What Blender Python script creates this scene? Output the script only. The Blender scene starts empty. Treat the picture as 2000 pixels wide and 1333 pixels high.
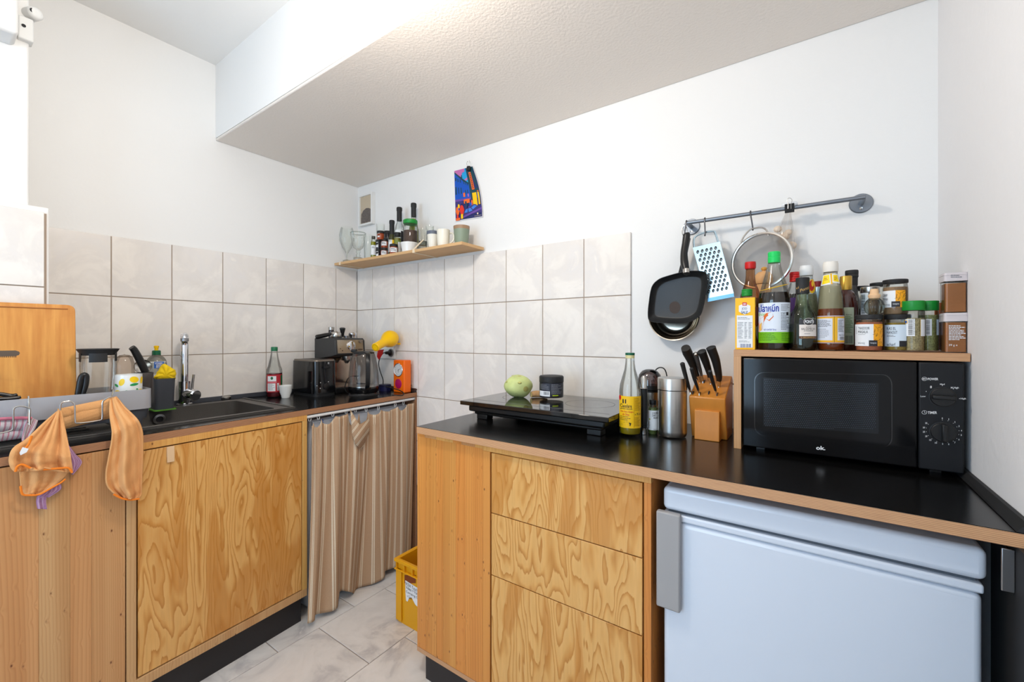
import bpy, bmesh, math, random
from mathutils import Vector, Matrix
random.seed(7)
S = bpy.context.scene
COL = S.collection
PI = math.pi

# ---------------------------------------------------------------- camera
FPX, YAW, HOR, EYE = 825.1, 0.6097, 657.0, 1.225      # focal length in pixels of a 2000 px frame
CX, CY = 2.3405, -1.6348
cd = bpy.data.cameras.new('camera'); cam = bpy.data.objects.new('camera', cd); COL.objects.link(cam)
cam.location = (CX, CY, EYE); cam.rotation_euler = (PI/2, 0, YAW)
cd.sensor_width = 36; cd.lens = 36*FPX/2000; cd.shift_y = -(666.5-HOR)/2000; cd.clip_start = .02
S.camera = cam

# ---------------------------------------------------------------- light
S.view_settings.view_transform = 'Standard'; S.view_settings.look = 'None'
S.view_settings.exposure = 0.12; S.view_settings.gamma = 1; S.view_settings.use_curve_mapping = False
w = bpy.data.worlds.new('world'); S.world = w; w.use_nodes = True
bg = w.node_tree.nodes['Background']; bg.inputs[0].default_value = (.50, .72, 1, 1); bg.inputs[1].default_value = 2.0
def light(name, typ, loc, power, color, **k):
    l = bpy.data.lights.new(name, typ); l.energy = power; l.color = color
    for a, b in k.items(): setattr(l, a, b)
    o = bpy.data.objects.new(name, l); COL.objects.link(o); o.location = loc; return o
light('ceiling_lamp_light', 'POINT', (1.52, -1.12, 2.08), 24, (1, .91, .80), shadow_soft_size=.07)
light('room_fill_light', 'POINT', (1.9, -2.5, 2.2), 4, (1, .92, .82), shadow_soft_size=.12)  # weak warm fill, an unseen point light behind the camera
o = light('window_daylight', 'AREA', (1.35, -3.2, 1.25), 23, (.54, .76, 1), shape='RECTANGLE', size=1.3, size_y=1.3)
o.rotation_euler = (PI/2, 0, 0)

# ---------------------------------------------------------------- sight lines: a pixel of the photograph and a real plane give a real point
FW = Vector((-math.sin(YAW), math.cos(YAW), 0)); RT = Vector((math.cos(YAW), math.sin(YAW), 0)); CAMP = Vector((CX, CY, EYE))
def ray(px, py): return FW + RT*((px-1000)/FPX) + Vector((0, 0, -(py-HOR)/FPX))
def hit(px, py, p, n):
    d = ray(px, py); p = Vector(p); n = Vector(n); return CAMP + d*((p-CAMP).dot(n)/d.dot(n))
def onx(px, py, x): return hit(px, py, (x, 0, 0), (1, 0, 0))
def ony(px, py, y): return hit(px, py, (0, y, 0), (0, 1, 0))
def onz(px, py, z): return hit(px, py, (0, 0, z), (0, 0, 1))
def depth(x, y): return (Vector((x, y, 0))-Vector((CX, CY, 0))).dot(FW)
def zat(py, dep): return EYE-(py-HOR)*dep/FPX

# ---------------------------------------------------------------- materials
def lin(c):
    return tuple(((v/255)/12.92 if v/255 <= .04045 else ((v/255+.055)/1.055)**2.4) for v in c)+(1,)
MATS = {}
def mat(name, rgb, rough=.5, metal=0, spec=.5, coat=0, bump=0, bscale=200, var=0, vscale=8, trans=0, ior=1.45, emit=0, stretch=(1, 1, 1)):
    if name in MATS: return MATS[name]
    m = bpy.data.materials.new(name); m.use_nodes = True; N = m.node_tree.nodes; L = m.node_tree.links
    b = N['Principled BSDF']; b.inputs['Base Color'].default_value = lin(rgb); b.inputs['Roughness'].default_value = rough
    b.inputs['Metallic'].default_value = metal; b.inputs['Specular IOR Level'].default_value = spec
    b.inputs['Coat Weight'].default_value = coat; b.inputs['Coat Roughness'].default_value = .08
    b.inputs['Transmission Weight'].default_value = trans; b.inputs['IOR'].default_value = ior
    if bump or var:
        tc = N.new('ShaderNodeTexCoord'); mp = N.new('ShaderNodeMapping'); mp.inputs['Scale'].default_value = stretch
        L.new(tc.outputs['Object'], mp.inputs[0])
    if bump:
        n = N.new('ShaderNodeTexNoise'); n.inputs['Scale'].default_value = bscale; n.inputs['Detail'].default_value = 4
        L.new(mp.outputs[0], n.inputs['Vector'])
        bp = N.new('ShaderNodeBump'); bp.inputs['Strength'].default_value = bump; bp.inputs['Distance'].default_value = .002
        L.new(n.outputs[0], bp.inputs['Height']); L.new(bp.outputs[0], b.inputs['Normal'])
    if var:
        n = N.new('ShaderNodeTexNoise'); n.inputs['Scale'].default_value = vscale; n.inputs['Detail'].default_value = 5
        L.new(mp.outputs[0], n.inputs['Vector'])
        r = N.new('ShaderNodeValToRGB'); c = lin(rgb); r.color_ramp.elements[0].position = .3; r.color_ramp.elements[1].position = .7
        r.color_ramp.elements[0].color = tuple(v*(1-var) for v in c[:3])+(1,); r.color_ramp.elements[1].color = tuple(min(1, v*(1+var*.6)) for v in c[:3])+(1,)
        L.new(n.outputs[0], r.inputs[0]); L.new(r.outputs[0], b.inputs['Base Color'])
    MATS[name] = m; return m
def glass(name, rgb=(245, 250, 248), dark=.55, gloss=.9, base=.0):
    """thin clear glass: see-through, tinted towards its edges, with a sharp reflection"""
    if name in MATS: return MATS[name]
    m = bpy.data.materials.new(name); m.use_nodes = True; N = m.node_tree.nodes; L = m.node_tree.links
    N.remove(N['Principled BSDF']); out = N['Material Output']
    lw = N.new('ShaderNodeLayerWeight'); lw.inputs[0].default_value = .35
    r = N.new('ShaderNodeValToRGB'); c = lin(rgb); r.color_ramp.elements[0].position = .25; r.color_ramp.elements[1].position = .95
    r.color_ramp.elements[0].color = c; r.color_ramp.elements[1].color = tuple(v*dark for v in c[:3])+(1,)
    t = N.new('ShaderNodeBsdfTransparent'); g = N.new('ShaderNodeBsdfGlossy'); g.inputs['Roughness'].default_value = .04
    fr = N.new('ShaderNodeFresnel'); fr.inputs[0].default_value = 1.5
    ad = N.new('ShaderNodeMath'); ad.operation = 'MULTIPLY_ADD'; ad.inputs[1].default_value = gloss; ad.inputs[2].default_value = base; ad.use_clamp = True
    mx = N.new('ShaderNodeMixShader')
    L.new(lw.outputs['Facing'], r.inputs[0]); L.new(r.outputs[0], t.inputs[0]); L.new(fr.outputs[0], ad.inputs[0])
    L.new(ad.outputs[0], mx.inputs[0]); L.new(t.outputs[0], mx.inputs[1]); L.new(g.outputs[0], mx.inputs[2]); L.new(mx.outputs[0], out.inputs[0])
    MATS[name] = m; return m
def nodes(m):
    N = m.node_tree.nodes; L = m.node_tree.links; return N, L, N['Principled BSDF']
def mth(N, L, op, a, b=None, c=None):
    n = N.new('ShaderNodeMath'); n.operation = op
    for i, v in enumerate((a, b, c)):
        if v is None: continue
        if isinstance(v, (int, float)): n.inputs[i].default_value = v
        else: L.new(v, n.inputs[i])
    return n.outputs[0]
def noise(N, L, vec, scale, sx=(1, 1, 1), detail=2, dist=0, rough=.5, off=(0, 0, 0)):
    mp = N.new('ShaderNodeMapping'); mp.inputs['Scale'].default_value = sx; mp.inputs['Location'].default_value = off; L.new(vec, mp.inputs[0])
    n = N.new('ShaderNodeTexNoise'); n.inputs['Scale'].default_value = scale; n.inputs['Detail'].default_value = detail
    n.inputs['Distortion'].default_value = dist; n.inputs['Roughness'].default_value = rough
    L.new(mp.outputs[0], n.inputs['Vector']); return n.outputs[0]
def ramp(N, L, fac, stops):
    r = N.new('ShaderNodeValToRGB'); e = r.color_ramp.elements
    e[0].position, e[0].color = stops[0][0], lin(stops[0][1]); e[1].position, e[1].color = stops[-1][0], lin(stops[-1][1])
    for p, c in stops[1:-1]: q = e.new(p); q.color = lin(c)
    L.new(fac, r.inputs[0]); return r.outputs[0]
def obj_coord(N, L, seed=0, rnd=True):
    tc = N.new('ShaderNodeTexCoord')
    if not rnd: return tc.outputs['Object']
    oi = N.new('ShaderNodeObjectInfo'); mu = N.new('ShaderNodeVectorMath'); mu.operation = 'SCALE'
    cb = N.new('ShaderNodeCombineXYZ')
    L.new(oi.outputs['Random'], cb.inputs[0]); L.new(oi.outputs['Random'], cb.inputs[1]); L.new(oi.outputs['Random'], cb.inputs[2])
    L.new(cb.outputs[0], mu.inputs[0]); mu.inputs['Scale'].default_value = 13.7
    a = N.new('ShaderNodeVectorMath'); a.operation = 'ADD'; L.new(tc.outputs['Object'], a.inputs[0]); L.new(mu.outputs[0], a.inputs[1]); return a.outputs[0]
def mix(N, L, fac, a, b, typ='MIX'):
    m = N.new('ShaderNodeMix'); m.data_type = 'RGBA'; m.blend_type = typ
    for s, v in ((m.inputs[0], fac), (m.inputs[6], a), (m.inputs[7], b)):
        if isinstance(v, (int, float)): s.default_value = v
        elif isinstance(v, tuple): s.default_value = v
        else: L.new(v, s)
    return m.outputs[2]

def make_softwood_ply(name='rotary_cut_pine_plywood'):
    m = mat(name, (220, 165, 90), .42, coat=.15); N, L, b = nodes(m); v = obj_coord(N, L)
    ax = 1
    big = noise(N, L, v, 1.0, (8, 8, 1.9), 2.5, .3, .5)
    band = noise(N, L, v, 1.0, (7, 7, .12), 1.5, 0, .5, (5, 2, 1))
    fine = noise(N, L, v, 1.0, (150, 150, 9), 3, 0, .6)
    mid = noise(N, L, v, 1.0, (26, 26, 7), 2, .3, .5)
    t = mth(N, L, 'MULTIPLY', big, 18.0); t = mth(N, L, 'MULTIPLY_ADD', band, 16.0, t)
    t = mth(N, L, 'MULTIPLY_ADD', fine, .42, t); t = mth(N, L, 'MULTIPLY_ADD', mid, 1.1, t)
    f = mth(N, L, 'FRACT', t)
    col = ramp(N, L, f, [(0, (227, 176, 106)), (.55, (224, 170, 98)), (.76, (211, 152, 78)), (.94, (193, 130, 58)), (1, (225, 174, 102))])
    pat = noise(N, L, v, 1.0, (9, 9, 2.2), 1.5, .4, .5, (3, 3, 3)); pf = ramp(N, L, mth(N, L, 'MULTIPLY_ADD', fine, .07, pat), [(.60, (0, 0, 0)), (.635, (255, 255, 255))])
    col = mix(N, L, mth(N, L, 'MULTIPLY', pf, .62), col, lin((196, 128, 50)))
    fl = ramp(N, L, fine, [(.3, (238, 234, 228)), (.7, (255, 255, 255))]); col = mix(N, L, .8, col, fl, 'MULTIPLY')
    L.new(col, b.inputs['Base Color'])
    bp = N.new('ShaderNodeBump'); bp.inputs['Strength'].default_value = .06; bp.inputs['Distance'].default_value = .001; L.new(fine, bp.inputs['Height']); L.new(bp.outputs[0], b.inputs['Normal'])
    return m
def make_pine(name, base, dark, kseed=0, coat=.1):
    m = mat(name, base, .45, coat=coat); N, L, b = nodes(m); v = obj_coord(N, L)
    kn = N.new('ShaderNodeTexVoronoi'); kn.feature = 'F1'; mp = N.new('ShaderNodeMapping'); mp.inputs['Scale'].default_value = (10, 10, 5); mp.inputs['Location'].default_value = (kseed, kseed*.7, kseed*.3)
    L.new(v, mp.inputs[0]); L.new(mp.outputs[0], kn.inputs['Vector']); kn.inputs['Randomness'].default_value = 1
    wob = noise(N, L, v, 1, (7, 7, .32), 1.6, .1)
    en = mth(N, L, 'GREATER_THAN', mth(N, L, 'FRACT', mth(N, L, 'MULTIPLY', kn.outputs['Color'], 3.7)), .66)
    near = mth(N, L, 'MULTIPLY', mth(N, L, 'MULTIPLY', mth(N, L, 'POWER', mth(N, L, 'SUBTRACT', 1.0, kn.outputs['Distance']), 6.0), 2.2), en)
    sp = N.new('ShaderNodeSeparateXYZ'); L.new(v, sp.inputs[0]); hx = mth(N, L, 'ADD', sp.outputs[0], sp.outputs[1])
    ln = mth(N, L, 'FRACT', mth(N, L, 'ADD', mth(N, L, 'MULTIPLY_ADD', hx, 120.0, mth(N, L, 'MULTIPLY', wob, 16.0)), near))
    base2 = tuple(int(.62*a+.38*c) for a, c in zip(base, dark))
    col = ramp(N, L, ln, [(0, base), (.5, tuple(min(255, int(c*.985)) for c in base)), (.85, base2), (1, base)])
    bro = noise(N, L, v, 1, (22, 22, .5), 2, 0, .5, (2, 7, 1)); col = mix(N, L, .8, col, ramp(N, L, bro, [(.35, (236, 222, 206)), (.6, (255, 255, 255))]), 'MULTIPLY')
    kf = ramp(N, L, kn.outputs['Distance'], [(.06, (255, 255, 255)), (.11, (130, 130, 130)), (.19, (0, 0, 0))])
    col = mix(N, L, mth(N, L, 'MULTIPLY', mth(N, L, 'MULTIPLY', kf, .95), en), col, lin((108, 58, 30)))
    oi = N.new('ShaderNodeObjectInfo'); tint = ramp(N, L, oi.outputs['Random'], [(0, (255, 240, 226)), (1, (250, 255, 255))]); col = mix(N, L, .9, col, tint, 'MULTIPLY')
    L.new(col, b.inputs['Base Color']); return m
def make_ply_edge(name, a, c, n=260):
    m = mat(name, a, .55); N, L, b = nodes(m); tc = N.new('ShaderNodeTexCoord'); sp = N.new('ShaderNodeSeparateXYZ'); L.new(tc.outputs['Object'], sp.inputs[0])
    s = mth(N, L, 'FRACT', mth(N, L, 'MULTIPLY', sp.outputs[2], n)); q = noise(N, L, tc.outputs['Object'], 1, (30, 30, 400), 3)
    f = mth(N, L, 'MULTIPLY_ADD', q, .5, mth(N, L, 'MULTIPLY', s, .8)); col = ramp(N, L, f, [(.35, a), (.62, a), (.75, c), (.95, c)])
    L.new(col, b.inputs['Base Color']); return m
def make_tile(name, rgb, vein):
    m = mat(name, rgb, .16, spec=.5); N, L, b = nodes(m); v = obj_coord(N, L)
    q = noise(N, L, v, 6, (1, 1, 1), 5, .9, .6); q2 = noise(N, L, v, 3, (1, 1, 1), 4, 1.5, .65, (4, 4, 4))
    col = ramp(N, L, q, [(.42, rgb), (.52, tuple(int(a*.97) for a in rgb)), (.66, vein), (.72, rgb)])
    c2 = ramp(N, L, q2, [(.35, (247, 246, 245)), (.6, (255, 255, 255))]); L.new(mix(N, L, .8, col, c2, 'MULTIPLY'), b.inputs['Base Color'])
    bp = N.new('ShaderNodeBump'); bp.inputs['Strength'].default_value = .05; bp.inputs['Distance'].default_value = .002; L.new(q2, bp.inputs['Height']); L.new(bp.outputs[0], b.inputs['Normal'])
    return m
def make_striped(name, base, stripe, n):
    m = mat(name, base, .9, spec=.1); N, L, b = nodes(m); uv = N.new('ShaderNodeTexCoord'); sp = N.new('ShaderNodeSeparateXYZ'); L.new(uv.outputs['UV'], sp.inputs[0])
    f = mth(N, L, 'FRACT', mth(N, L, 'MULTIPLY', sp.outputs[0], n))
    a = mth(N, L, 'LESS_THAN', mth(N, L, 'ABSOLUTE', mth(N, L, 'SUBTRACT', f, .40)), .055); c = mth(N, L, 'LESS_THAN', mth(N, L, 'ABSOLUTE', mth(N, L, 'SUBTRACT', f, .58)), .055)
    col = mix(N, L, mth(N, L, 'MAXIMUM', a, c), lin(base), lin(stripe)); q = noise(N, L, uv.outputs['Object'], 1, (500, 500, 500), 2)
    col = mix(N, L, .7, col, ramp(N, L, q, [(.3, (225, 225, 225)), (.7, (255, 255, 255))]), 'MULTIPLY'); L.new(col, b.inputs['Base Color']); return m

PLASTER = mat('white_plaster', (238, 237, 235), .8, spec=.2, bump=.18, bscale=90)
PLASTER_R = mat('rough_white_plaster', (236, 235, 236), .75, spec=.25, bump=.5, bscale=60)
PLASTER_S = mat('stippled_white_plaster', (238, 229, 220), .45, spec=.45, bump=.6, bscale=110)
GROUT = mat('brown_grout', (168, 150, 134), .9, bump=.2, bscale=400)
TILE = make_tile('cream_wall_tile', (243, 237, 230), (233, 228, 224))
FTILE = make_tile('marbled_floor_tile', (226, 220, 214), (190, 184, 182))
PLY = make_softwood_ply()
PINE_A = make_pine('honey_pine_boards', (221, 154, 78), (184, 110, 44), 0)
PINE_B = make_pine('pale_pine_boards', (208, 162, 112), (176, 122, 74), 3)
PINE_L = make_pine('light_pine_strip', (226, 178, 104), (200, 146, 74), 9)
EDGE = make_ply_edge('plywood_edge', (178, 128, 90), (140, 98, 70))
EDGE_L = make_ply_edge('pale_plywood_edge', (208, 162, 118), (176, 128, 92), 330)
BLACKTOP = mat('black_laminate', (14, 13, 13), .2, spec=.5, bump=.02, bscale=300)
BLACK = mat('black_plastic', (20, 20, 21), .35)
BLACKG = mat('glossy_black_plastic', (9, 9, 11), .08, coat=.4)
BLACKM = mat('matt_black_plastic', (32, 32, 33), .6)
DKGREY = mat('dark_grey_plastic', (64, 67, 74), .45)
STEEL = mat('brushed_steel', (190, 187, 182), .26, 1)
STEELG = mat('grey_steel', (150, 150, 152), .35, 1)
CHROME = mat('chrome', (225, 226, 230), .07, 1)
ALU = mat('painted_grey_metal', (128, 134, 142), .35, .7)
WHITE = mat('white_ceramic', (236, 236, 232), .2, coat=.3)
WHITEP = mat('white_plastic', (232, 232, 230), .4)
WHITEPRINT = mat('white_print', (232, 232, 232), .5)
PAPER = mat('white_paper', (232, 234, 236), .6)
INK = mat('black_ink', (30, 30, 34), .6)
GREYINK = mat('grey_ink', (120, 122, 128), .6)
GLASS = glass('clear_glass', (250, 252, 250), .78, .7)
GLASSD = glass('smoky_glass', (205, 210, 205), .5)
def C(name, rgb, rough=.5, **k): return mat(name, rgb, rough, **k)
def veil(name, rgb, fac, rough=.6, metal=0):
    m = mat(name, rgb, rough, metal); N, L, b = nodes(m); t = N.new('ShaderNodeBsdfTransparent'); x = N.new('ShaderNodeMixShader'); x.inputs[0].default_value = fac
    L.new(t.outputs[0], x.inputs[1]); L.new(b.outputs[0], x.inputs[2]); L.new(x.outputs[0], N['Material Output'].inputs[0]); return m
YEL = C('yellow_paint', (252, 200, 10), .35); RED = C('red_plastic', (205, 25, 25), .35); GREEN = C('green_plastic', (20, 140, 50), .4)
LGREEN = C('bright_green_plastic', (20, 205, 95), .4); ORANGE = C('orange_plastic', (250, 110, 10), .35); BLUE = C('blue_print', (20, 95, 190), .5)
GOLD = C('gold_metal', (200, 160, 70), .3, metal=.8)

# ---------------------------------------------------------------- mesh building
class MB:
    def __init__(s, xf=None): s.v = []; s.f = []; s.m = []; s.mats = []; s.xf = xf; s.uv = {}
    def mi(s, m):
        if m not in s.mats: s.mats.append(m)
        return s.mats.index(m)
    def add(s, vs, fs, m, raw=False):
        o = len(s.v); k = s.mi(m)
        for p in vs:
            p = Vector(p); s.v.append(p if (raw or not s.xf) else s.xf(p))
        for f in fs: s.f.append([o+i for i in f]); s.m.append(k)
        return s
    def box(s, a, b, m):
        (x0, y0, z0), (x1, y1, z1) = a, b
        x0, x1 = min(x0, x1), max(x0, x1); y0, y1 = min(y0, y1), max(y0, y1); z0, z1 = min(z0, z1), max(z0, z1)
        return s.add([(x0, y0, z0), (x1, y0, z0), (x1, y1, z0), (x0, y1, z0), (x0, y0, z1), (x1, y0, z1), (x1, y1, z1), (x0, y1, z1)],
                     [(3, 2, 1, 0), (4, 5, 6, 7), (0, 1, 5, 4), (1, 2, 6, 5), (2, 3, 7, 6), (3, 0, 4, 7)], m)
    def prism(s, foot, z0, z1, m, taper=1.0, r=0, seg=5, top=True):
        pts = round_poly(foot, r, seg) if r else [Vector((p[0], p[1])) for p in foot]
        c = sum(pts, Vector((0, 0)))/len(pts); n = len(pts)
        lo = [(p.x, p.y, z0) for p in pts]; hi = [(c.x+(p.x-c.x)*taper, c.y+(p.y-c.y)*taper, z1) for p in pts]
        return s.add(lo+hi, [list(range(n))[::-1], list(range(n, 2*n))]+[(i, (i+1) % n, n+(i+1) % n, n+i) for i in range(n)], m)
    def rings(s, rings, m, cap0=True, cap1=True, closed=True):
        n = len(rings[0]); vs = [p for r in rings for p in r]; fs = []
        for k in range(len(rings)-1):
            for i in range(n if closed else n-1): j = (i+1) % n; fs.append((k*n+i, k*n+j, (k+1)*n+j, (k+1)*n+i))
        if cap0: fs.append(list(range(n))[::-1])
        if cap1: fs.append([(len(rings)-1)*n+i for i in range(n)])
        return s.add(vs, fs, m)
    def lathe(s, c, prof, m, axis=(0, 0, 1), seg=32, cap0=True, cap1=True, sq=None, rot=0, asp=1.0):
        """profile of (radius, height along axis) from c; sq = superellipse exponent for squarish dishes"""
        ax = Vector(axis).normalized(); q = ax.orthogonal().normalized() if abs(ax.z) < .99 else Vector((1, 0, 0))
        if abs(ax.z) < .9: q = Vector((0, 0, 1)).cross(ax).normalized()
        t = ax.cross(q); c = Vector(c); rs = []
        for r, h in prof:
            ring = []
            for i in range(seg):
                a = 2*PI*i/seg; cx, sy = math.cos(a), math.sin(a)
                if sq: k = (abs(cx)**sq+abs(sy)**sq)**(-1/sq); cx *= k; sy *= k
                cx *= asp; u = cx*math.cos(rot)-sy*math.sin(rot); w_ = cx*math.sin(rot)+sy*math.cos(rot)
                ring.append(c+ax*h+q*(u*r)+t*(w_*r))
            rs.append(ring)
        return s.rings(rs, m, cap0, cap1)
    def tube(s, pts, r, m, seg=8, closed=False):
        pts = [Vector(p) for p in pts]; n = len(pts); rs = []; up = None
        rad = list(r) if isinstance(r, (list, tuple)) else [r]*n
        if 4 <= n <= 16 and not closed:
            o, ro = [], []
            for i in range(n-1):
                p0, p1, p2, p3 = pts[max(i-1, 0)], pts[i], pts[i+1], pts[min(i+2, n-1)]
                for j in range(4): u = j/4; o.append(.5*((2*p1)+(-p0+p2)*u+(2*p0-5*p1+4*p2-p3)*u*u+(-p0+3*p1-3*p2+p3)*u**3)); ro.append(rad[i]*(1-u)+rad[i+1]*u)
            o.append(pts[-1]); ro.append(rad[-1]); pts, rad, n = o, ro, len(o)
        for i, p in enumerate(pts):
            a = pts[i-1] if i > 0 else (pts[-1] if closed else p); b = pts[(i+1) % n] if (i < n-1 or closed) else p
            d = (b-a).normalized()
            if up is None: up = d.orthogonal().normalized()
            up = (up-d*up.dot(d)).normalized(); sd = d.cross(up)
            rs.append([p+(up*math.cos(2*PI*k/seg)+sd*math.sin(2*PI*k/seg))*rad[i] for k in range(seg)])
        if closed: rs.append(rs[0])
        return s.rings(rs, m, not closed, not closed)
    def ball(s, c, r, m, seg=20, sx=1, sy=1, sz=1, fn=None):
        vs = []; n = seg//2
        for j in range(1, n):
            for i in range(seg):
                a = PI*j/n; b = 2*PI*i/seg; d = Vector((math.sin(a)*math.cos(b), math.sin(a)*math.sin(b), math.cos(a))); k = fn(d) if fn else 1
                vs.append(Vector(c)+Vector((d.x*sx, d.y*sy, d.z*sz))*r*k)
        k0 = fn(Vector((0, 0, 1))) if fn else 1; k1 = fn(Vector((0, 0, -1))) if fn else 1
        vs += [Vector(c)+Vector((0, 0, r*sz*k0)), Vector(c)-Vector((0, 0, r*sz*k1))]; t = len(vs)-2; fs = []
        for j in range(n-2):
            for i in range(seg): fs.append((j*seg+i, (j+1)*seg+i, (j+1)*seg+(i+1) % seg, j*seg+(i+1) % seg))
        for i in range(seg): fs.append((t, i, (i+1) % seg)); fs.append((t+1, (n-2)*seg+(i+1) % seg, (n-2)*seg+i))
        return s.add(vs, fs, m)
    def build(s, name, parent=None, smooth=True, bevel=0, bseg=2, solid=0, sharp=35, subsurf=0):
        org = Vector(parent['org']) if (parent is not None and 'org' in parent) else Vector((0, 0, 0))
        me = bpy.data.meshes.new(name); me.from_pydata([tuple(p-org) for p in s.v], [], s.f)
        for m in s.mats: me.materials.append(m)
        me.polygons.foreach_set('material_index', s.m)
        if s.uv:
            ul = me.uv_layers.new(name='UVMap')
            for lp in me.loops: ul.data[lp.index].uv = s.uv.get(lp.vertex_index, (0, 0))
        me.update()
        if smooth:
            me.polygons.foreach_set('use_smooth', [True]*len(me.polygons))
            if hasattr(me, 'set_sharp_from_angle'): me.set_sharp_from_angle(angle=math.radians(sharp))
        o = bpy.data.objects.new(name, me); COL.objects.link(o)
        if parent is not None: o.parent = parent; o['org'] = tuple(org)
        if solid: md = o.modifiers.new('thickness', 'SOLIDIFY'); md.thickness = solid; md.offset = 0
        if subsurf: md = o.modifiers.new('smooth', 'SUBSURF'); md.levels = md.render_levels = subsurf
        if bevel: md = o.modifiers.new('bevel', 'BEVEL'); md.width = bevel; md.segments = bseg; md.limit_method = 'ANGLE'; md.angle_limit = .6
        return o
def round_poly(foot, r, seg=5):
    P = [Vector((p[0], p[1])) for p in foot]; n = len(P); out = []
    for i in range(n):
        a, b, c = P[i-1], P[i], P[(i+1) % n]; da = (a-b).normalized(); dc = (c-b).normalized()
        rr = min(r, (a-b).length*.49, (c-b).length*.49); p0, p1 = b+da*rr, b+dc*rr
        for k in range(seg+1):
            t = k/seg; out.append(p0*(1-t)**2+b*2*t*(1-t)+p1*t*t)
    return out
def tag(o, label, cat, group=None):
    o['label'] = label; o['category'] = cat
    if group: o['group'] = group
    return o
def thing(name, label, cat, loc=(0, 0, 0), group=None):
    o = bpy.data.objects.new(name, None); COL.objects.link(o); o.location = loc; o['org'] = tuple(loc); o.empty_display_size = .02
    return tag(o, label, cat, group)
def struct(o): o['kind'] = 'structure'; return o
def part(name, parent, fn, **k):
    mb = MB(); fn(mb); return mb.build(name, parent, **k)
def bx(name, a, b, m, parent=None, bevel=0, **k): return MB().box(a, b, m).build(name, parent, bevel=bevel, **k)

# ---------------------------------------------------------------- print on surfaces; coordinates are photograph pixels dropped on the real surface
class Cyl:
    """a round body seen in the photograph: axis pixel, distance plane, profile of (half width px, y px)"""
    def __init__(s, px, prof, y=None, x=None, zb=None, p=None):
        if p is None:
            p = ony(px, HOR, y) if y is not None else onx(px, HOR, x)
        s.px = px; s.x, s.y = p.x, p.y; s.dep = depth(p.x, p.y); t = (px-1000)/FPX; s.sh = s.dep/math.sqrt(1+t*t)/FPX
        s.zb = zb; s.prof = [(max(hw*s.sh, .0002), zat(py, s.dep)) for hw, py in prof]
        s.prof.sort(key=lambda q: q[1])
        if zb is not None:
            s.prof = [(r_, max(z_, zb+.0006*i)) for i, (r_, z_) in enumerate(s.prof)]; s.prof[0] = (s.prof[0][0], zb)
        s.v = (CAMP-Vector((s.x, s.y, EYE))); s.v.z = 0; s.v.normalize(); s.r_ = Vector((-s.v.y, s.v.x, 0))
    def rad(s, z):
        P = s.prof
        if z <= P[0][1]: return P[0][0]
        for (r0, z0), (r1, z1) in zip(P, P[1:]):
            if z <= z1: t = (z-z0)/max(z1-z0, 1e-6); return r0+(r1-r0)*t
        return P[-1][0]
    def mp(s, px, py, lay=1):
        z = zat(py, s.dep); r = s.rad(z)+.0003*lay+.0002; d = max(-.99, min(.99, (px-s.px)*s.sh/r)); a = math.asin(d)
        return Vector((s.x, s.y, z))+s.v*(r*math.cos(a))+s.r_*(r*math.sin(a))
    def base(s): return (s.x, s.y, s.prof[0][1])
    def shell(s, mb, m, cap0=True, cap1=True, seg=32, z0=None, z1=None, inset=0):
        P = s.prof
        if z0 is not None or z1 is not None:
            z0 = P[0][1] if z0 is None else z0; z1 = P[-1][1] if z1 is None else z1
            P = [(s.rad(z0), z0)]+[q for q in P if z0 < q[1] < z1]+[(s.rad(z1), z1)]
        mb.lathe((s.x, s.y, 0), [(max(r-inset, .0004), z) for r, z in P], m, seg=seg, cap0=cap0, cap1=cap1); return mb
    def z(s, py): return zat(py, s.dep)
def plane_mp(p, n, lift=.0004):
    n = Vector(n).normalized()
    def f(px, py, lay=1): return hit(px, py, Vector(p)+n*lift*lay, n)
    return f
def rect(mb, mp, x0, y0, x1, y1, m, lay=1, nu=10, nv=1):
    vs = [mp(x0+(x1-x0)*i/nu, y0+(y1-y0)*j/nv, lay) for j in range(nv+1) for i in range(nu+1)]
    fs = [(j*(nu+1)+i, (j+1)*(nu+1)+i, (j+1)*(nu+1)+i+1, j*(nu+1)+i+1) for j in range(nv) for i in range(nu)]
    mb.add(vs, fs, m)
def quadp(mb, mp, q, m, lay=1, nu=1):
    """quad given by four pixel corners tl,tr,br,bl"""
    vs = []
    for j in range(2):
        a, b = (q[0], q[1]) if j == 0 else (q[3], q[2])
        for i in range(nu+1): t = i/nu; vs.append(mp(a[0]+(b[0]-a[0])*t, a[1]+(b[1]-a[1])*t, lay))
    mb.add(vs, [(i, nu+1+i, nu+2+i, i+1) for i in range(nu)], m)
def poly(mb, mp, pts, m, lay=1): mb.add([mp(x, y, lay) for x, y in pts], [list(range(len(pts)))[::-1]], m)
def disc(mb, mp, cx, cy, rx, ry, m, lay=1, n=16, rot=0):
    P = lambda i, k: mp(cx+k*(rx*math.cos(2*PI*i/n)*math.cos(rot)-ry*math.sin(2*PI*i/n)*math.sin(rot)), cy+k*(rx*math.cos(2*PI*i/n)*math.sin(rot)+ry*math.sin(2*PI*i/n)*math.cos(rot)), lay)
    if rx < 2 and ry < 2: mb.add([P(i, 1) for i in range(n)], [list(range(n))], m); return
    mb.add([mp(cx, cy, lay)]+[P(i, .5) for i in range(n)]+[P(i, 1) for i in range(n)], [(0, 1+i, 1+(i+1) % n) for i in range(n)]+[(1+i, 1+n+i, 1+n+(i+1) % n, 1+(i+1) % n) for i in range(n)], m)
TXT = {}
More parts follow.
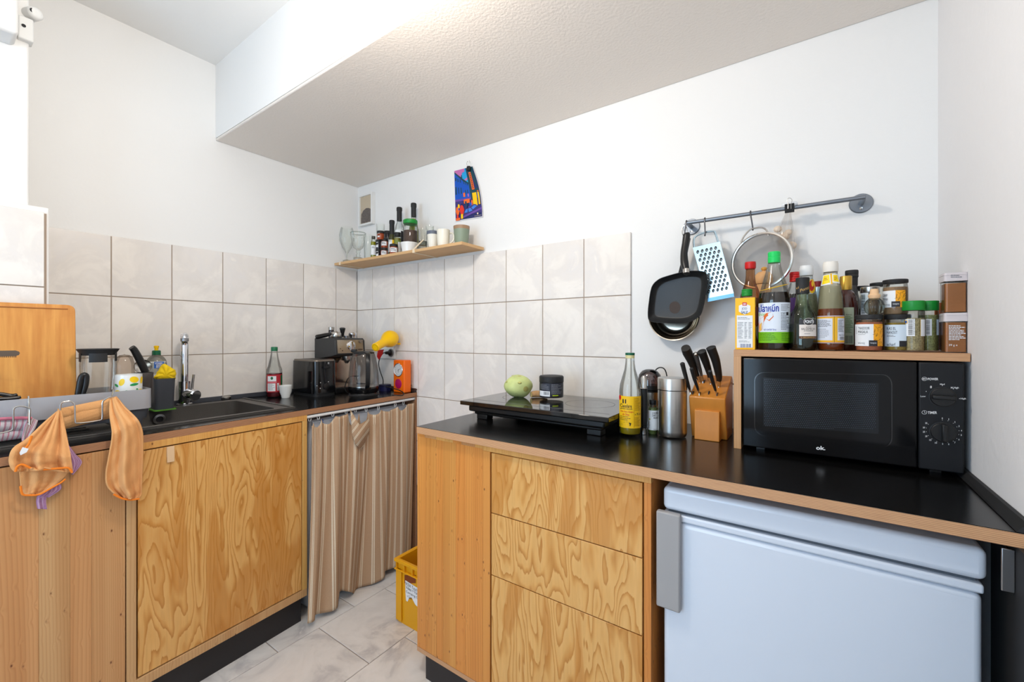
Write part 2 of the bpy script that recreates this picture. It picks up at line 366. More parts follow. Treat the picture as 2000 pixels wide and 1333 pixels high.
def text_mesh(sx, bold):
    if (sx, bold) not in TXT:
        c = bpy.data.curves.new('t', 'FONT'); c.body = sx; c.resolution_u = 3; c.offset = bold; o = bpy.data.objects.new('t', c); COL.objects.link(o)
        bpy.context.view_layer.update()
        me = bpy.data.meshes.new_from_object(o.evaluated_get(bpy.context.evaluated_depsgraph_get()))
        vs = [v.co.copy() for v in me.vertices]; fs = [list(p.vertices) for p in me.polygons]
        bpy.data.objects.remove(o); bpy.data.curves.remove(c); bpy.data.meshes.remove(me)
        x0 = min(v.x for v in vs); x1 = max(v.x for v in vs); y0 = min(v.y for v in vs); y1 = max(v.y for v in vs)
        TXT[(sx, bold)] = ([((v.x-x0)/(x1-x0), (v.y-y0)/(y1-y0)) for v in vs], fs)
    return TXT[(sx, bold)]
def txt(mb, mp, st, q, m, lay=2, bold=.012):
    """q: (x0,y0,x1,y1) box or four corners tl,tr,br,bl in pixels"""
    if not isinstance(q[0], (tuple, list)): x0, y0, x1, y1 = q; q = ((x0, y0), (x1, y0), (x1, y1), (x0, y1))
    vs, fs = text_mesh(st, bold); out = []
    for u, v in vs:
        tx = q[0][0]*(1-u)*v+q[1][0]*u*v+q[2][0]*u*(1-v)+q[3][0]*(1-u)*(1-v); ty = q[0][1]*(1-u)*v+q[1][1]*u*v+q[2][1]*u*(1-v)+q[3][1]*(1-u)*(1-v)
        out.append(mp(tx, ty, lay))
    mb.add(out, fs, m)
def smallprint(mb, mp, x0, y0, x1, y1, n, m, lay=2, h=.45, seed=1, slope=0):
    rr = random.Random(seed); st = (y1-y0)/n
    for i in range(n):
        y = y0+st*i; e = x0+(x1-x0)*(.6+.4*rr.random()); x = x0
        while x < e:
            wd = (x1-x0)*(.06+.12*rr.random()); xe = min(x+wd, e)
            sl = slope; quadp(mb, mp, ((x, y+sl*(x-x0)), (xe, y+sl*(xe-x0)), (xe, y+st*h+sl*(xe-x0)), (x, y+st*h+sl*(x-x0))), m, lay); x = xe+(x1-x0)*.025
def barcode(mb, mp, x0, y0, x1, y1, m, lay=2, n=14, vert=True, seed=3):
    rr = random.Random(seed)
    for i in range(n):
        t0 = (i+.1)/n; t1 = (i+.35+.4*rr.random())/n
        if vert: rect(mb, mp, x0+(x1-x0)*t0, y0, x0+(x1-x0)*t1, y1, m, lay, 1)
        else: rect(mb, mp, x0, y0+(y1-y0)*t0, x1, y0+(y1-y0)*t1, m, lay, 2)

# ================================================================ THE ROOM
TW, TH = .2021, .25; ZL = [1.638, 1.388, 1.138, .888, .638, .388, .138]
RX, RY, RZ = 2.64, -3.3, 2.537; SOFZ, SOFY = 2.172, -.78
wl = struct(bx('wall_left', (-.12, RY, 0), (-.008, .13, RZ), PLASTER))
wb = struct(bx('wall_back', (-.12, .012, 0), (RX+.12, .13, RZ), PLASTER))
wr = struct(bx('wall_right', (RX, RY, 0), (RX+.12, .012, RZ), PLASTER_R))
fl = struct(bx('floor', (-.1, RY-.1, -.1), (RX+.1, .1, -.004), GROUT))
ce = struct(bx('ceiling', (-.12, RY-.12, RZ), (RX+.12, .13, RZ+.1), PLASTER))
part('soffit_face', ce, lambda m: m.box((-.008, SOFY, SOFZ+.012), (RX, .012, RZ), PLASTER))
part('soffit_underside', ce, lambda m: m.box((-.008, SOFY+.001, SOFZ), (RX, .012, SOFZ+.012), PLASTER_S), bevel=.004)
# rear wall with a window, behind the camera
def rear(m):
    for a, b in (((-.1, RY-.12, 0), (RX+.1, RY, .6)), ((-.1, RY-.12, 1.9), (RX+.1, RY, RZ)), ((-.1, RY-.12, .6), (.7, RY, 1.9)), ((2.0, RY-.12, .6), (RX+.1, RY, 1.9))): m.box(a, b, PLASTER)
mb = MB(); rear(mb); struct(mb.build('wall_rear'))
mb = MB()
for a, b in (((.70, RY-.08, .6), (2.0, RY-.03, .66)), ((.70, RY-.08, 1.84), (2.0, RY-.03, 1.9)), ((.70, RY-.08, .66), (.76, RY-.03, 1.84)), ((1.94, RY-.08, .66), (2.0, RY-.03, 1.84)), ((1.32, RY-.08, .66), (1.38, RY-.03, 1.84))): mb.box(a, b, WHITEP)
w1 = struct(mb.build('window_1')); part('pane', w1, lambda m: m.box((.76, RY-.06, .66), (1.94, RY-.055, 1.84), GLASS))
# wall tiles, each one a piece of its wall
TM = {}
def tile(parent, lo, hi, m, name='tile'):
    size = tuple(round(b-a, 4) for a, b in zip(lo, hi)); key = (size, m.name)
    if key not in TM:
        q = MB(); q.box((0, 0, 0), size, m); me = bpy.data.meshes.new(name); me.from_pydata([tuple(v) for v in q.v], [], q.f)
        me.materials.append(m); bmx = bmesh.new(); bmx.from_mesh(me); bmesh.ops.bevel(bmx, geom=bmx.edges[:], offset=.0012, segments=1, affect='EDGES'); bmx.to_mesh(me); bmx.free(); TM[key] = me
    o = bpy.data.objects.new(name, TM[key]); COL.objects.link(o); o.parent = parent; o.location = lo; return o
G = .0018
part('grout', wl, lambda m: m.box((-.008, -1.36, .40), (-.003, 0, 1.636), GROUT))
part('grout', wb, lambda m: m.box((0, .003, .40), (1.768, .012, 1.636), GROUT))
ys = [0]+[-.1446-TW*k for k in range(6)]+[-1.36]
for r in range(4):
    for a, b in zip(ys, ys[1:]): tile(wl, (-.006, b+G, ZL[r+1]+G), (0, a-G, ZL[r]-G), TILE)
xs = [0]+[.1534+TW*k for k in range(9)]
for r in range(5):
    for a, b in zip(xs, xs[1:]): tile(wb, (a+G, 0, ZL[r+1]+G), (b-G, .011, ZL[r]-G), TILE)
# the projecting part of the left wall
part('projection', wl, lambda m: m.box((-.01, RY, 0), (.235, -1.404, RZ), PLASTER), bevel=.006)
part('projection_base', wl, lambda m: m.box((-.01, RY, 0), (.252, -1.362, 1.655), PLASTER), bevel=.003)
part('grout', wl, lambda m: m.box((.25, -1.98, .40), (.256, -1.368, 1.634), GROUT))
for r in range(4):
    for k in range(3): tile(wl, (.254, -1.372-TW*(k+1)+G, ZL[r+1]+G), (.261, -1.372-TW*k-G, ZL[r]-G), TILE)
# pipe box high on the left wall and the junction fitting beside it
z0 = onx(35, 93, .24).z
part('pipe_box', wl, lambda m: m.box((.23, RY, z0), (.33, onx(37, 71, .33).y, RZ), PLASTER), bevel=.012, bseg=3)
p = onx(52, 50, .24)
t = thing('junction_box', 'small white cable junction fitting high on the wall at the upper left', 'junction box', p)
part('housing', t, lambda m: (m.lathe(p+Vector((-.03, 0, .045)), [(.016, 0), (.02, .006), (.02, .05), (.012, .058)], WHITEP, axis=(1, .4, 0)), m.box(p+Vector((-.03, -.02, -.055)), p+Vector((.016, .014, .02)), WHITEP)), bevel=.004)
part('cable_hole', t, lambda m: m.lathe(p+Vector((.024, .01, .045)), [(.007, 0), (.007, .002)], INK, axis=(1, .4, 0)))
part('cable_hole', t, lambda m: m.lathe(p+Vector((.014, -.008, -.012)), [(.005, 0), (.005, .004)], INK, axis=(1, 0, 0)))
# floor tiles in running bond
P_ = .337
for c in range(-2, 7):
    x0 = .66+P_*c
    off = -.475 if c % 2 else -.645
    for r in range(-2, 9):
        y1 = off+.337*2-.337*r
        a = (max(x0, 0)+G, max(y1-.337, RY)+G, -.012); b = (min(x0+P_, RX)-G, min(y1, 0)-G, 0)
        if b[0]-a[0] > .02 and b[1]-a[1] > .02: tile(fl, a, b, FTILE)

# ================================================================ LEFT ROW: worktop, sink cupboard, curtain
TL = .912; TR = .905
E1 = Vector((.055, -1, 0)).normalized(); N1 = Vector((1, .055, 0)).normalized(); A1 = Vector((.55, 0, 0))
def f1(p): return A1+E1*p[0]+N1*p[1]+Vector((0, 0, p[2]))            # (along the front, outwards, up)
def on1(px, py, d=0): return hit(px, py, A1+N1*d, N1)
def s1(px, d=0): return (on1(px, 700, d)-A1).dot(E1)
SK = dict(x0=.05, x1=.53, y0=-1.80, y1=-.675)                          # sink outline
mb = MB()
def wt(foot): mb.prism(foot, TL-.0245, TL-.0012, EDGE); mb.prism(foot, TL-.0012, TL, BLACKTOP)
fx = lambda y: .55-.055*y
wt([(0, SK['y1']), (fx(SK['y1']), SK['y1']), (.55, 0), (0, 0)][::1])
wt([(SK['x1'], SK['y0']), (fx(SK['y0']), SK['y0']), (fx(SK['y1']), SK['y1']), (SK['x1'], SK['y1'])])
wt([(0, -1.36), (SK['x0'], -1.36), (SK['x0'], SK['y1']), (0, SK['y1'])])
wt([(.262, -2.3), (fx(-2.3), -2.3), (fx(SK['y0']), SK['y0']), (.262, SK['y0'])])
t = mb.build('left_worktop', sharp=30); tag(t, 'black laminate worktop with plywood edge holding the sink', 'worktop')
bx('upstand', (.001, -1.36, TL), (.012, -.30, TL+.022), DKGREY, None, .002)
tag(bpy.data.objects['upstand'], 'thin grey sealing strip along the tiles behind the sink', 'sealing strip')
tag(bx('upstand', (.012, -.014, TL), (.548, -.001, TL+.02), C('brown_strip', (74, 58, 52), .4), None, .002), 'thin brown strip behind the orange clock along the back tiles', 'sealing strip')
# sink
GRAN = mat('dark_granite_composite', (74, 70, 66), .42, bump=.1, bscale=900, var=.12, vscale=400)
t = thing('kitchen_sink', 'dark grey granite composite sink set into the left worktop', 'sink', (.3, -1.0, TL))
B = dict(x0=.10, x1=.487, y0=-1.235, y1=-.735)
def sink_rim(m):
    z = TL+.005; a = SK; b = B
    o_ = round_poly([(a['x0'], a['y0']), (a['x1'], a['y0']), (a['x1'], a['y1']), (a['x0'], a['y1'])], .02); 
    for (x0, y0, x1, y1) in ((a['x0'], -1.34, a['x1'], b['y0']), (.27, a['y0'], a['x1'], -1.34), (a['x0'], b['y1'], a['x1'], a['y1']), (a['x0'], b['y0'], b['x0'], b['y1']), (b['x1'], b['y0'], a['x1'], b['y1'])):
        m.box((x0, y0, TL-.004), (x1, y1, z), GRAN)
part('rim', t, sink_rim)
part('raised_edge', t, lambda m: (m.box((SK['x1']-.012, SK['y0'], TL+.005), (SK['x1'], SK['y1'], TL+.009), GRAN), m.box((SK['x0'], SK['y1']-.012, TL+.005), (SK['x1']-.012, SK['y1'], TL+.009), GRAN)), bevel=.002)
def basin(m):
    a = B; d = TL-.16
    top = round_poly([(a['x0'], a['y0']), (a['x1'], a['y0']), (a['x1'], a['y1']), (a['x0'], a['y1'])], .045, 6); bot = round_poly([(a['x0']+.03, a['y0']+.03), (a['x1']-.03, a['y0']+.03), (a['x1']-.03, a['y1']-.03), (a['x0']+.03, a['y1']-.03)], .05, 6)
    rs = [[Vector((p.x, p.y, TL+.0048)) for p in top][::-1], [Vector((p.x*.9+q.x*.1, p.y*.9+q.y*.1, TL-.12)) for p, q in zip(top, bot)][::-1], [Vector((q.x, q.y, d)) for q in bot][::-1]]
    m.rings(rs, GRAN, cap0=False, cap1=True)
part('basin', t, basin)
for ci in range(4):
    def corner(m):
        a = B; cx, cy = ((a['x0'], a['y0']), (a['x1'], a['y0']), (a['x1'], a['y1']), (a['x0'], a['y1']))[ci]
        sx = 1 if cx == a['x0'] else -1; sy = 1 if cy == a['y0'] else -1
        pts = [(cx, cy)]+[(cx+sx*.022*(1-math.sin(k*PI/12)), cy+sy*.022*(1-math.cos(k*PI/12))) for k in range(7)]
        pts = pts if sx*sy < 0 else [pts[0]]+pts[1:][::-1]
        m.prism(pts, TL-.1, TL+.0048, GRAN)
    part('basin_corner', t, corner)
ov = onx(311, 819, .113)
part('overflow_ring', t, lambda m: m.lathe(ov, [(.013, 0), (.021, 0), (.021, .004), (.013, .006), (.013, 0)], STEELG, axis=(1, 0, -.1)))
part('overflow_hole', t, lambda m: m.lathe(ov, [(.013, .0), (.013, .0025)], INK, axis=(1, 0, -.1)))
kb = onz(441, 782, TL)
part('drain_knob', t, lambda m: (m.lathe((kb.x, kb.y, TL+.005), [(.022, 0), (.023, .012), (.018, .014)], STEEL), m.box((kb.x-.006, kb.y-.017, TL+.018), (kb.x+.006, kb.y+.017, TL+.024), STEEL)), bevel=.001)
for k in range(5):
    part('drainer_rib', t, lambda m: m.box((.29+.045*k, -1.7, TL+.004), (.305+.045*k, -1.29, TL+.007), GRAN))
# tap
tb = onz(360, 793, TL); T = Vector((tb.x, tb.y, TL+.005)); dT = depth(T.x, T.y)
t = thing('mixer_tap', 'tall chrome mixer tap standing behind the sink basin', 'tap', T)
zt = lambda py: zat(py, dT)
part('body', t, lambda m: m.lathe((T.x, T.y, 0), [(.031, T.z), (.031, T.z+.006), (.0245, T.z+.008), (.0245, zt(745))], CHROME))
part('riser', t, lambda m: m.lathe((T.x, T.y, 0), [(.0155, zt(745)), (.0155, zt(668)), (.013, zt(662))], CHROME))
sd = Vector((.956, -.29, 0))*.75
part('spout', t, lambda m: m.tube([Vector((T.x, T.y, zt(676))), Vector((T.x, T.y, zt(663)))+sd*.012, Vector((T.x, T.y, zt(658)))+sd*.05, Vector((T.x, T.y, zt(656)))+sd*.10, Vector((T.x, T.y, zt(657)))+sd*.15, Vector((T.x, T.y, zt(663)))+sd*.165], [.0145]*5+[.013], CHROME, seg=14))
part('aerator', t, lambda m: m.lathe(Vector((T.x, T.y, zt(662)))+sd*.165-Vector((0, 0, .012)), [(.011, 0), (.0145, .002), (.0145, .014)], STEELG))
hp = Vector((T.x, T.y, zt(769)))
part('cartridge', t, lambda m: m.lathe(hp, [(.02, 0), (.022, .02), (.025, .028), (.026, .062), (.022, .068)], CHROME, axis=(.86, .35, -.1)))
part('lever', t, lambda m: m.tube([hp+Vector((.03, .018, .015)), hp+Vector((.032, .025, .085))], [.0055, .005], STEEL, seg=10))

# sink cupboard
zt0, zd0, zd1, zb0 = .887, .860, .150, .115
sa, sb = s1(600), s1(247)
t = thing('sink_cabinet', 'sink cupboard with one large plywood door under the left worktop', 'cabinet', f1((.93, -.2, 0)))
def fbox(m, a, b, mt): m.xf = f1; m.box(a, b, mt)
part('rail', t, lambda m: fbox(m, (sa, -.025, zd0+.004), (sb, 0, zt0), PINE_L), bevel=.001)
part('rail', t, lambda m: fbox(m, (sa, -.45, zb0), (sb, 0, zd1-.004), PINE_B), bevel=.001)
part('stile', t, lambda m: fbox(m, (sa, -.45, zd1-.004), (sa+.02, 0, zd0+.004), PINE_L), bevel=.001)
part('stile', t, lambda m: fbox(m, (sb-.024, -.45, zd1-.004), (sb, 0, zd0+.004), PINE_B), bevel=.001)
part('interior', t, lambda m: fbox(m, (sa+.02, -.032, zd1), (sb-.024, -.028, zd0), INK))
d = part('door', t, lambda m: fbox(m, (sa+.0235, -.022, zd1), (sb-.0285, -.003, zd0), PLY), bevel=.0008)
q0 = on1(333, 862); hs = (q0-A1).dot(E1)
part('leather_pull', d, lambda m: (fbox(m, (hs-.010, -.003, .826), (hs+.010, .0, .858), C('leather_strap', (224, 190, 150), .6)), fbox(m, (hs-.010, .0, .808), (hs+.010, .0035, .860), C('leather_strap', (224, 190, 150), .6))), bevel=.001)
part('plinth', t, lambda m: fbox(m, (sa+.01, -.49, 0), (sb-.02, -.03, zb0), C('black_plinth', (38, 35, 36), .5)))
part('side_panel', t, lambda m: fbox(m, (sb-.06, -.03, 0), (sb-.02, -.012, zb0), PINE_B))
# pine boards left of it: one glued board of staves
t = thing('pine_end_panel', 'knotty pine board cladding at the far left under the draining rack', 'panel', f1((1.6, -.02, 0)))
rr = random.Random(3); s = sb+.003; 
for wd in (.075, .045, .06, .09, .06, .11, .085, .1, .12, .12):
    part('stave', t, lambda m: fbox(m, (s, -.02, 0), (s+wd-.0003, 0, zt0-.004), PINE_B), bevel=.0004, bseg=1); s += wd
# end panel at the back wall and the appliance niche
t = tag(MB(f1).box((.002, -.50, 0), (.014, 0, TL-.026), EDGE).build('niche_side_panel'), 'thin upright plywood side panel between the curtain and the back wall', 'panel')
t = thing('washing_machine', 'white front loading appliance hidden behind the striped curtain', 'appliance', f1((.3, -.3, 0)))
part('body', t, lambda m: fbox(m, (.035, -.52, .01), (.612, -.045, .852), C('white_enamel', (214, 218, 226), .3)), bevel=.015, bseg=3)
part('control_panel', t, lambda m: fbox(m, (.04, -.046, .74), (.607, -.035, .845), C('white_enamel', (214, 218, 226), .3)), bevel=.004)
def marks(m):
    pf = lambda px, py, lay=1: on1(px, py, -.034+.0004*lay)
    smallprint(m, pf, 803, 840, 810, 846, 2, GREYINK); smallprint(m, pf, 803, 868, 810, 874, 2, GREYINK); txt(m, pf, 'BIO', (803, 886, 810, 892), BLUE); txt(m, pf, '2', (627, 819, 632, 826), BLUE)
part('lettering', t, marks)
for ss in (.08, .56): part('foot', t, lambda m: m.lathe(f1((ss, -.1, 0)), [(.02, 0), (.02, .012)], BLACK))
for ss in (.08, .56): part('foot', t, lambda m: m.lathe(f1((ss, -.46, 0)), [(.02, 0), (.02, .012)], BLACK))

# curtain with rod and clips
zr = .8765
t = thing('curtain_rod', 'white curtain rod under the left worktop edge', 'curtain rod', f1((.32, -.012, zr)))
part('rod', t, lambda m: m.tube([f1((.015, -.010, zr)), f1((sa-.001, -.010, zr))], .0075, WHITEP, seg=12))
part('bracket', t, lambda m: m.lathe(f1((.0145, -.010, zr)), [(.012, 0), (.012, .004)], STEEL, axis=E1))
STR = make_striped('striped_linen', (192, 158, 126), (232, 216, 190), 21)
t = thing('striped_curtain', 'tan curtain with cream pinstripes hanging from the rod to the floor', 'curtain', f1((.32, 0, 0)))
clips = [605, 622, 650, 676, 694, 715, 739, 772, 788]
cs = [s1(c, -.01) for c in clips]
def zc(i): return on1(clips[i], (822, 818, 812, 807, 804, 803, 800, 794, 790)[i], -.01).z
ct = [(s_, zc(i)) for i, s_ in enumerate(cs)]
def curtain(m):
    nu, nv = 220, 60; vs = []
    sag = [.032, .030, .008, .062, .066, .022, .016, .026]
    for i in range(nu+1):
        u = i/nu
        # top: run from clip to clip with sagging cloth in between
        S0 = (cs[0]+.004)*(1-u)+.022*u
        j = 0
        while j < len(cs)-2 and S0 < cs[j+1]: j += 1
        if S0 > cs[0]: zt_ = ct[0][1]-.02; tt = 0
        elif S0 < cs[-1]: zt_ = ct[-1][1]-.002; tt = 0
        else:
            tt = (cs[j]-S0)/(cs[j]-cs[j+1]); tt = min(max(tt, 0), 1); zt_ = ct[j][1]*(1-tt)+ct[j+1][1]*tt-sag[j]*(4*tt*(1-tt))**.8
        Sb = (.675)*(1-u)+.055*u+.012*math.sin(u*19)
        for k in range(nv+1):
            v = k/nv; zb_ = .012+.012*math.sin(u*9+1)+(.045 if .2 < u < .42 else 0)*math.sin((u-.2)/.22*PI)+.05*max(0, u-.6)
            e = v**1.6; s_ = S0*(1-e)+Sb*e
            z_ = zt_*(1-v)+zb_*v
            ph = 2*PI*(5.2*u+.25*math.sin(5*u)+.12*v)
            amp = .006+.013*v; amp2 = .003*(1-v)+.002
            d_ = .006+.014*v+amp*math.sin(ph)+amp2*math.sin(ph*2.3+1.3+v)+.018*v*math.sin(2*PI*1.6*u+.5)
            s_ += .006*v*math.cos(ph)
            if v < .06 and .46 < tt < .6: d_ += .003
            vs.append(f1((s_, max(d_, -.028), z_)))
            m.uv[len(vs)-1] = (u+.018*math.sin(ph*.5)*v, v)
    m.add(vs, [(i*(nv+1)+k, i*(nv+1)+k+1, (i+1)*(nv+1)+k+1, (i+1)*(nv+1)+k) for i in range(nu) for k in range(nv)], STR)
part('cloth', t, curtain, solid=.0012, sharp=80)
def flap(m):
    q = [(684, 800), (702, 830), (721, 818), (721, 846), (706, 880), (694, 868), (688, 850), (686, 825)]
    c_ = (704, 842); vs = [on1(c_[0], c_[1], .038)]+[on1(x, y, .026) for x, y in q]
    m.uv[0] = (.5, .5)
    for i, (x, y) in enumerate(q): m.uv[i+1] = (.5+((x-c_[0])*.8+(y-c_[1])*.6)*.0042, 0)
    n = len(q); m.add(vs, [(0, 1+(i+1) % n, 1+i) for i in range(n)], STR)
part('folded_corner', t, flap, solid=.0012, sharp=80)
for i, c in enumerate(clips):
    def cl(m):
        s_, z_ = ct[i]
        m.xf = None; P = lambda a, b, c_=0: f1((s_+a, -.010+c_, z_+b)); h = zr-z_
        m.tube([P(-.003, -.004), P(-.006, h*.45), P(-.002, h*.75), P(0, h+.009, .0), P(.002, h*.75), P(.006, h*.45), P(.003, -.004)], .0013, WHITEP, seg=5)
    part('clip', t, cl)

# yellow crate
t = thing('yellow_crate', 'yellow plastic stacking crate with a handwritten note beside the pine cabinet', 'crate', (1.05, -.25, 0))
CY1 = C('yellow_crate_plastic', (226, 160, 14), .4)
cA = onz(777, 1213, 0); cx0, cy0 = cA.x, cA.y; cx1 = cx0+.26; cy1 = cy0+.30; ch = .0
ctop = ony(769, 1087, cy0).z
def crate(m):
    w_ = .005
    m.box((cx0, cy0, 0), (cx1, cy0+w_, ctop), CY1); m.box((cx0, cy1-w_, 0), (cx1, cy1, ctop), CY1); m.box((cx0, cy0+w_, 0), (cx0+w_, cy1-w_, ctop), CY1); m.box((cx1-w_, cy0+w_, 0), (cx1, cy1-w_, ctop), CY1); m.box((cx0+w_, cy0+w_, .004), (cx1-w_, cy1-w_, .009), CY1)
part('body', t, crate, bevel=.001)
def crim(m):
    a = .012
    for z0_, z1_ in ((ctop-.012, ctop+.002), (ctop-.045, ctop-.040)):
        m.box((cx0-a, cy0-a, z0_), (cx1+a, cy0, z1_), CY1); m.box((cx0-a, cy1, z0_), (cx1+a, cy1+a, z1_), CY1); m.box((cx0-a, cy0, z0_), (cx0, cy1, z1_), CY1); m.box((cx1, cy0, z0_), (cx1+a, cy1, z1_), CY1)
part('rim', t, crim, bevel=.003)
for xx in (cx0, cx0+.05, cx0+.1): part('rib', t, lambda m: m.box((xx, cy0-.011, ctop-.042), (xx+.004, cy0, ctop-.010), CY1))
part('corner_post', t, lambda m: m.box((cx0-.004, cy0-.008, .01), (cx0+.03, cy0, ctop-.04), CY1), bevel=.002)
part("handle_slot", t, lambda m: rect(m, plane_mp((0, cy0-.0005, 0), (0, -1, 0)), 790, 1124, 812, 1140, C("crate_shade", (130, 60, 10), .6), 1, 1))
def note(m):
    f = plane_mp((0, cy0-.001, 0), (0, -1, 0))
    poly(m, f, [(791.5, 1134), (820, 1152), (820, 1190), (811, 1182), (804, 1168), (799, 1169), (796, 1176), (793, 1174), (792, 1160)], PAPER)
    for st, x0, y0, x1, s_ in (('IKEA Tasche', 792.5, 1137, 818, .62), ('Video + Foto', 792.5, 1144, 818, .6), ('Camping G', 793, 1153, 816, .58), ('+ Garn', 795, 1162, 804, .5)):
        h_ = 6; txt(m, f, st, ((x0, y0), (x1, y0+(x1-x0)*s_), (x1, y0+(x1-x0)*s_+h_), (x0, y0+h_)), INK, 2, .0)
part('paper_note', t, note)

# ================================================================ RIGHT ROW: worktop, drawers, fridge
YF = -.6
mb = MB(); mb.box((1.205, YF, TR-.0245), (RX-.001, .002, TR-.0012), EDGE_L); mb.box((1.205, YF, TR-.0012), (RX-.001, .002, TR), BLACKTOP)
t = mb.build('right_worktop'); tag(t, 'black laminate worktop with plywood edge holding the hob and microwave', 'worktop')
mb = MB()
mb.add([(RX-.001, -.60, TR), (RX-.001, -.02, TR), (RX-.012, -.02, TR+.001), (RX-.020, -.6, TR+.001), (RX-.001, -.6, TR+.017), (RX-.001, -.02, TR+.017), (RX-.008, -.02, TR+.017), (RX-.008, -.6, TR+.017)], [(0, 1, 5, 4), (3, 7, 6, 2), (4, 5, 6, 7), (0, 4, 7, 3), (1, 2, 6, 5), (0, 3, 2, 1)], BLACKM)
tag(mb.build('wall_seal'), 'black tar like sealing strip between the worktop and the right wall', 'sealing strip')
YC = -.58
X = lambda px: ony(px, 700, YC).x
cl_, cm_, cr_ = X(815), X(955), X(1272)
t = thing('drawer_cabinet', 'pine cabinet with three plywood drawer fronts under the right worktop', 'cabinet', (1.6, -.3, 0))
zs0, zs1 = .106, .8805
sx = cl_
for wd in (.045, .052, .03, .06, .042, .09):
    part('stave', t, lambda m: m.box((sx, YC, zs0), (min(sx+wd-.0003, X(943)-.0005), YC+.02, zs1-.016), PINE_A), bevel=.0004, bseg=1); sx += wd
part('stave', t, lambda m: m.box((X(943), YC, zs0), (X(957), YC+.02, .8588), PINE_A), bevel=.0004, bseg=1)
def endgrain(m):
    x_ = cl_; k = 0
    while x_ < X(943)-.002:
        x2 = min(x_+.038+.02*((k*7) % 3), X(943)); m.box((x_, YC, zs1-.016), (x2-.0004, YC+.02, zs1), [PINE_A, PINE_B, PINE_L][k % 3]); x_ = x2; k += 1
part('end_grain_strip', t, endgrain)
part('bottom_edge', t, lambda m: m.box((cl_, YC-.001, zs0-.016), (2.024, YC+.02, zs0), EDGE_L))
part('rail', t, lambda m: m.box((X(943), YC, .859), (2.024, YC+.02, zs1), PINE_L), bevel=.0006)
part('stile', t, lambda m: m.box((2.006, YC, zs0), (2.024, YC+.02, .859), PINE_A), bevel=.0006)
part('carcass', t, lambda m: (m.box((cl_+.002, YC+.02, .09), (cl_+.018, -.02, zs1), PINE_A), m.box((2.006, YC+.02, .09), (2.024, -.02, zs1), PINE_A), m.box((cl_+.018, YC+.025, .09), (2.006, -.02, .106), PINE_A), m.box((cl_+.018, YC+.03, .12), (2.006, YC+.034, .875), INK)))
xa, xb = X(961), X(1255)
for z0_, z1_ in ((.6705, .8575), (.4755, .6675), (.122, .4725)):
    part('drawer', t, lambda m: m.box((xa, YC-.003, z0_), (xb, YC+.016, z1_), PLY), bevel=.0008)
part('plinth', t, lambda m: m.box((1.222, YC+.008, 0), (2.02, -.05, .09), MATS['black_plinth']))

# fridge
FR = mat('white_fridge_enamel', (214, 222, 234), .3, coat=.25, bump=.02, bscale=3)
YD = -.568; fx0, fx1 = 2.050, 2.594
t = thing('fridge', 'white undercounter fridge with a grey vertical handle below the right worktop', 'fridge', (2.32, -.3, 0))
part('body', t, lambda m: m.box((fx0+.012, YD+.06, .02), (fx1-.012, -.06, .79), FR), bevel=.008)
part('door', t, lambda m: m.box((fx0, YD, .06), (fx1-.003, YD+.058, .776), FR), bevel=.012, bseg=4)
part('door_trim', t, lambda m: m.box((fx0-.001, YD-.0015, .777), (fx1-.002, YD+.05, .793), FR), bevel=.004, bseg=3)
part('lid', t, lambda m: m.box((fx0, YD-.004, .800), (fx1+.002, -.05, .856), FR), bevel=.012, bseg=5)
part('gasket', t, lambda m: m.box((fx0+.01, YD+.012, .770), (fx1-.01, YD+.058, .804), C('grey_gasket', (90, 96, 104), .7)))
part('plinth', t, lambda m: m.box((fx0+.02, YD+.04, 0), (fx1-.02, -.08, .05), BLACKM))
zh0, zh1 = ony(1312, 1195, YD-.02).z, ony(1312, 1005, YD-.02).z; hx1 = ony(1328, 1100, YD-.02).x
part('handle', t, lambda m: m.box((fx0-.012, YD-.02, zh0), (hx1, YD-.002, zh1), C('grey_handle', (160, 158, 158), .45)), bevel=.004)
# side board with hinge, right end
t = thing('hinged_board', 'black upright board with a steel cupboard hinge at the far right below the worktop', 'board', (2.63, -.6, .4))
xq = RX
part('board', t, lambda m: m.box((RX-.018, -1.1, 0), (RX-.001, -.475, .880), BLACKM))
part('hinge', t, lambda m: (m.box((RX-.022, -.585, .815), (RX-.018, -.548, .865), BLACKG), m.box((RX-.034, -.590, .80), (RX-.018, -.587, .872), STEELG)), bevel=.002)
for zz, yy in ((.855, -.572), (.838, -.556), (.826, -.576), (.845, -.580)):
    part('screw', t, lambda m: m.lathe((RX-.0215, yy, zz), [(.0035, 0), (.0035, -.002), (.002, -.003)], CHROME, axis=(1, 0, 0), seg=10))

# ================================================================ THINGS ON THE RIGHT WORKTOP
# portable double hob
HG = mat('hob_glass', (14, 14, 15), .05, coat=.5); HB = mat('hob_body', (16, 15, 15), .35)
t = thing('induction_hob', 'portable black double hob with a glass top on the right worktop', 'hob', (1.5, -.25, TR))
ht = .975; y0h, y1h = onz(1185, 818, ht).y, -.035
pL, pR = onz(903, 783, ht), onz(1185, 818, ht)
hx0, hx1 = 1.235, pR.x; y0h = -.405
part('glass_top', t, lambda m: m.box((hx0, y0h, ht-.016), (hx1, y1h, ht), HG), bevel=.002)
part('body', t, lambda m: (m.box((hx0+.03, y0h+.015, ht-.040), (hx1-.02, y1h-.01, ht-.016), HB), m.box((hx0+.045, y0h+.03, ht-.052), (hx1-.035, y1h-.02, ht-.04), HB)), bevel=.006)
for xx in (hx0+.055, hx1-.09):
    for yy in (y0h+.035, y1h-.07): part('foot', t, lambda m: m.box((xx, yy, TR), (xx+.05, yy+.04, ht-.05), HB), bevel=.003)
HL = C('hob_marking', (120, 118, 114), .4)
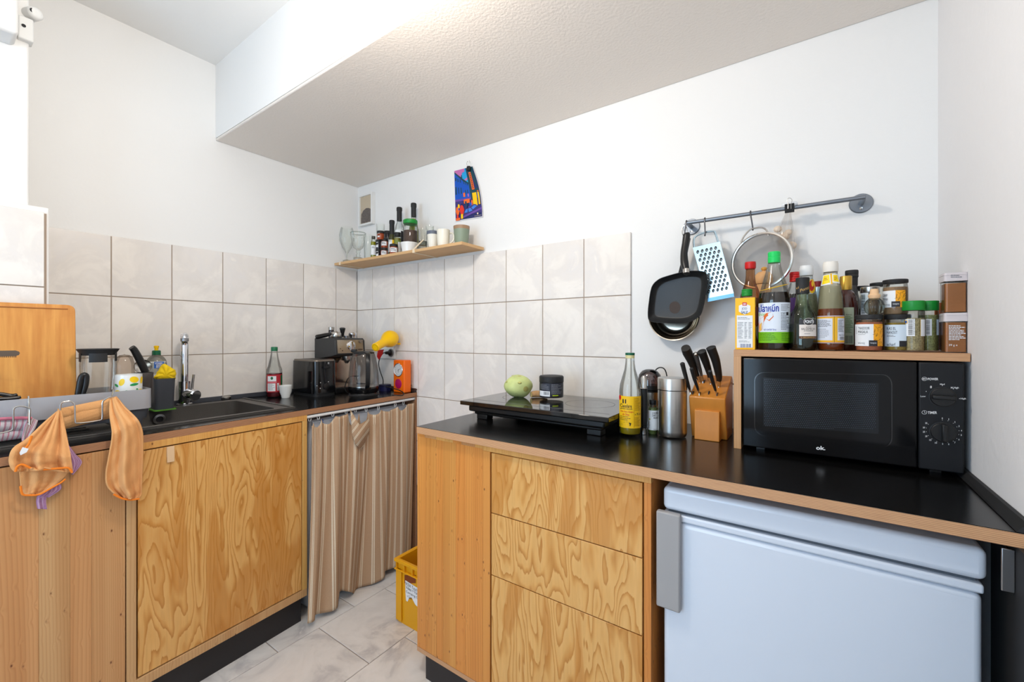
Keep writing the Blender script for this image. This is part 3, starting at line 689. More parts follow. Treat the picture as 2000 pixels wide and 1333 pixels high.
for cxh in (hx0+.16, hx1-.16):
    part('zone_ring', t, lambda m: m.rings([[Vector((cxh+r*math.cos(a*PI/24), (y0h+y1h)/2+.03+r*math.sin(a*PI/24), ht+.0003)) for a in range(48)] for r in (.0895, .091)], HL, False, False))
part('control_line', t, lambda m: m.box((hx0+.02, y0h+.055, ht+.0001), (hx1-.02, y0h+.0565, ht+.0004), HL))
# kohlrabi, ginger, tub
KOH = C('kohlrabi_skin', (196, 206, 134), .5, bump=.2, bscale=40, var=.16, vscale=28)
kp = ony(1012, 750, -.20); kd = depth(kp.x, kp.y); ks = kd/FPX
t = thing('kohlrabi', 'pale green kohlrabi lying on the left half of the hob', 'kohlrabi', (kp.x, kp.y, ht))
kz = ht+.0455
def kfn(d): 
    a = math.atan2(d.y, d.x); return 1+.035*math.sin(3*a+1)+.03*math.sin(5*d.z+2*a)-.10*max(0, d.z-.86)*5*.4
part('bulb', t, lambda m: m.ball((kp.x, kp.y, kz), .056, KOH, 28, 1.04, 1, .83, kfn))
part('leaf_scar', t, lambda m: m.lathe((kp.x-.004, kp.y, kz+.0395), [(.024, 0), (.023, .003), (.018, .0035), (.017, .001), (.004, .002)], C('kohlrabi_scar', (188, 176, 96), .7, bump=.4, bscale=80, var=.3, vscale=60)))
for k in range(5):
    a = k*1.26+.4; part('leaf_stub', t, lambda m: m.ball((kp.x+.046*math.cos(a), kp.y+.046*math.sin(a), kz+.018), .010, C('kohlrabi_stub', (188, 184, 110), .8, var=.3, vscale=60), 10, 1, 1, .5))
part('root_end', t, lambda m: m.lathe((kp.x+.048, kp.y-.018, kz-.006), [(.013, 0), (.011, .004), (.008, .005)], C('kohlrabi_dark', (160, 152, 84), .7), axis=(1, -.5, -.1)))
gp = ony(1046, 764, -.165)
t = thing('ginger_piece', 'small cut piece of ginger between the kohlrabi and the black tub', 'ginger', (gp.x, gp.y, ht))
part('root', t, lambda m: m.tube([(gp.x-.008, gp.y-.02, ht+.013), (gp.x+.006, gp.y, ht+.0145), (gp.x+.03, gp.y+.012, ht+.013), (gp.x+.045, gp.y+.02, ht+.012)], [.0115, .0135, .0125, .007], C('ginger_skin', (196, 152, 104), .8, bump=.5, bscale=150, var=.15, vscale=60), 12))
part('cut_face', t, lambda m: m.lathe((gp.x-.0083, gp.y-.0208, ht+.013), [(.0105, 0), (.0108, .0006)], C('ginger_flesh', (222, 196, 128), .7), axis=(-.57, -.82, 0)))
def cylthing(name, label, cat, px, plane, zb, prof, group=None):
    c = Cyl(px, prof, zb=zb, **plane); t = thing(name, label, cat, c.base(), group); return c, t
def segp(c, name, t, m, y0, y1, grow=0, cap0=True, cap1=True, seg=32, bevel=0):
    """part of the round body between pixel rows y0 (low) and y1 (high)"""
    return part(name, t, lambda q: c.shell(q, m, cap0, cap1, seg, c.z(y0), c.z(y1), -grow), bevel=bevel)
c, t = cylthing('plastic_tub', 'squat black screw top tub standing on the hob', 'tub', 1077, dict(y=-.17), ht, [(22.5, 773), (23.6, 770), (23.6, 745), (23.6, 742), (23.6, 736), (22, 734)])
segp(c, 'body', t, C('tub_black', (28, 28, 32), .3), 775, 747, cap1=True)
part('lid', t, lambda m: c.shell(m, BLACKM, True, True, 40, c.z(746), c.z(734), -.0006))
def lab(m):
    rect(m, c.mp, 1054, 747, 1099, 771, C('tub_label', (44, 46, 58), .5)); rect(m, c.mp, 1054.5, 762, 1074, 772, PAPER, 2); barcode(m, c.mp, 1062, 763, 1073, 769, INK, 3, 10)
    rect(m, c.mp, 1074.5, 748, 1075.5, 770, C('dk', (20, 20, 24)), 2, 1); smallprint(m, c.mp, 1077, 749, 1098, 768, 8, GREYINK, 2); smallprint(m, c.mp, 1056, 750, 1073, 760, 4, GREYINK, 2, seed=4); rect(m, c.mp, 1079, 769, 1090, 771, C('lime_print', (170, 190, 30)), 2, 3)
part('label', t, lab)

# olive oil bottle
OIL = C('olive_oil', (150, 128, 10), .1, coat=.5)
c, t = cylthing('olive_oil_bottle', 'tall clear oil bottle with a yellow label and green cap beside the hob', 'bottle', 1230.5, dict(y=-.30), TR, [(19, 847), (20.8, 843), (21.3, 835), (21.3, 765), (19.5, 750), (15, 735), (11, 722), (9.3, 710), (8.6, 698), (9, 694)])
segp(c, 'glass', t, GLASS, 847, 694, cap1=False)
segp(c, 'oil', t, OIL, 845, 796, -.0016)
segp(c, 'cork_collar', t, C('pale_cork', (214, 204, 150), .6), 700, 694, .0004)
part('cap', t, lambda m: m.lathe((c.x, c.y, c.z(694)), [(9.3*c.sh, 0), (9.4*c.sh, .0065), (8.6*c.sh, .0075)], C('dark_green_plastic', (16, 92, 66), .4)))
def lab(m):
    Y2 = C('oil_label_yellow', (240, 190, 12), .5)
    rect(m, c.mp, 1209.5, 772, 1251.5, 833, Y2, 1, 16); disc(m, c.mp, 1211, 776, 2.2, 5, RED, 2)
    txt(m, c.mp, 'Il', (1216, 778, 1223, 786), INK); txt(m, c.mp, 'Casolare', (1211.5, 787, 1234, 794), INK); txt(m, c.mp, 'grezzo naturale', (1212, 794.5, 1235, 798), INK)
    txt(m, c.mp, 'Olio Extra Vergine', (1212, 800, 1237, 804), RED); txt(m, c.mp, 'di Oliva', (1216, 805, 1229, 809), RED); smallprint(m, c.mp, 1212, 811, 1235, 820, 3, INK, 2, .3)
    poly(m, c.mp, [(1214, 825), (1219, 822), (1224, 820.5), (1229, 822), (1233, 823), (1231, 829), (1215, 829)], INK, 2); poly(m, c.mp, [(1217, 825.5), (1224, 822.5), (1230, 825), (1229, 827), (1218, 827)], Y2, 3)
    rect(m, c.mp, 1238, 774, 1238.6, 832, C('olive_print', (170, 120, 10)), 2, 1); smallprint(m, c.mp, 1239.5, 775, 1250.5, 800, 11, C('olive_print', (170, 120, 10)), 2, .45, 7); txt(m, c.mp, 'e 75 cl', (1240, 804, 1250, 808), INK); smallprint(m, c.mp, 1239, 812, 1250.5, 830, 7, C('olive_print', (170, 120, 10)), 2, .45, 8)
part('label', t, lab)
# grinder with a black middle
c, t = cylthing('electric_mill', 'slim black cylinder with silver top and foot behind the oil bottle', 'pepper mill', 1257.5, dict(y=-.26), TR, [(6.5, 846), (6.5, 836), (6.8, 835), (7.3, 818), (7.3, 759), (6.2, 758), (6.2, 739), (3, 734.5)])
segp(c, 'foot', t, STEEL, 848, 824, -.0008); segp(c, 'grip', t, BLACK, 836, 759); segp(c, 'top', t, STEEL, 759, 734.5)
part('ring', t, lambda m: c.shell(m, BLACKG, True, True, 32, c.z(834), c.z(831), -.0002))
# small herb bottle
c, t = cylthing('oregano_bottle', 'little herb bottle with a white label and black cap beside the steel canister', 'bottle', 1275, dict(y=-.23), TR, [(8.5, 848), (9.7, 844), (9.7, 800), (8, 794), (5.8, 790), (6.5, 788), (6.5, 782)])
segp(c, 'glass', t, GLASS, 848, 789, cap1=False); segp(c, 'herbs', t, C('dried_herbs', (104, 118, 60), .9, bump=.6, bscale=600, var=.4, vscale=300), 847, 797, -.0012)
segp(c, 'cap', t, BLACK, 791, 782, .0008)
def lab(m):
    rect(m, c.mp, 1266, 801, 1284.5, 839, PAPER, 1, 12); rect(m, c.mp, 1274, 804, 1274.6, 813, INK, 2, 1)
    for k, st in enumerate(('WILDER', 'BERG', 'OREGANO')): txt(m, c.mp, st, (1276, 804+k*4.6, 1284.2-(k == 1)*3, 807.6+k*4.6), INK)
    disc(m, c.mp, 1269, 818, 1.2, 1.6, C('lime_print', (170, 190, 30)), 2); txt(m, c.mp, 'wajos', (1276, 836, 1282, 838.5), GREYINK); smallprint(m, c.mp, 1266.5, 822, 1270, 836, 6, GREYINK, 2)
part('label', t, lab)
# steel canister
c, t = cylthing('steel_canister', 'brushed steel lidded canister between herb bottle and knife block', 'canister', 1313, dict(y=-.235), TR, [(26, 849), (28.5, 845), (28.8, 840), (28.8, 763), (28.8, 761), (28.8, 740), (28, 738)])
segp(c, 'body', t, STEEL, 850, 762); part('lid', t, lambda m: c.shell(m, STEEL, True, True, 40, c.z(761), c.z(738), -.0008), bevel=.0008)
# coffee grinder behind with smoky dome
c, t = cylthing('coffee_grinder', 'steel electric grinder with a smoky plastic dome behind the slim mill', 'coffee grinder', 1269, dict(y=-.12), TR, [(21, 842), (22, 835), (22, 762), (24, 760), (24, 752), (23.5, 742), (21, 732), (15, 725), (8, 722), (.5, 721.3)])
segp(c, 'body', t, STEEL, 842, 764, -.002); segp(c, 'collar', t, BLACK, 765, 752); segp(c, 'dome', t, glass('smoky_dome', (150, 128, 128), .6, 1, .06), 752, 721.5, cap0=False)
cb = ony(1291, 720, -.06)
def P2(px, py, y=-.06): return ony(px, py, y)
t = tag(MB().tube([P2(1277, 746), P2(1277, 732), P2(1281, 723), P2(1288, 718.5), P2(1296, 720), P2(1301, 728), P2(1303, 745), P2(1303, 790), P2(1303, 842)], .0022, BLACK).build('power_cable'), 'black cable looping up behind the steel canister', 'cable')
t = tag(MB().tube([P2(1418, 765, -.05), P2(1426, 755, -.05), P2(1434, 750, -.05), P2(1450, 750, -.05), P2(1470, 760, -.05)], .0022, BLACK).build('power_cable'), 'black cable running behind the knife block towards the microwave', 'cable')
# knife block with knives
KW = C('knife_block_wood', (206, 132, 48), .4, var=.1, vscale=30, stretch=(1, 1, .15), coat=.2); KD = C('knife_block_shade', (186, 112, 40), .45, var=.12, vscale=30, stretch=(1, .15, 1))
bA, bB = onz(1358, 856, TR), onz(1405, 861, TR); by = -.235
bx0, bx1 = ony(1356, 850, by).x, ony(1405, 850, by).x
t = thing('knife_block', 'slanted wooden knife block holding seven knives beside the microwave', 'knife block', ((bx0+bx1)/2, by, TR))
# footprint block and slanted main body in the plane x = const
ex = .004
ax0, ax1 = bx0-.016, bx1+.016
def sl(y, z): return (y, z)
front_low = (by, TR); 
prof_main = [(-.195, TR), (-.09, TR), (-.075, TR+.175), (-.095, TR+.19), (-.235, TR+.132), (-.232, TR+.112)]
def prism_x(m, pr, x0, x1, mt):
    n = len(pr); m.add([(x0, y, z) for y, z in pr]+[(x1, y, z) for y, z in pr], [list(range(n)), list(range(n, 2*n))[::-1]]+[(i, n+i, n+(i+1) % n, (i+1) % n) for i in range(n)], mt)
part('block', t, lambda m: prism_x(m, prof_main, ax0, ax1, KW), bevel=.003)
part('front_foot', t, lambda m: prism_x(m, [(by, TR), (-.19, TR), (-.19, TR+.098), (by, TR+.091)], bx0, bx1, KW), bevel=.002)
top_n = Vector((0, -.058, .14)).normalized()                     # slanted top face normal
def on_top(px, py): return hit(px, py, (0, -.235, TR+.132), (0, -.058, .14))
for px, py in ((1354, 768), (1367, 770), (1385, 768), (1401, 771), (1376, 746), (1388, 748)):
    q = on_top(px, py); part('slot', t, lambda m: m.box((q.x-.0012, q.y-.010, q.z-.006), (q.x+.0012, q.y+.010, q.z+.0052), INK))
KH = C('knife_handle', (22, 21, 21), .45)
def knife(label, pts, wd, butt=None, mt=None, depth_y=None):
    """handle as a swept oval from the bolster up; pts in pixels with real distance"""
    q0 = on_top(*pts[0]); P = [Vector(q0)+Vector((0, 0, .002))]
    for i, (px, py) in enumerate(pts[1:]):
        yy = q0.y-.022*(i+1)*(1 if depth_y is None else depth_y); P.append(ony(px, py, yy))
    k = thing('kitchen_knife', label, 'knife', P[0], 'knives in the wooden block')
    part('bolster', k, lambda m: m.tube([P[0], P[0]*.75+P[1]*.25, P[0]*.4+P[1]*.6], [wd*.28, wd*.42, wd*.5], STEEL, 10))
    Q = [P[0]*.5+P[1]*.5]+P[1:]
    n = len(Q); rad = [wd*.42]+[wd*.62, wd*.8, wd, wd*1.02, wd*.98][:n-2]+[wd*.9]
    part('handle', k, lambda m: m.tube(Q, rad, mt or KH, 12), sharp=60)
    if butt: part('butt', k, lambda m: m.lathe(Q[-1], [(wd*.9, -.001), (wd*.92, .003), (wd*.5, .006)], butt, axis=(Q[-1]-Q[-2]), seg=20))
    part('blade', k, lambda m: m.box(P[0]+Vector((-.0008, -.004, -.03)), P[0]+Vector((.0008, .010, .004)), STEEL))
    return k
# back row
knife('large knife with rounded black handle, leftmost of the tall back row in the block', [(1367, 748), (1358, 726), (1350, 706), (1343, 690), (1339, 680)], .0155, depth_y=.8)
knife('sharpening steel with a grey handle and silver end in the middle of the block', [(1373, 748), (1368, 725), (1363, 708), (1359, 692)], .0085, STEEL, C('steel_handle_grey', (70, 68, 66), .4), .8)
knife('black handled knife with flat oval end, middle of the tall back row in the block', [(1388, 750), (1385, 728), (1378, 706), (1371, 688)], .0145, BLACKM, None, .8)
knife('black handled knife with flat oval end, rightmost of the tall back row in the block', [(1404, 756), (1404, 735), (1398, 705), (1389, 681)], .0155, BLACKM, None, .8)
# front row
knife('short paring knife, leftmost of the three small knives in the block', [(1349, 769), (1345, 755), (1339, 735), (1333, 712)], .0078, BLACKM, None, .5)
knife('short paring knife, middle of the three small knives in the block', [(1366, 772), (1362, 757), (1356, 740), (1351, 722)], .0064, BLACKM, None, .5)
knife('short paring knife, rightmost of the three small knives in the block', [(1400, 773), (1396, 758), (1391, 742), (1387, 727)], .0066, BLACKM, None, .5)

# ---------------------------------------------------------------- microwave and the box shelf over it
YB = -.283; SZ = 1.1865
t = thing('microwave_shelf', 'plywood bridge shelf standing over the microwave with jars on top', 'shelf', (2.4, YB, TR))
sx0 = ony(1433, 700, YB).x
part('top_board', t, lambda m: m.box((sx0, YB, SZ-.0185), (RX-.002, -.01, SZ), EDGE_L), bevel=.0006)
part('side_board', t, lambda m: m.box((sx0, YB, TR), (ony(1447.5, 700, YB).x, -.01, SZ-.0185), PINE_B), bevel=.0006)
MWF = mat('microwave_front', (8, 8, 10), .09, spec=.28); MWP = mat('microwave_panel', (24, 25, 28), .45, spec=.3)
mx0, mx1 = ony(1448, 700, YB).x+.004, RX-.012; mz0, mz1 = TR+.012, SZ-.022; YM = -.288
t = thing('microwave', 'black microwave oven with two dials under the plywood shelf', 'microwave', ((mx0+mx1)/2, -.15, TR))
xd = ony(1793, 800, YM).x
part('body', t, lambda m: m.box((mx0, -.262, mz0), (mx1, -.02, mz1), BLACKM), bevel=.004)
dr = part('door', t, lambda m: m.box((mx0, YM, mz0), (xd-.001, -.263, mz1), MWF), bevel=.003)
cp = part('control_panel', t, lambda m: m.box((xd+.001, YM, mz0), (mx1, -.263, mz1), MWP), bevel=.003)
mf = plane_mp((0, YM, 0), (0, -1, 0), .0003)
def rrect_px(x0, y0, x1, y1, sl, r, n=6):
    """rounded rectangle outline in pixels on the receding front: sl = extra drop at the right edge (top, bottom)"""
    def W(u, v): x = x0+(x1-x0)*u; yt = y0+sl[0]*u; yb = y1+sl[1]*u; return (x, yt+(yb-yt)*v)
    out = []
    for cx_, cy_, a0 in ((1-r, 1-r*2, 0), (r, 1-r*2, PI/2), (r, r*2, PI), (1-r, r*2, 3*PI/2)):
        for k in range(n+1): a = a0+PI/2*k/n; out.append(W(cx_+r*math.cos(a), cy_+2*r*math.sin(a)))
    return out
o1 = rrect_px(1473, 727, 1743, 850, (5, 26), .07); o2 = [(x*.985+1608*.015, y*.985+800*.015) for x, y in o1]
part('window_frame', dr, lambda m: m.rings([[mf(x, y, 1) for x, y in o1], [mf(x, y, 8) for x, y in o1], [mf(x, y, 8) for x, y in o2], [mf(x, y, 1) for x, y in o2]], BLACKG, False, False))
SCR = mat('microwave_mesh', (12, 16, 22), .12, spec=.4)
def mesh_dots(m):
    for r in range(26):
        for c_ in range(58):
            x = 1494+c_*3.75+(r % 2)*1.9; y = 742+r*3.6+(x-1494)*.045
            if x < 1712 and y < 838: disc(m, mf, x, y, .75, .75, C('mesh_hole', (58, 70, 84), .4), 2, 4)
part('window_screen', dr, lambda m: quadp(m, mf, ((1491, 738), (1716, 749), (1716, 848), (1491, 832)), SCR, 1.2))
o = part('screen_perforation', dr, mesh_dots); o['kind'] = 'stuff'
part('maker_mark', dr, lambda m: txt(m, mf, 'ok.', ((1594, 871), (1612, 872.5), (1612, 880), (1594, 879)), WHITEPRINT, 2, .03))
def sym(m, cx, cy, wave):
    m.rings([[mf(cx+r*math.cos(a*PI/12), cy+r*.72*math.sin(a*PI/12), 2) for a in range(24)] for r in (5.2, 4.5)], WHITEPRINT, False, False)
    if wave: txt(m, mf, 'MV', (cx-3.4, cy-1.4, cx+3.4, cy+1.6), WHITEPRINT, 2, .02)
    else: quadp(m, mf, ((cx-.3, cy-3), (cx+.3, cy-3), (cx+.3, cy+.4), (cx-.3, cy+.4)), WHITEPRINT, 2); quadp(m, mf, ((cx, cy), (cx+2.8, cy+.3), (cx+2.8, cy+.8), (cx, cy+.5)), WHITEPRINT, 2)
def pr(m):
    sym(m, 1805.5, 740.5, True); txt(m, mf, 'POWER', (1812, 738.6, 1832.5, 743.2), WHITEPRINT, 2, .02)
    sym(m, 1805.5, 806, False); txt(m, mf, 'TIMER', (1812, 804, 1830, 809), WHITEPRINT, 2, .02)
    for st, b in (('Med', (1836, 749.5, 1845, 752.4)), ('M.High', (1857, 756, 1872.5, 760.5)), ('High', (1876, 777.5, 1886.5, 781.5)), ('Low', (1798, 773, 1808, 776)), ('8', (1816.5, 754, 1820, 758.8))): txt(m, mf, st, b, WHITEPRINT, 2, .01)
    for x, y in ((1840.5, 753.5), (1862, 760), (1874, 779), (1809, 765)): disc(m, mf, x, y, .8, .8, WHITEPRINT, 2, 8)
    for st, x, y in (('0', 1840.5, 817.5), ('1', 1853, 819.5), ('2', 1865, 825), ('3', 1873, 833), ('4', 1878, 841.7), ('5', 1877.5, 850.3), ('6', 1873, 859), ('7', 1865, 865), ('8', 1853, 868.3), ('9', 1841, 868), ('10', 1828, 865.5), ('15', 1817, 860), ('20', 1809, 852.6), ('25', 1804.5, 844), ('30', 1804.5, 835.6), ('35', 1809, 827)):
        w_ = (.45 if st == '1' else 1.0) if len(st) == 1 else 2.0; txt(m, mf, st, (x-w_, y-1.6, x+w_, y+1.6), WHITEPRINT, 2, .01)
        dx, dy = 1841-x, 843-y; k = .13; disc(m, mf, x+dx*k, y+dy*k, .6, .6, WHITEPRINT, 2, 6)
part('lettering', cp, pr)
kn = Vector((0, -1, 0))
for (kx, ky, hz) in ((1841, 776, True), (1842, 845, False)):
    q = ony(kx, ky, YM); kdep = depth(q.x, q.y); kr = 20.5*kdep/FPX*.9
    kp_ = part('dial', cp, lambda m: m.lathe(q, [(kr*1.08, 0), (kr*1.08, .001), (kr, .0012), (kr*.98, .004), (kr*.93, .005)], BLACK, axis=(0, -1, 0), seg=40))
    a = (kr*.9, .0045) if hz else (.0045, kr*.9)
    part('grip', kp_, lambda m: m.box((q.x-a[0], q.y-.018, q.z-a[1]), (q.x+a[0], q.y-.004, q.z+a[1]), BLACK), bevel=.002)
for xx in (mx0+.03, mx1-.05): part('foot', t, lambda m: m.box((xx, -.25, TR), (xx+.02, -.23, mz0), BLACK))
for xx in (mx0+.03, mx1-.05): part('foot', t, lambda m: m.box((xx, -.06, TR), (xx+.02, -.04, mz0), BLACK))

# ================================================================ BOTTLES AND JARS ON THE MICROWAVE SHELF
YR1, YR2, YR3 = -.235, -.155, -.075
def shp(px, y): p = ony(px, HOR, y); return depth(p.x, p.y)/FPX
# salt carton
SY = C('salt_yellow', (250, 190, 20), .5)
ya = -.262; xl, xr = ony(1436, 650, ya).x, ony(1474.5, 650, ya).x; zt_ = ony(1455, 582, ya).z
t = thing('salt_carton', 'yellow salt carton at the left end of the microwave shelf', 'carton', ((xl+xr)/2, -.24, SZ))
part('box', t, lambda m: m.box((xl, ya, SZ), (xr, ya+.036, zt_), SY), bevel=.0006)
def lab(m):
    f = plane_mp((0, ya, 0), (0, -1, 0))
    txt(m, f, 'JOD', (1448.5, 601, 1459, 606.5), C('salt_blue', (40, 70, 130)), 3, .0); txt(m, f, 'SALZ', (1447.5, 608, 1460.5, 613), C('salt_blue', (40, 70, 130)), 3, .02)
    poly(m, f, [(1443, 597.5), (1454.5, 593), (1465.5, 597.5), (1465.5, 609), (1454.5, 615), (1443, 609)], PAPER, 2); rect(m, f, 1450, 591, 1458.5, 597.5, RED, 3, 1); rect(m, f, 1451.5, 593, 1457, 594, PAPER, 4, 1); rect(m, f, 1451.5, 595, 1457, 596, PAPER, 4, 1)
    rect(m, f, 1439, 616.5, 1470, 679.5, PAPER, 2, 1); smallprint(m, f, 1441, 620, 1469, 626, 2, GREYINK, 3, .3); smallprint(m, f, 1441, 630, 1452, 663, 11, GREYINK, 3, .35, 2); smallprint(m, f, 1454, 630, 1460, 663, 11, GREYINK, 3, .35, 5); smallprint(m, f, 1462, 630, 1469, 663, 11, GREYINK, 3, .35, 6)
    smallprint(m, f, 1443, 666, 1468, 670, 2, GREYINK, 3, .35); barcode(m, f, 1446, 672, 1467, 679, C('salt_blue', (40, 70, 130)), 3, 12)
part('print', t, lab)
def lab(m):
    f = plane_mp((xr, 0, 0), (1, 0, 0)); rect(m, f, 1475.5, 600, 1479.5, 636, C('salt_red', (190, 60, 40)), 1, 1); poly(m, f, [(1476, 640), (1480, 636), (1480, 665), (1477, 655)], PAPER, 1)
part('side_print', t, lab)
SOY = C('soy_brown', (26, 12, 8), .08, coat=.6); SOYT = glass('brown_tinted_glass', (226, 190, 156), .7, .6)
# squid sauce
c, t = cylthing('fish_sauce_bottle', 'tall clear sauce bottle with bright green cap and a Thai label with a squid', 'bottle', 1512, dict(y=YR1), SZ, [(30, 684), (31.5, 680), (31.5, 592), (31, 580), (29, 572), (22, 548), (14, 522), (12, 512), (12, 510)])
segp(c, 'glass', t, GLASS, 684, 510, cap1=False); segp(c, 'sauce', t, SOY, 683, 572.5, -.0012)
part('cap', t, lambda m: m.lathe((c.x, c.y, 0), [(12.2*c.sh, c.z(514)), (12.6*c.sh, c.z(511)), (12.9*c.sh, c.z(504)), (12*c.sh, c.z(503)), (12.6*c.sh, c.z(500)), (12.6*c.sh, c.z(494)), (11*c.sh, c.z(492.5))], LGREEN))
part('rubber_band', t, lambda m: m.tube([(c.x+(c.rad(c.z(562))+.0012)*math.cos(a*PI/12), c.y+(c.rad(c.z(562))+.0012)*math.sin(a*PI/12), c.z(562)+.008*math.cos(a*PI/12-.4)) for a in range(24)], .0009, YEL, 5, True))
def lab(m):
    WB = C('label_pale_blue', (222, 230, 240), .5); BL = C('thai_blue', (20, 50, 160), .5); SQ = C('squid_orange', (222, 110, 40), .6)
    rect(m, c.mp, 1481, 593, 1542.5, 649, WB, 1, 20); rect(m, c.mp, 1481, 649, 1542.5, 670, C('label_green', (120, 190, 20), .5), 1, 20)
    txt(m, c.mp, 'ปลาหมึก', (1481.5, 596, 1521, 610.5), BL, 2, .03); txt(m, c.mp, 'ตรา', (1484, 594.5, 1491, 599), BL, 2, .0); txt(m, c.mp, 'น้ำปลา', (1482, 611.5, 1495, 617.5), C('label_green', (120, 190, 20), .5), 2)
    poly(m, c.mp, [(1482.5, 650), (1481.5, 632), (1486, 622), (1493, 617), (1497, 620), (1492, 630), (1488, 645)], SQ, 2)
    for tt in (((1492, 618), (1499, 614), (1501, 617), (1496, 621)), ((1488, 622), (1496, 613), (1507, 611), (1496, 616)), ((1493, 622), (1502, 626), (1510, 619), (1509, 613), (1511, 620), (1503, 628))): poly(m, c.mp, tt, SQ, 3)
    poly(m, c.mp, [(1482, 648), (1484, 634), (1488, 630), (1487, 646)], C('squid_yellow', (240, 190, 90), .6), 3)
    txt(m, c.mp, 'NET CONTENT 720 ml.', (1492, 643, 1516, 646.5), BL, 2, 0); smallprint(m, c.mp, 1525, 597, 1541, 610, 5, GREYINK, 2, .4, 2); smallprint(m, c.mp, 1525, 618, 1541, 646, 10, GREYINK, 2, .45, 3); txt(m, c.mp, 'ราคา', (1525, 612, 1534, 617), INK, 2, 0); rect(m, c.mp, 1535, 611.5, 1539, 617.5, INK, 2, 2)
    smallprint(m, c.mp, 1484, 651, 1520, 667, 7, C('label_dark_green', (50, 110, 10)), 2, .35, 9); smallprint(m, c.mp, 1526, 652, 1541, 667, 5, C('label_dark_green', (50, 110, 10)), 2, .35, 11)
part('label', t, lab)
# red capped bottle behind the carton
c, t = cylthing('soy_sauce_bottle', 'brownish sauce bottle with a red flip cap behind the yellow salt carton', 'bottle', 1465.5, dict(y=YR2), SZ, [(20, 684), (21, 678), (21, 590), (20, 578), (16, 566), (10.5, 552), (9.2, 540), (9, 524)])
segp(c, 'glass', t, SOYT, 684, 524, cap1=False); segp(c, 'sauce', t, C('light_soy', (168, 120, 78), .2), 683, 583, -.0014)
part('cap', t, lambda m: m.lathe((c.x, c.y, 0), [(10*c.sh, c.z(526)), (11*c.sh, c.z(524)), (11.2*c.sh, c.z(515)), (10.6*c.sh, c.z(514.5)), (10.6*c.sh, c.z(512.5))], RED))
c, t = cylthing('condiment_bottle', 'small bottle with a ribbed green cap directly behind the yellow salt carton', 'bottle', 1459, dict(y=-.205), SZ, [(15, 684), (15, 600), (12, 588), (9.5, 584), (9.5, 580)])
segp(c, 'glass', t, GLASS, 684, 580, cap1=False)
part('cap', t, lambda m: m.lathe((c.x, c.y, 0), [x for k in range(4) for x in ((10.3*c.sh, c.z(579-3.3*k)), (10.9*c.sh, c.z(578-3.3*k)), (10.9*c.sh, c.z(576.5-3.3*k)))]+[(9.5*c.sh, c.z(565.5))], GREEN))
# pepper mill
WD = C('mill_wood', (222, 172, 118), .5, var=.08, vscale=40, stretch=(1, 1, .2))
c, t = cylthing('wooden_pepper_mill', 'turned pale wood pepper mill behind the green capped sauce bottle', 'pepper mill', 1491.5, dict(y=-.065), SZ, [(17, 684), (18, 680), (13, 640), (12, 610), (15, 575), (16, 556)])
segp(c, 'body', t, WD, 684, 556)
part('head', t, lambda m: m.lathe((c.x, c.y, 0), [(17*c.sh, c.z(555)), (18.3*c.sh, c.z(553)), (18.5*c.sh, c.z(545)), (16.5*c.sh, c.z(537)), (11*c.sh, c.z(532)), (4*c.sh, c.z(530.5)), (3*c.sh, c.z(529))], WD))
part('knob', t, lambda m: m.ball((c.x+.001, c.y, c.z(525.5)), 6.2*c.sh, C('mill_knob', (214, 158, 72), .4), 16, 1, 1, .75))
# red screw cap with purple label
c, t = cylthing('vinegar_bottle', 'dark bottle with a ribbed red cap behind the balsamic bottle', 'bottle', 1552, dict(y=-.06), SZ, [(20, 684), (20, 585), (18, 572), (11, 560), (9.3, 552)])
segp(c, 'glass', t, GLASS, 684, 552, cap1=False); segp(c, 'vinegar', t, C('dark_vinegar', (30, 16, 22), .1), 683, 575, -.0014)
part('cap', t, lambda m: m.lathe((c.x, c.y, 0), [x for k in range(4) for x in ((9.6*c.sh, c.z(551-4.2*k)), (10.3*c.sh, c.z(550-4.2*k)), (10.3*c.sh, c.z(548-4.2*k)))]+[(9*c.sh, c.z(532))], RED))
part('label', t, lambda m: rect(m, c.mp, 1540, 583, 1558, 640, C('purple_label', (70, 34, 110), .5)))
# hot sauce with white cap behind
c, t = cylthing('chilli_sauce_bottle', 'speckled sauce bottle with a white cap and a round yellow red neck label', 'bottle', 1575, dict(y=YR2+.01), SZ, [(24, 684), (25, 676), (25, 610), (22, 585), (17, 560), (13, 545), (12.6, 538)])
segp(c, 'glass', t, GLASS, 684, 538, cap1=False); segp(c, 'sauce', t, C('grey_green_sauce', (142, 144, 112), .4, var=.3, vscale=300), 683, 576, -.0016)
part('cap', t, lambda m: m.lathe((c.x, c.y, 0), [(13*c.sh, c.z(539)), (13.6*c.sh, c.z(537)), (13.8*c.sh, c.z(524)), (12.5*c.sh, c.z(522)), (12.5*c.sh, c.z(519.5))], WHITEP))
def lab(m): disc(m, c.mp, 1586, 561, 7, 14, YEL, 1, 20); disc(m, c.mp, 1585, 560, 5, 10.5, C('red_print', (190, 30, 20)), 2, 20); disc(m, c.mp, 1587, 556, 2.4, 6, YEL, 3, 12)
part('label', t, lab)
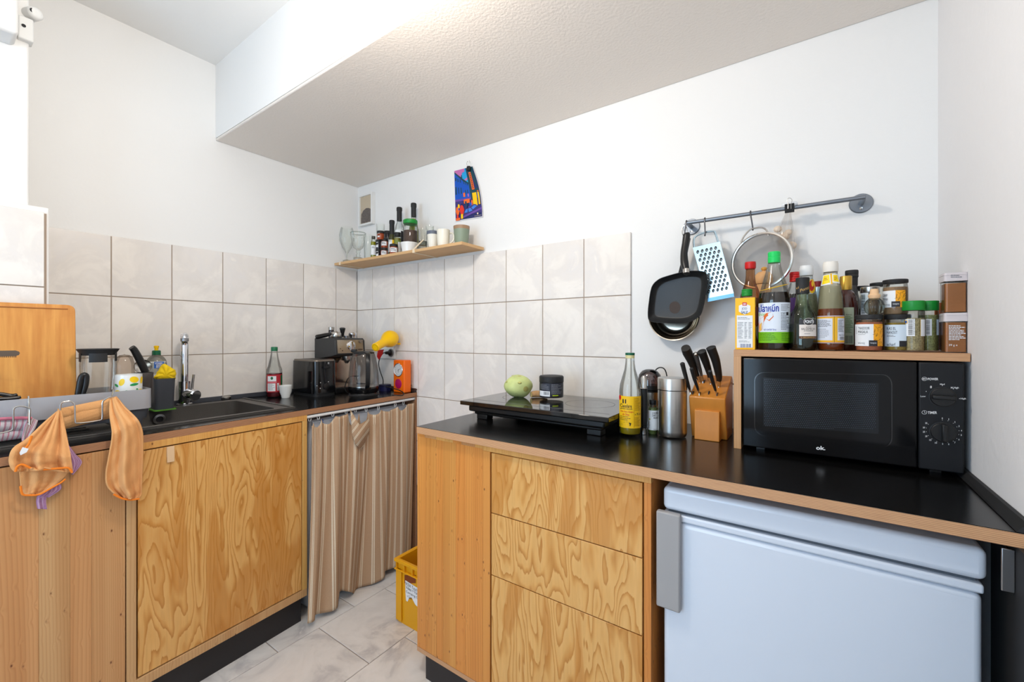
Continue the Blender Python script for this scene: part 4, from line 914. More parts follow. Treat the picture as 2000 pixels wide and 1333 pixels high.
# balsamic
GRG = glass('greenish_glass', (232, 240, 230), .7, .7)
c, t = cylthing('balsamic_bottle', 'small balsamic vinegar bottle with black neck wrap and grey white label in the front row', 'bottle', 1567.5, dict(y=YR1-.012), SZ, [(24, 684), (27.5, 678), (28, 672), (27, 640), (27, 622), (25, 612), (17, 603), (12.5, 594), (11.5, 580), (11.5, 572)])
segp(c, 'glass', t, GRG, 684, 572, cap1=False); segp(c, 'vinegar', t, C('balsamic', (16, 13, 11), .08, coat=.5), 683, 633, -.0016)
part('neck_wrap', t, lambda m: m.lathe((c.x, c.y, 0), [(13.6*c.sh, c.z(574)), (13.8*c.sh, c.z(561)), (13.4*c.sh, c.z(560)), (14*c.sh, c.z(558)), (13.4*c.sh, c.z(556)), (14*c.sh, c.z(554)), (13.4*c.sh, c.z(552)), (14*c.sh, c.z(550)), (14*c.sh, c.z(544)), (13*c.sh, c.z(543))], BLACKM))
cc = Cyl(1567.5, [(14, 576), (14, 540)], y=YR1-.012)
part('gold_script', t, lambda m: (txt(m, cc.mp, 'Ponti', ((1563, 566), (1580, 560), (1580, 566), (1563, 572)), C('gold_print', (200, 160, 90)), 1, 0), txt(m, cc.mp, 'ti', ((1554.5, 562), (1560, 560), (1560, 564), (1554.5, 566)), C('gold_print', (200, 160, 90)), 1, 0)))
def lab(m):
    CR = C('cream_label', (226, 216, 208), .5); DG = C('label_charcoal', (50, 48, 50), .5)
    rect(m, c.mp, 1561, 626, 1593.6, 662, CR, 1, 14, 1); rect(m, c.mp, 1560.7, 625, 1593.9, 635, DG, 2, 14); disc(m, c.mp, 1579, 629.5, 10, 7, CR, 3, 24); disc(m, c.mp, 1579, 629.5, 9.4, 6.3, DG, 4, 24)
    txt(m, c.mp, 'PONTI', (1571.5, 626.5, 1588, 632.5), PAPER, 5, .03); txt(m, c.mp, 'ACETO', (1574, 638.5, 1584, 641), INK, 3, 0); txt(m, c.mp, 'BALSAMICO', (1565.5, 641.5, 1591, 645), INK, 3, 0); txt(m, c.mp, 'DI MODENA', (1570, 645.8, 1588, 648), INK, 3, 0)
    smallprint(m, c.mp, 1571, 652, 1588, 654, 1, GREYINK, 3); rect(m, c.mp, 1561, 657, 1593.4, 662, C('brown_band', (96, 60, 40)), 3, 10); txt(m, c.mp, 'IL BALSAMICO', (1565, 658, 1590, 661), C('gold_print', (200, 160, 90)), 4, 0)
part('label', t, lab)
# dark red small lid
c, t = cylthing('slim_bottle', 'slim pale bottle with a dark red cap between the white capped bottles, second row', 'bottle', 1598, dict(y=YR3), SZ, [(11, 684), (11, 572), (9, 566), (8, 561)])
segp(c, 'body', t, C('pale_blue_can', (150, 180, 196), .3, metal=.5), 684, 561); segp(c, 'cap', t, C('dark_red_plastic', (140, 20, 28), .4), 561, 550)
# maggi-like sauce
c, t = cylthing('seasoning_bottle', 'half empty brown sauce bottle with cream cap and yellow neck labels in the front row', 'bottle', 1622, dict(y=YR1), SZ, [(24, 684), (26.5, 679), (27.5, 672), (27.5, 612), (26, 604), (24.5, 585), (22, 565), (17.5, 548), (14.5, 537), (14, 531)])
segp(c, 'glass', t, glass('speckled_glass', (240, 238, 226), .75, .6), 684, 531, cap1=False); segp(c, 'sauce', t, C('amber_sauce', (120, 52, 16), .12, coat=.4), 683, 604, -.0014)
part('residue', t, lambda m: c.shell(m, veil('sauce_film', (186, 184, 160), .55), False, False, 32, c.z(604), c.z(560), .002))
part('cap', t, lambda m: m.lathe((c.x, c.y, 0), [(14.6*c.sh, c.z(532)), (15.4*c.sh, c.z(529)), (15.6*c.sh, c.z(516)), (14.5*c.sh, c.z(514)), (14.5*c.sh, c.z(512))], C('cream_cap', (232, 226, 216), .5)))
def lab(m):
    Y3 = C('bright_yellow_label', (250, 214, 10), .5); W = PAPER; R3 = C('red_brown_line', (170, 60, 50))
    quadp(m, c.mp, ((1607.5, 538), (1621, 537), (1623, 557), (1603, 559)), W, 1, 8); quadp(m, c.mp, ((1608.5, 539), (1619.5, 538), (1621, 554), (1605, 556.5)), Y3, 2, 8)
    quadp(m, c.mp, ((1625, 537), (1636, 537), (1640, 556), (1626, 554)), W, 1, 8); quadp(m, c.mp, ((1627, 539), (1635, 539), (1638.5, 553), (1627.5, 551.5)), Y3, 2, 8); quadp(m, c.mp, ((1621.3, 536), (1624.8, 536), (1626, 557), (1622.8, 557)), C('gold_yellow', (236, 180, 40)), 1, 3)
    smallprint(m, c.mp, 1610, 544, 1618, 550, 2, C('olive_print', (170, 120, 10)), 3); smallprint(m, c.mp, 1629, 543, 1636, 550, 3, C('olive_print', (170, 120, 10)), 3)
    OY = C('gold_yellow', (236, 180, 40)); LB = C('label_pale_grey', (214, 218, 228), .5)
    rect(m, c.mp, 1595.5, 618, 1648.5, 670.5, W, 1, 18); rect(m, c.mp, 1595.5, 620, 1648.5, 669, OY, 2, 18); rect(m, c.mp, 1596, 623, 1626, 665, LB, 3, 10); rect(m, c.mp, 1635.5, 623, 1648.3, 665, LB, 3, 6); rect(m, c.mp, 1629, 619, 1629.5, 670, INK, 4, 1)
    for y_ in (619.2, 668.6): rect(m, c.mp, 1595.5, y_, 1648.5, y_+.9, R3, 4, 18)
    smallprint(m, c.mp, 1597.5, 626, 1624, 640, 7, GREYINK, 4, .5, 3); smallprint(m, c.mp, 1597.5, 643, 1620, 662, 7, GREYINK, 4, .3, 4); smallprint(m, c.mp, 1637, 626, 1648, 650, 10, GREYINK, 4, .5, 5); txt(m, c.mp, '200g/150ml', (1638, 654, 1648, 656.5), INK, 4, 0); barcode(m, c.mp, 1640, 658, 1648, 664, INK, 4, 8)
part('label', t, lab)
# gold cap
c, t = cylthing('gold_capped_bottle', 'rounded dark brown bottle with a gold cap and pale green label', 'bottle', 1652, dict(y=YR2-.005), SZ, [(21, 684), (23.5, 678), (24, 640), (24, 598), (22, 582), (16, 572), (11.5, 568), (11, 566)])
segp(c, 'body', t, C('brown_bottle', (66, 24, 18), .12, coat=.6), 684, 566); segp(c, 'cap', t, GOLD, 568, 540, .0012) if False else part('cap', t, lambda m: m.lathe((c.x, c.y, 0), [(12*c.sh, c.z(567)), (12.3*c.sh, c.z(565)), (12.3*c.sh, c.z(541)), (11.5*c.sh, c.z(540))], GOLD))
def lab(m):
    rect(m, c.mp, 1647, 602, 1667.5, 673, C('pale_green_label', (188, 198, 172), .5), 1, 8); txt(m, c.mp, 'Balsamico', (1652, 614.5, 1664, 617), INK, 2, 0); smallprint(m, c.mp, 1651, 619, 1666, 652, 13, C('label_dark_green', (60, 80, 70)), 2, .4, 3); barcode(m, c.mp, 1651, 656, 1665, 671, INK, 2, 12)
part('label', t, lab)
c, t = cylthing('black_capped_bottle', 'tall dark bottle with a ribbed black cap behind the gold capped bottle', 'bottle', 1663.5, dict(y=-.10), SZ, [(17, 684), (17, 590), (13, 575), (11.5, 560), (11.5, 556)])
segp(c, 'body', t, C('dark_bottle', (22, 20, 22), .12, coat=.6), 684, 556)
part('cap', t, lambda m: m.lathe((c.x, c.y, 0), [(12*c.sh, c.z(558)), (12.3*c.sh, c.z(543)), (13.5*c.sh, c.z(542)), (13.5*c.sh, c.z(538)), (13*c.sh, c.z(537)), (13.5*c.sh, c.z(536)), (13.5*c.sh, c.z(530)), (12.5*c.sh, c.z(528.5))], BLACKM))
# screw jars: helper
def jar(label, px, y, zb, prof_body, lid, fill, fillrgb_top, printf=None, group=None, lidm=None, gl=None, name='spice_jar', cat='jar'):
    c, t = cylthing(name, label, cat, px, dict(y=y), zb, prof_body, group)
    yb = max(p[1] for p in prof_body); yt = min(p[1] for p in prof_body)
    segp(c, 'glass', t, gl or GLASS, yb, yt, cap1=False); segp(c, 'contents', t, fill, yb-.6, fillrgb_top, -.0013)
    hw, l0, l1 = lid; part('lid', t, lambda m: m.lathe((c.x, c.y, 0), [(hw*c.sh*.98, c.z(l0)), (hw*c.sh, c.z(l0-.6)), (hw*c.sh, c.z(l1+1)), (hw*c.sh*.95, c.z(l1))], lidm or BLACKM))
    if printf: part('label', t, lambda m: printf(m, c))
    return c, t
SPO = C('tandoori_spice', (186, 106, 70), .8, bump=.4, bscale=600, var=.12, vscale=200); SPB = C('garam_spice', (158, 124, 92), .8, bump=.4, bscale=600, var=.12, vscale=200); SPY = C('hanout_spice', (150, 122, 40), .8, bump=.4, bscale=600, var=.1, vscale=200)
OR2 = C('label_orange', (246, 168, 20), .5)
def twig(m, c, x0, y0, x1, y1, seed=1, lay=3):
    rr = random.Random(seed)
    for k in range(34):
        x = x0+(x1-x0)*rr.random(); y = y0+(y1-y0)*rr.random(); a = rr.random()*PI; l = (x1-x0)*.16; w_ = .5
        dx, dy = math.cos(a)*l, math.sin(a)*l*1.3; X0, X1 = max(x0, x-dx), min(x1, x+dx) if dx > 0 else x+dx
        quadp(m, c.mp, ((X0, y-dy), (X1, y+dy), (X1+w_*.6, y+dy+w_), (X0+w_*.6, y-dy+w_)), INK, lay)
def lab_masala(l1, l2, X, Y, xo, yw, box):
    def f(m, c):
        rect(m, c.mp, X[0], Y[0], X[1], Y[1], PAPER, 1, 14); rect(m, c.mp, X[1], Y[0], X[2], Y[1], OR2, 1, 6); twig(m, c, X[1]+.5, Y[0]+1, X[2]-.5, Y[1]-2, 5, 2)
        rect(m, c.mp, box[0], box[1], box[2], box[3], C('label_black', (38, 36, 42), .5), 3, 6); txt(m, c.mp, 'WAJOS', (box[0]+2.5, box[1]+(box[3]-box[1])*.36, box[2]-2, box[1]+(box[3]-box[1])*.66), PAPER, 4, .0)
        txt(m, c.mp, l1, (xo[0], yw, xo[1], yw+5.2), INK, 2, .0); txt(m, c.mp, l2, (xo[0], yw+7, xo[2], yw+12.4), INK, 2, .0); smallprint(m, c.mp, xo[0], yw+14.5, xo[1], yw+16, 1, GREYINK, 2)
        rect(m, c.mp, xo[0]-3.6, yw-1, xo[0]-3.1, yw+14, GREYINK, 2, 1); txt(m, c.mp, 'würzig', (xo[0]-.5, Y[1]-7.5, xo[0]+13, Y[1]-3), GREYINK, 2, -.0)
    return f
c, t = jar('glass jar of reddish tandoori spice with black lid in the front row', 1697, YR1-.01, SZ, [(25.5, 684.5), (27, 681), (27.2, 640), (27.2, 632), (25.5, 627), (25.5, 623)], (28, 624, 615.5), SPO, 630, lab_masala('TANDOORI', 'MASALA', (1669.8, 1706, 1723.4), (634, 676), (1676, 1698, 1695), 639, (1697, 665, 1713.5, 676)))
c, t = cylthing('glass_stopper_bottle', 'small ribbed glass ball carafe with a pale wood stopper standing on the tandoori jar', 'carafe', 1707.5, dict(y=YR1-.01), zat(615.5, shp(1697, YR1-.01)*FPX), [(10, 615), (17, 611), (20, 603), (20, 596), (16, 588), (9.5, 583), (9, 581)])
part('glass', t, lambda m: m.rings([[Vector((c.x+r*(1+.05*math.cos(12*a))*math.cos(a), c.y+r*(1+.05*math.cos(12*a))*math.sin(a), z)) for a in [2*PI*k/72 for k in range(72)]] for r, z in c.prof], GLASSD, True, False))
part('stopper', t, lambda m: m.lathe((c.x, c.y, 0), [(8*c.sh, c.z(586)), (12.6*c.sh, c.z(580)), (12.8*c.sh, c.z(577)), (9*c.sh, c.z(574)), (8.2*c.sh, c.z(566)), (7.5*c.sh, c.z(565))], C('pale_stopper_wood', (232, 190, 146), .6)))
def lab_ras(m, c):
    LBB = C('label_bluish_white', (206, 220, 232), .5); rect(m, c.mp, 1727.5, 635, 1770, 677, LBB, 1, 14)
    txt(m, c.mp, 'RAS EL', (1732, 639.5, 1750, 645), INK, 2, 0); txt(m, c.mp, 'HANOUT', (1732, 647, 1752.5, 652.5), INK, 2, 0); smallprint(m, c.mp, 1732, 655, 1752, 659, 2, GREYINK, 2); txt(m, c.mp, 'scharf', (1732, 670, 1749, 676), INK, 2, 0); rect(m, c.mp, 1756.5, 666, 1770, 677, INK, 3, 5)
c, t = jar('glass jar of ochre spice right of the tandoori jar in the front row', 1753, YR1+.005, SZ, [(25.5, 684), (26.5, 681), (26.5, 632), (25, 627), (25, 623)], (27, 624, 615), SPY, 631, lab_ras)
zr2 = zat(615, shp(1753, YR1+.005)*FPX)
c, t = jar('glass jar of brown garam masala with black lid stacked on the ochre spice jar', 1748.5, YR1+.015, zr2, [(24, 615), (25.5, 612), (25.5, 565), (24, 556), (23.5, 553)], (25.8, 554, 547), SPB, 562, lab_masala('GARAM', 'MASALA', (1723.5, 1749, 1768), (569, 601.5), (1725, 1733, 1734), 575, (1741, 590, 1758, 601)))
c, t = jar('glass jar with black lid standing behind and left of the stacked garam masala jar', 1718, -.07, SZ, [(21, 684), (21, 565), (19, 560), (19, 558)], (20, 560, 553), SPB, 600)
c, t = jar('dark glass jar with flat black lid behind the gold capped bottle', 1681, -.045, SZ, [(17, 684), (18, 680), (18, 575), (16, 570), (16, 567)], (18.5, 568, 560), C('dark_pepper', (40, 36, 44), .7), 590, lambda m, c: (rect(m, c.mp, 1668, 583, 1690, 622, C('label_bluish_white', (206, 220, 232), .5), 1, 8), txt(m, c.mp, 'PFEFFER', (1668, 585, 1679.5, 590), INK, 2, 0), rect(m, c.mp, 1668, 600, 1690, 622, C('purple_black', (36, 26, 50)), 2, 8)))
c, t = jar('jar with a silver lid and a barcode label behind the tandoori jar', 1699, YR2-.005, SZ, [(19, 684), (19.5, 680), (19.5, 580), (18, 574), (18, 571)], (20, 572, 561), C('beige_granules', (206, 160, 120), .8), 585, lambda m, c: (rect(m, c.mp, 1681, 573, 1696, 617, PAPER, 1, 8), barcode(m, c.mp, 1682.5, 576, 1689.5, 615, INK, 2, 22, False)), lidm=STEEL)
# green lidded dried herbs
HERB = C('mixed_dried_herbs', (184, 166, 122), .9, bump=.7, bscale=500, var=.45, vscale=330); HERB2 = C('green_dried_herbs', (164, 164, 106), .9, bump=.7, bscale=500, var=.45, vscale=330)
def lab_g(m, c, x0=1759.5):
    rect(m, c.mp, x0, 624, x0+27.5, 657, PAPER, 1, 12); rect(m, c.mp, x0+6.5, 626, x0+13, 632.5, YEL, 2, 3); disc(m, c.mp, x0+9.7, 629.3, 2.4, 2.6, BLUE, 3, 10); rect(m, c.mp, x0+.4, 635, x0+9, 640.5, C('label_leaf_green', (70, 170, 60)), 2, 4)
    barcode(m, c.mp, x0+14.5, 625, x0+23, 655, INK, 2, 24, False); smallprint(m, c.mp, x0+24, 625, x0+27, 655, 12, GREYINK, 2); txt(m, c.mp, 'B 0', (x0+.5, 651, x0+8, 655), GREYINK, 2, 0); smallprint(m, c.mp, x0+.5, 643, x0+13, 649, 2, GREYINK, 2, .3)
    rect(m, c.mp, 1797.5, 625, 1806, 657, PAPER, 1, 5); rect(m, c.mp, 1797.3, 625, 1797.9, 657, YEL, 2, 1)
c, t = jar('herb shaker with a green lid and white barcode label, the nearer of the two', 1783, YR1, SZ, [(22.5, 685), (23.5, 682), (23.8, 620), (23.5, 610), (22, 606)], (24.5, 607, 588.5), HERB, 622, lab_g, lidm=GREEN, name='herb_shaker', cat='herb jar')
c, t = jar('herb shaker with a green lid, half hidden right behind the nearer one', 1813, YR1+.035, SZ, [(20.5, 685), (21, 682), (21.3, 620), (21, 610), (20, 606)], (21.8, 607, 588.5), HERB2, 616, lambda m, c: (rect(m, c.mp, 1808, 624, 1820, 656, PAPER, 1, 6), barcode(m, c.mp, 1809, 626, 1816, 654, INK, 2, 20, False), rect(m, c.mp, 1829, 625, 1834.2, 655, C('label_bluish_white', (206, 220, 232), .5), 1, 3)), lidm=GREEN, name='herb_shaker', cat='herb jar')
c, t = jar('small jar with an orange lid squeezed in behind the square jars', 1836, YR2, SZ, [(10, 684), (10, 625), (10, 621)], (11, 622, 592), SPO, 630, lidm=ORANGE)
# square stacking jars
FOG = glass('frosted_plastic', (220, 206, 204), .75, .35, .05); LIDF = C('frosted_lid', (206, 198, 200), .35)
CIN = C('cinnamon_powder', (176, 112, 62), .85, bump=.3, bscale=200, var=.1, vscale=30)
ysq = YR1-.02; sqx0, sqx1 = ony(1845, 650, ysq).x, ony(1891, 650, ysq).x
for k, (lb, yb_, yl, yt_, yf) in enumerate((('lower square jar of cinnamon powder with white print at the right end', 687, 628, 611, 630), ('upper square jar of orange brown powder stacked at the right end', 610, 549, 532, 553))):
    zb_ = SZ if k == 0 else zs_; dq = depth((sqx0+sqx1)/2, ysq); za, zl_, zt2, zf = zb_, zat(yl, dq), zat(yt_, dq), zat(yf, dq)
    if k == 0: zs_ = zt2
    t = thing('square_spice_jar', lb, 'jar', ((sqx0+sqx1)/2, ysq+.02, zb_), 'square spice jars at the right end')
    ft = [(sqx0, ysq), (sqx1, ysq), (sqx1, ysq+.045), (sqx0, ysq+.045)]
    part('glass', t, lambda m: m.prism(ft, za+.0003, zl_, GLASS, 1, .006))
    fi = [(sqx0+.002, ysq+.002), (sqx1-.002, ysq+.002), (sqx1-.002, ysq+.043), (sqx0+.002, ysq+.043)]
    part('powder', t, lambda m: m.prism(fi, za+.002, zf, CIN, 1, .005))
    fo = [(sqx0-.002, ysq-.002), (sqx1+.001, ysq-.002), (sqx1+.001, ysq+.047), (sqx0-.002, ysq+.047)]
    part('lid', t, lambda m: (m.prism(fo, zl_, zt2-.006, LIDF, .97, .006), m.prism(fo, zt2-.006, zt2-.0005, LIDF, .96, .006)))
    def lab(m):
        f = plane_mp((0, ysq, 0), (0, -1, 0))
        if k == 0: smallprint(m, f, 1853, 636, 1887, 666, 10, PAPER, 1, .5, 3); txt(m, f, '39 g e', (1853, 672.5, 1870, 677.5), PAPER, 1, .0)
        else: smallprint(m, plane_mp((0, ysq-.002, 0), (0, -1, 0)), 1857, 537, 1883, 544, 2, GREYINK, 1)
    part('lettering', t, lab)

# ================================================================ HANGING RACK
YRD = -.058
ra, rb = ony(1340, 437, YRD), ony(1690, 384, YRD); rz = (ra.z+rb.z)/2
t = thing('wall_rail', 'grey metal hanging rail with round wall plates above the microwave', 'rail', (2.2, -.02, rz))
part('rod', t, lambda m: m.tube([(ra.x+.004, YRD, rz), (rb.x, YRD, rz)], .0065, ALU, 14))
for (px, py) in ((1338, 440), (1691, 386)):
    q = ony(px, py, 0); q.z = rz+.003; q.y = .012
    xx = ra.x+.004 if px < 1500 else rb.x-.004
    pl = part('wall_plate', t, lambda m: m.lathe((xx, .0118, rz), [(.029, 0), (.029, .003), (.027, .005)], ALU, axis=(0, -1, 0), seg=36))
    part('arm', t, lambda m: m.tube([(xx, .008, rz), (xx, YRD, rz)], .0075, ALU, 14))
    for dz in (.016, -.016): part('screw', pl, lambda m: m.lathe((xx, .0068, rz+dz), [(.0045, 0), (.004, .0012), (.001, .0006)], STEEL, axis=(0, -1, 0), seg=12))
HK = C('dark_hook_steel', (80, 80, 84), .35, metal=.8)
def shook(label, pxs, y=YRD):
    p0 = ony(pxs[0], rz and 400, y); x0_ = ony(pxs[0], pxs[1], y).x; x1_ = ony(pxs[2], pxs[3], y).x; z1_ = ony(pxs[2], pxs[3], y).z
    k = thing('s_hook', label, 'hook', (x0_, y, rz), 'hooks on the wall rail')
    r = .0085
    pts = [(x0_, y-r*math.cos(a)-0, rz+r*math.sin(a)) for a in [(-.9+3.9*i/8) for i in range(9)]]
    pts = [(x0_, y+r*math.cos(a), rz+r*math.sin(a)) for a in [-.3+3.4*i/8 for i in range(9)]]+[(x0_+(x1_-x0_)*.5, y-.006, (rz+z1_)/2)]+[(x1_, y-.006-.006*math.sin(a), z1_-.007*(math.sin(a*.9))) for a in [.2+2.6*i/6 for i in range(7)]]
    part('hook', k, lambda m: m.tube(pts, .0022, HK, 8)); return k
shook('second dark hook from the left on the wall rail, carrying the grater', (1377, 428, 1378, 458))
shook('third dark hook on the wall rail, carrying the sieve', (1466, 416, 1471, 447))
shook('leftmost hook on the wall rail beside the wall plate, carrying the pans', (1341, 436, 1337, 462))
# binder clip on the rod
qc = ony(1542, 403, YRD-.006)
t = thing('binder_clip', 'black binder clip pinched on the middle of the wall rail', 'clip', qc)
part('body', t, lambda m: prism_x(m, [(YRD-.016, rz+.010), (YRD+.014, rz+.009), (YRD+.003, rz-.014), (YRD-.006, rz-.014)], qc.x-.0125, qc.x+.0125, BLACKM), bevel=.001)
part('wire_loop', t, lambda m: m.tube([ony(px, py, YRD-.017) for px, py in ((1539, 408), (1539, 398), (1537, 392), (1539, 388), (1542, 387), (1545, 388), (1547, 392), (1545, 398), (1545, 408))], .0008, STEEL, 6))
BG = glass('cloudy_bag_film', (244, 242, 240), .9, .25, .02)
t = thing('garlic_bag', 'clear bag of pale garlic hanging on the rail behind the sieve', 'bag', ony(1535, 460, -.03))
part('bag', t, lambda m: m.rings([[Vector((ony(px, 450, -.03).x+r*.0011*math.cos(a), -.032+.018*math.sin(a)*(r/22), ony(px, py, -.03).z)) for a in [2*PI*k/20 for k in range(20)]] for px, py, r in ((1541, 408, 4), (1538, 425, 10), (1534, 445, 19), (1533, 470, 23), (1537, 492, 19), (1542, 500, 8))], BG))
GAR = C('garlic_skin', (228, 208, 186), .6, var=.06, vscale=60)
for px, py, r in ((1519, 448, 10), (1532, 462, 12), (1546, 480, 12), (1540, 454, 9), (1526, 474, 11)):
    q = ony(px, py, -.028); part('garlic_bulb', t, lambda m: m.ball(q, r*.00115, GAR, 14, 1, .7, .9, lambda d: 1+.05*math.cos(6*math.atan2(d.y, d.x))))
part('bag_neck', t, lambda m: m.tube([ony(1528, 403, YRD), ony(1535, 401, YRD-.004), ony(1548, 399, YRD-.004), ony(1556, 397, YRD)], [.0068, .0085, .0085, .0066], C('clear_tape', (226, 228, 230), .2), 10))
# grill pan and pot
t = thing('grill_pan', 'square black grill pan hanging from the left hook of the rail', 'pan', ony(1338, 465, -.07))
PANB = mat('pan_black', (34, 35, 36), .38, bump=.15, bscale=500); 
pcx, pcy = 1320.5, 600
def pan_pt(px, py, y): return ony(px, py, y)
out_px = [(1283, 548), (1300, 540), (1340, 530), (1372, 530), (1381, 538), (1381, 560), (1373, 605), (1362, 622), (1335, 632), (1290, 631), (1269, 627), (1265, 615), (1267, 590), (1272, 562)]
def smooth_loop(P, n=4):
    out = []; N_ = len(P)
    for i in range(N_):
        p0, p1, p2, p3 = [Vector(P[(i+k-1) % N_]).to_2d() if False else Vector((P[(i+k-1) % N_][0], P[(i+k-1) % N_][1])) for k in range(4)]
        for j in range(n):
            u = j/n; out.append(.5*((2*p1)+(-p0+p2)*u+(2*p0-5*p1+4*p2-p3)*u*u+(-p0+3*p1-3*p2+p3)*u**3))
    return out
OL = smooth_loop(out_px); cen = sum(OL, Vector((0, 0)))/len(OL); cen.x += 6; cen.y += 2
def sc(k, y, dx=0, dy=0): return [ony(cen.x+(p.x-cen.x)*k+dx, cen.y+(p.y-cen.y)*k+dy, y) for p in OL]
part('pan_body', t, lambda m: m.rings([sc(.80, -.056), sc(.97, -.090), sc(1.0, -.098), sc(.985, -.100), sc(.955, -.096), sc(.80, -.072), sc(.76, -.071)], PANB), sharp=60)
part('burnt_stain', t, lambda m: disc(m, plane_mp((0, -.0712, 0), (0, -1, 0), .0004), 1318, 601, 11, 12, C('burnt_brown', (58, 44, 36), .6), 1, 18))
part('handle', t, lambda m: m.tube([ony(1341, 531, -.094), ony(1337, 515, -.084), ony(1336, 495, -.072), ony(1339, 475, -.062), ony(1341, 460, -.058), ony(1341, 455, -.058)], [.010, .0135, .0118, .012, .0125, .009], BLACK, 12), sharp=60)
part('hanging_ring', t, lambda m: m.tube([ony(1337+5*math.cos(a), 452-11*math.sin(a), -.062) for a in [2*PI*i/14 for i in range(14)]], .0018, STEEL, 6, True))
part('ferrule', t, lambda m: m.tube([ony(1341, 535, -.097), ony(1341, 527, -.092)], .0125, STEEL, 12))
t = thing('saucepan', 'shiny steel pan hanging behind the black grill pan', 'pan', ony(1318, 615, -.03))
qp = ony(1319, 618, -.012); kk = shp(1319, -.05)
part('bowl', t, lambda m: m.lathe((qp.x, .004, qp.z), [(.052, 0), (.070, .004), (.082, .025), (.0875, .045), (.0895, .047), (.086, .046), (.080, .026), (.067, .008), (.05, .005)], mat('pot_steel', (196, 184, 166), .16, 1), axis=(0, -1, 0), seg=56), sharp=50)
part('handle', t, lambda m: m.tube([(qp.x+.016, -.035, qp.z+.085), (qp.x+.02, -.03, qp.z+.14), (ony(1345, 470, -.04).x, -.035, ony(1345, 465, -.04).z)], [.007, .009, .006], BLACK, 10))
# grater
t = thing('box_grater', 'steel box grater hanging from the second hook of the rail', 'grater', ony(1392, 530, -.05))
GRS = mat('grater_steel', (186, 208, 220), .22, .9)
gq = [(1353, 484), (1406, 472), (1433, 573), (1381, 583)]
g0 = [ony(x, y, -.066) for x, y in gq]; g1 = [ony(x+3, y, -.015) for x, y in ((1358, 484), (1401, 475), (1427, 572), (1385, 580))]
part('front_face', t, lambda m: m.add([*g0, *[p+Vector((0, .002, 0)) for p in g0]], [(3, 2, 1, 0), (4, 5, 6, 7), (0, 1, 5, 4), (1, 2, 6, 5), (2, 3, 7, 6), (3, 0, 4, 7)], GRS))
part('sides', t, lambda m: m.add([*[p+Vector((0, .002, 0)) for p in g0], *g1], [(4, 5, 6, 7), (1, 2, 6, 5)[::-1], (3, 0, 4, 7)[::-1]], GRS))
part('bottom_band', t, lambda m: m.add([ony(1381, 583, -.068), ony(1433, 573, -.068), ony(1434, 580, -.067), ony(1382, 590, -.067), ony(1385, 581, -.015), ony(1430, 573, -.015), ony(1430, 580, -.015), ony(1385, 588, -.015)], [(3, 2, 1, 0), (1, 2, 6, 5), (0, 4, 7, 3), (2, 3, 7, 6)], mat('blue_grey_steel', (96, 130, 150), .25, .9)))
fg = plane_mp((0, -.0662, 0), (0, -1, 0), .0006)
def gpt(u, v):
    a = Vector(gq[0])*(1-u)+Vector(gq[1])*u; b_ = Vector(gq[3])*(1-u)+Vector(gq[2])*u; r_ = a*(1-v)+b_*v; return r_.x, r_.y
HOLE = C('grater_hole', (26, 34, 40), .6)
def teeth(m):
    for r in range(11):
        for c_ in range(5):
            u = .13+.165*c_+(.08 if r % 2 else 0); v = .10+.078*r
            x, y = gpt(u, v); disc(m, fg, x, y, 2.6, 3.7, HOLE, 1, 10, .2)
def teeth2(m):
    for r in range(11):
        for c_ in range(5):
            u = .13+.165*c_+(.08 if r % 2 else 0); v = .10+.078*r
            x, y = gpt(u, v+.012); p = ony(x, y, -.067); m.ball(p, .0034, GRS, 8, .85, .9, 1.0)
o = part('grating_hole', t, teeth); o['kind'] = 'stuff'
o = part('grating_tooth', t, teeth2); o['kind'] = 'stuff'
part('handle', t, lambda m: m.tube([ony(x, y, -.052) for x, y in ((1356, 487), (1355, 470), (1360, 461), (1377, 454), (1393, 452), (1397, 456), (1403, 474))], .0035, GRS, 8))
# sieve
t = thing('sieve', 'large round steel mesh sieve hanging from the third hook of the rail', 'sieve', ony(1485, 510, -.05))
qs = ony(1486, 510, -.062); sr = .0875; sax = Vector((.30, 1, -.05)).normalized()
MSH = veil('sieve_mesh', (150, 146, 142), .62, .5, .2)
part('rim', t, lambda m: m.lathe(qs, [(sr, -.006), (sr+.004, -.005), (sr+.0045, .004), (sr+.002, .006), (sr-.003, .004), (sr-.003, -.005), (sr, -.006)], STEEL, axis=sax, seg=64, cap0=False, cap1=False))
part('mesh_bowl', t, lambda m: m.lathe(qs, [(sr-.003, .0), (sr*.93, .012), (sr*.75, .026), (sr*.5, .036), (sr*.2, .040), (.001, .0405)], MSH, axis=sax, seg=64, cap0=False, cap1=False))
part('handle', t, lambda m: m.tube([ony(x, y, -.066) for x, y in ((1447, 474), (1453, 462), (1464, 450), (1475, 446), (1488, 445), (1497, 450), (1501, 461))], .0028, STEEL, 8))

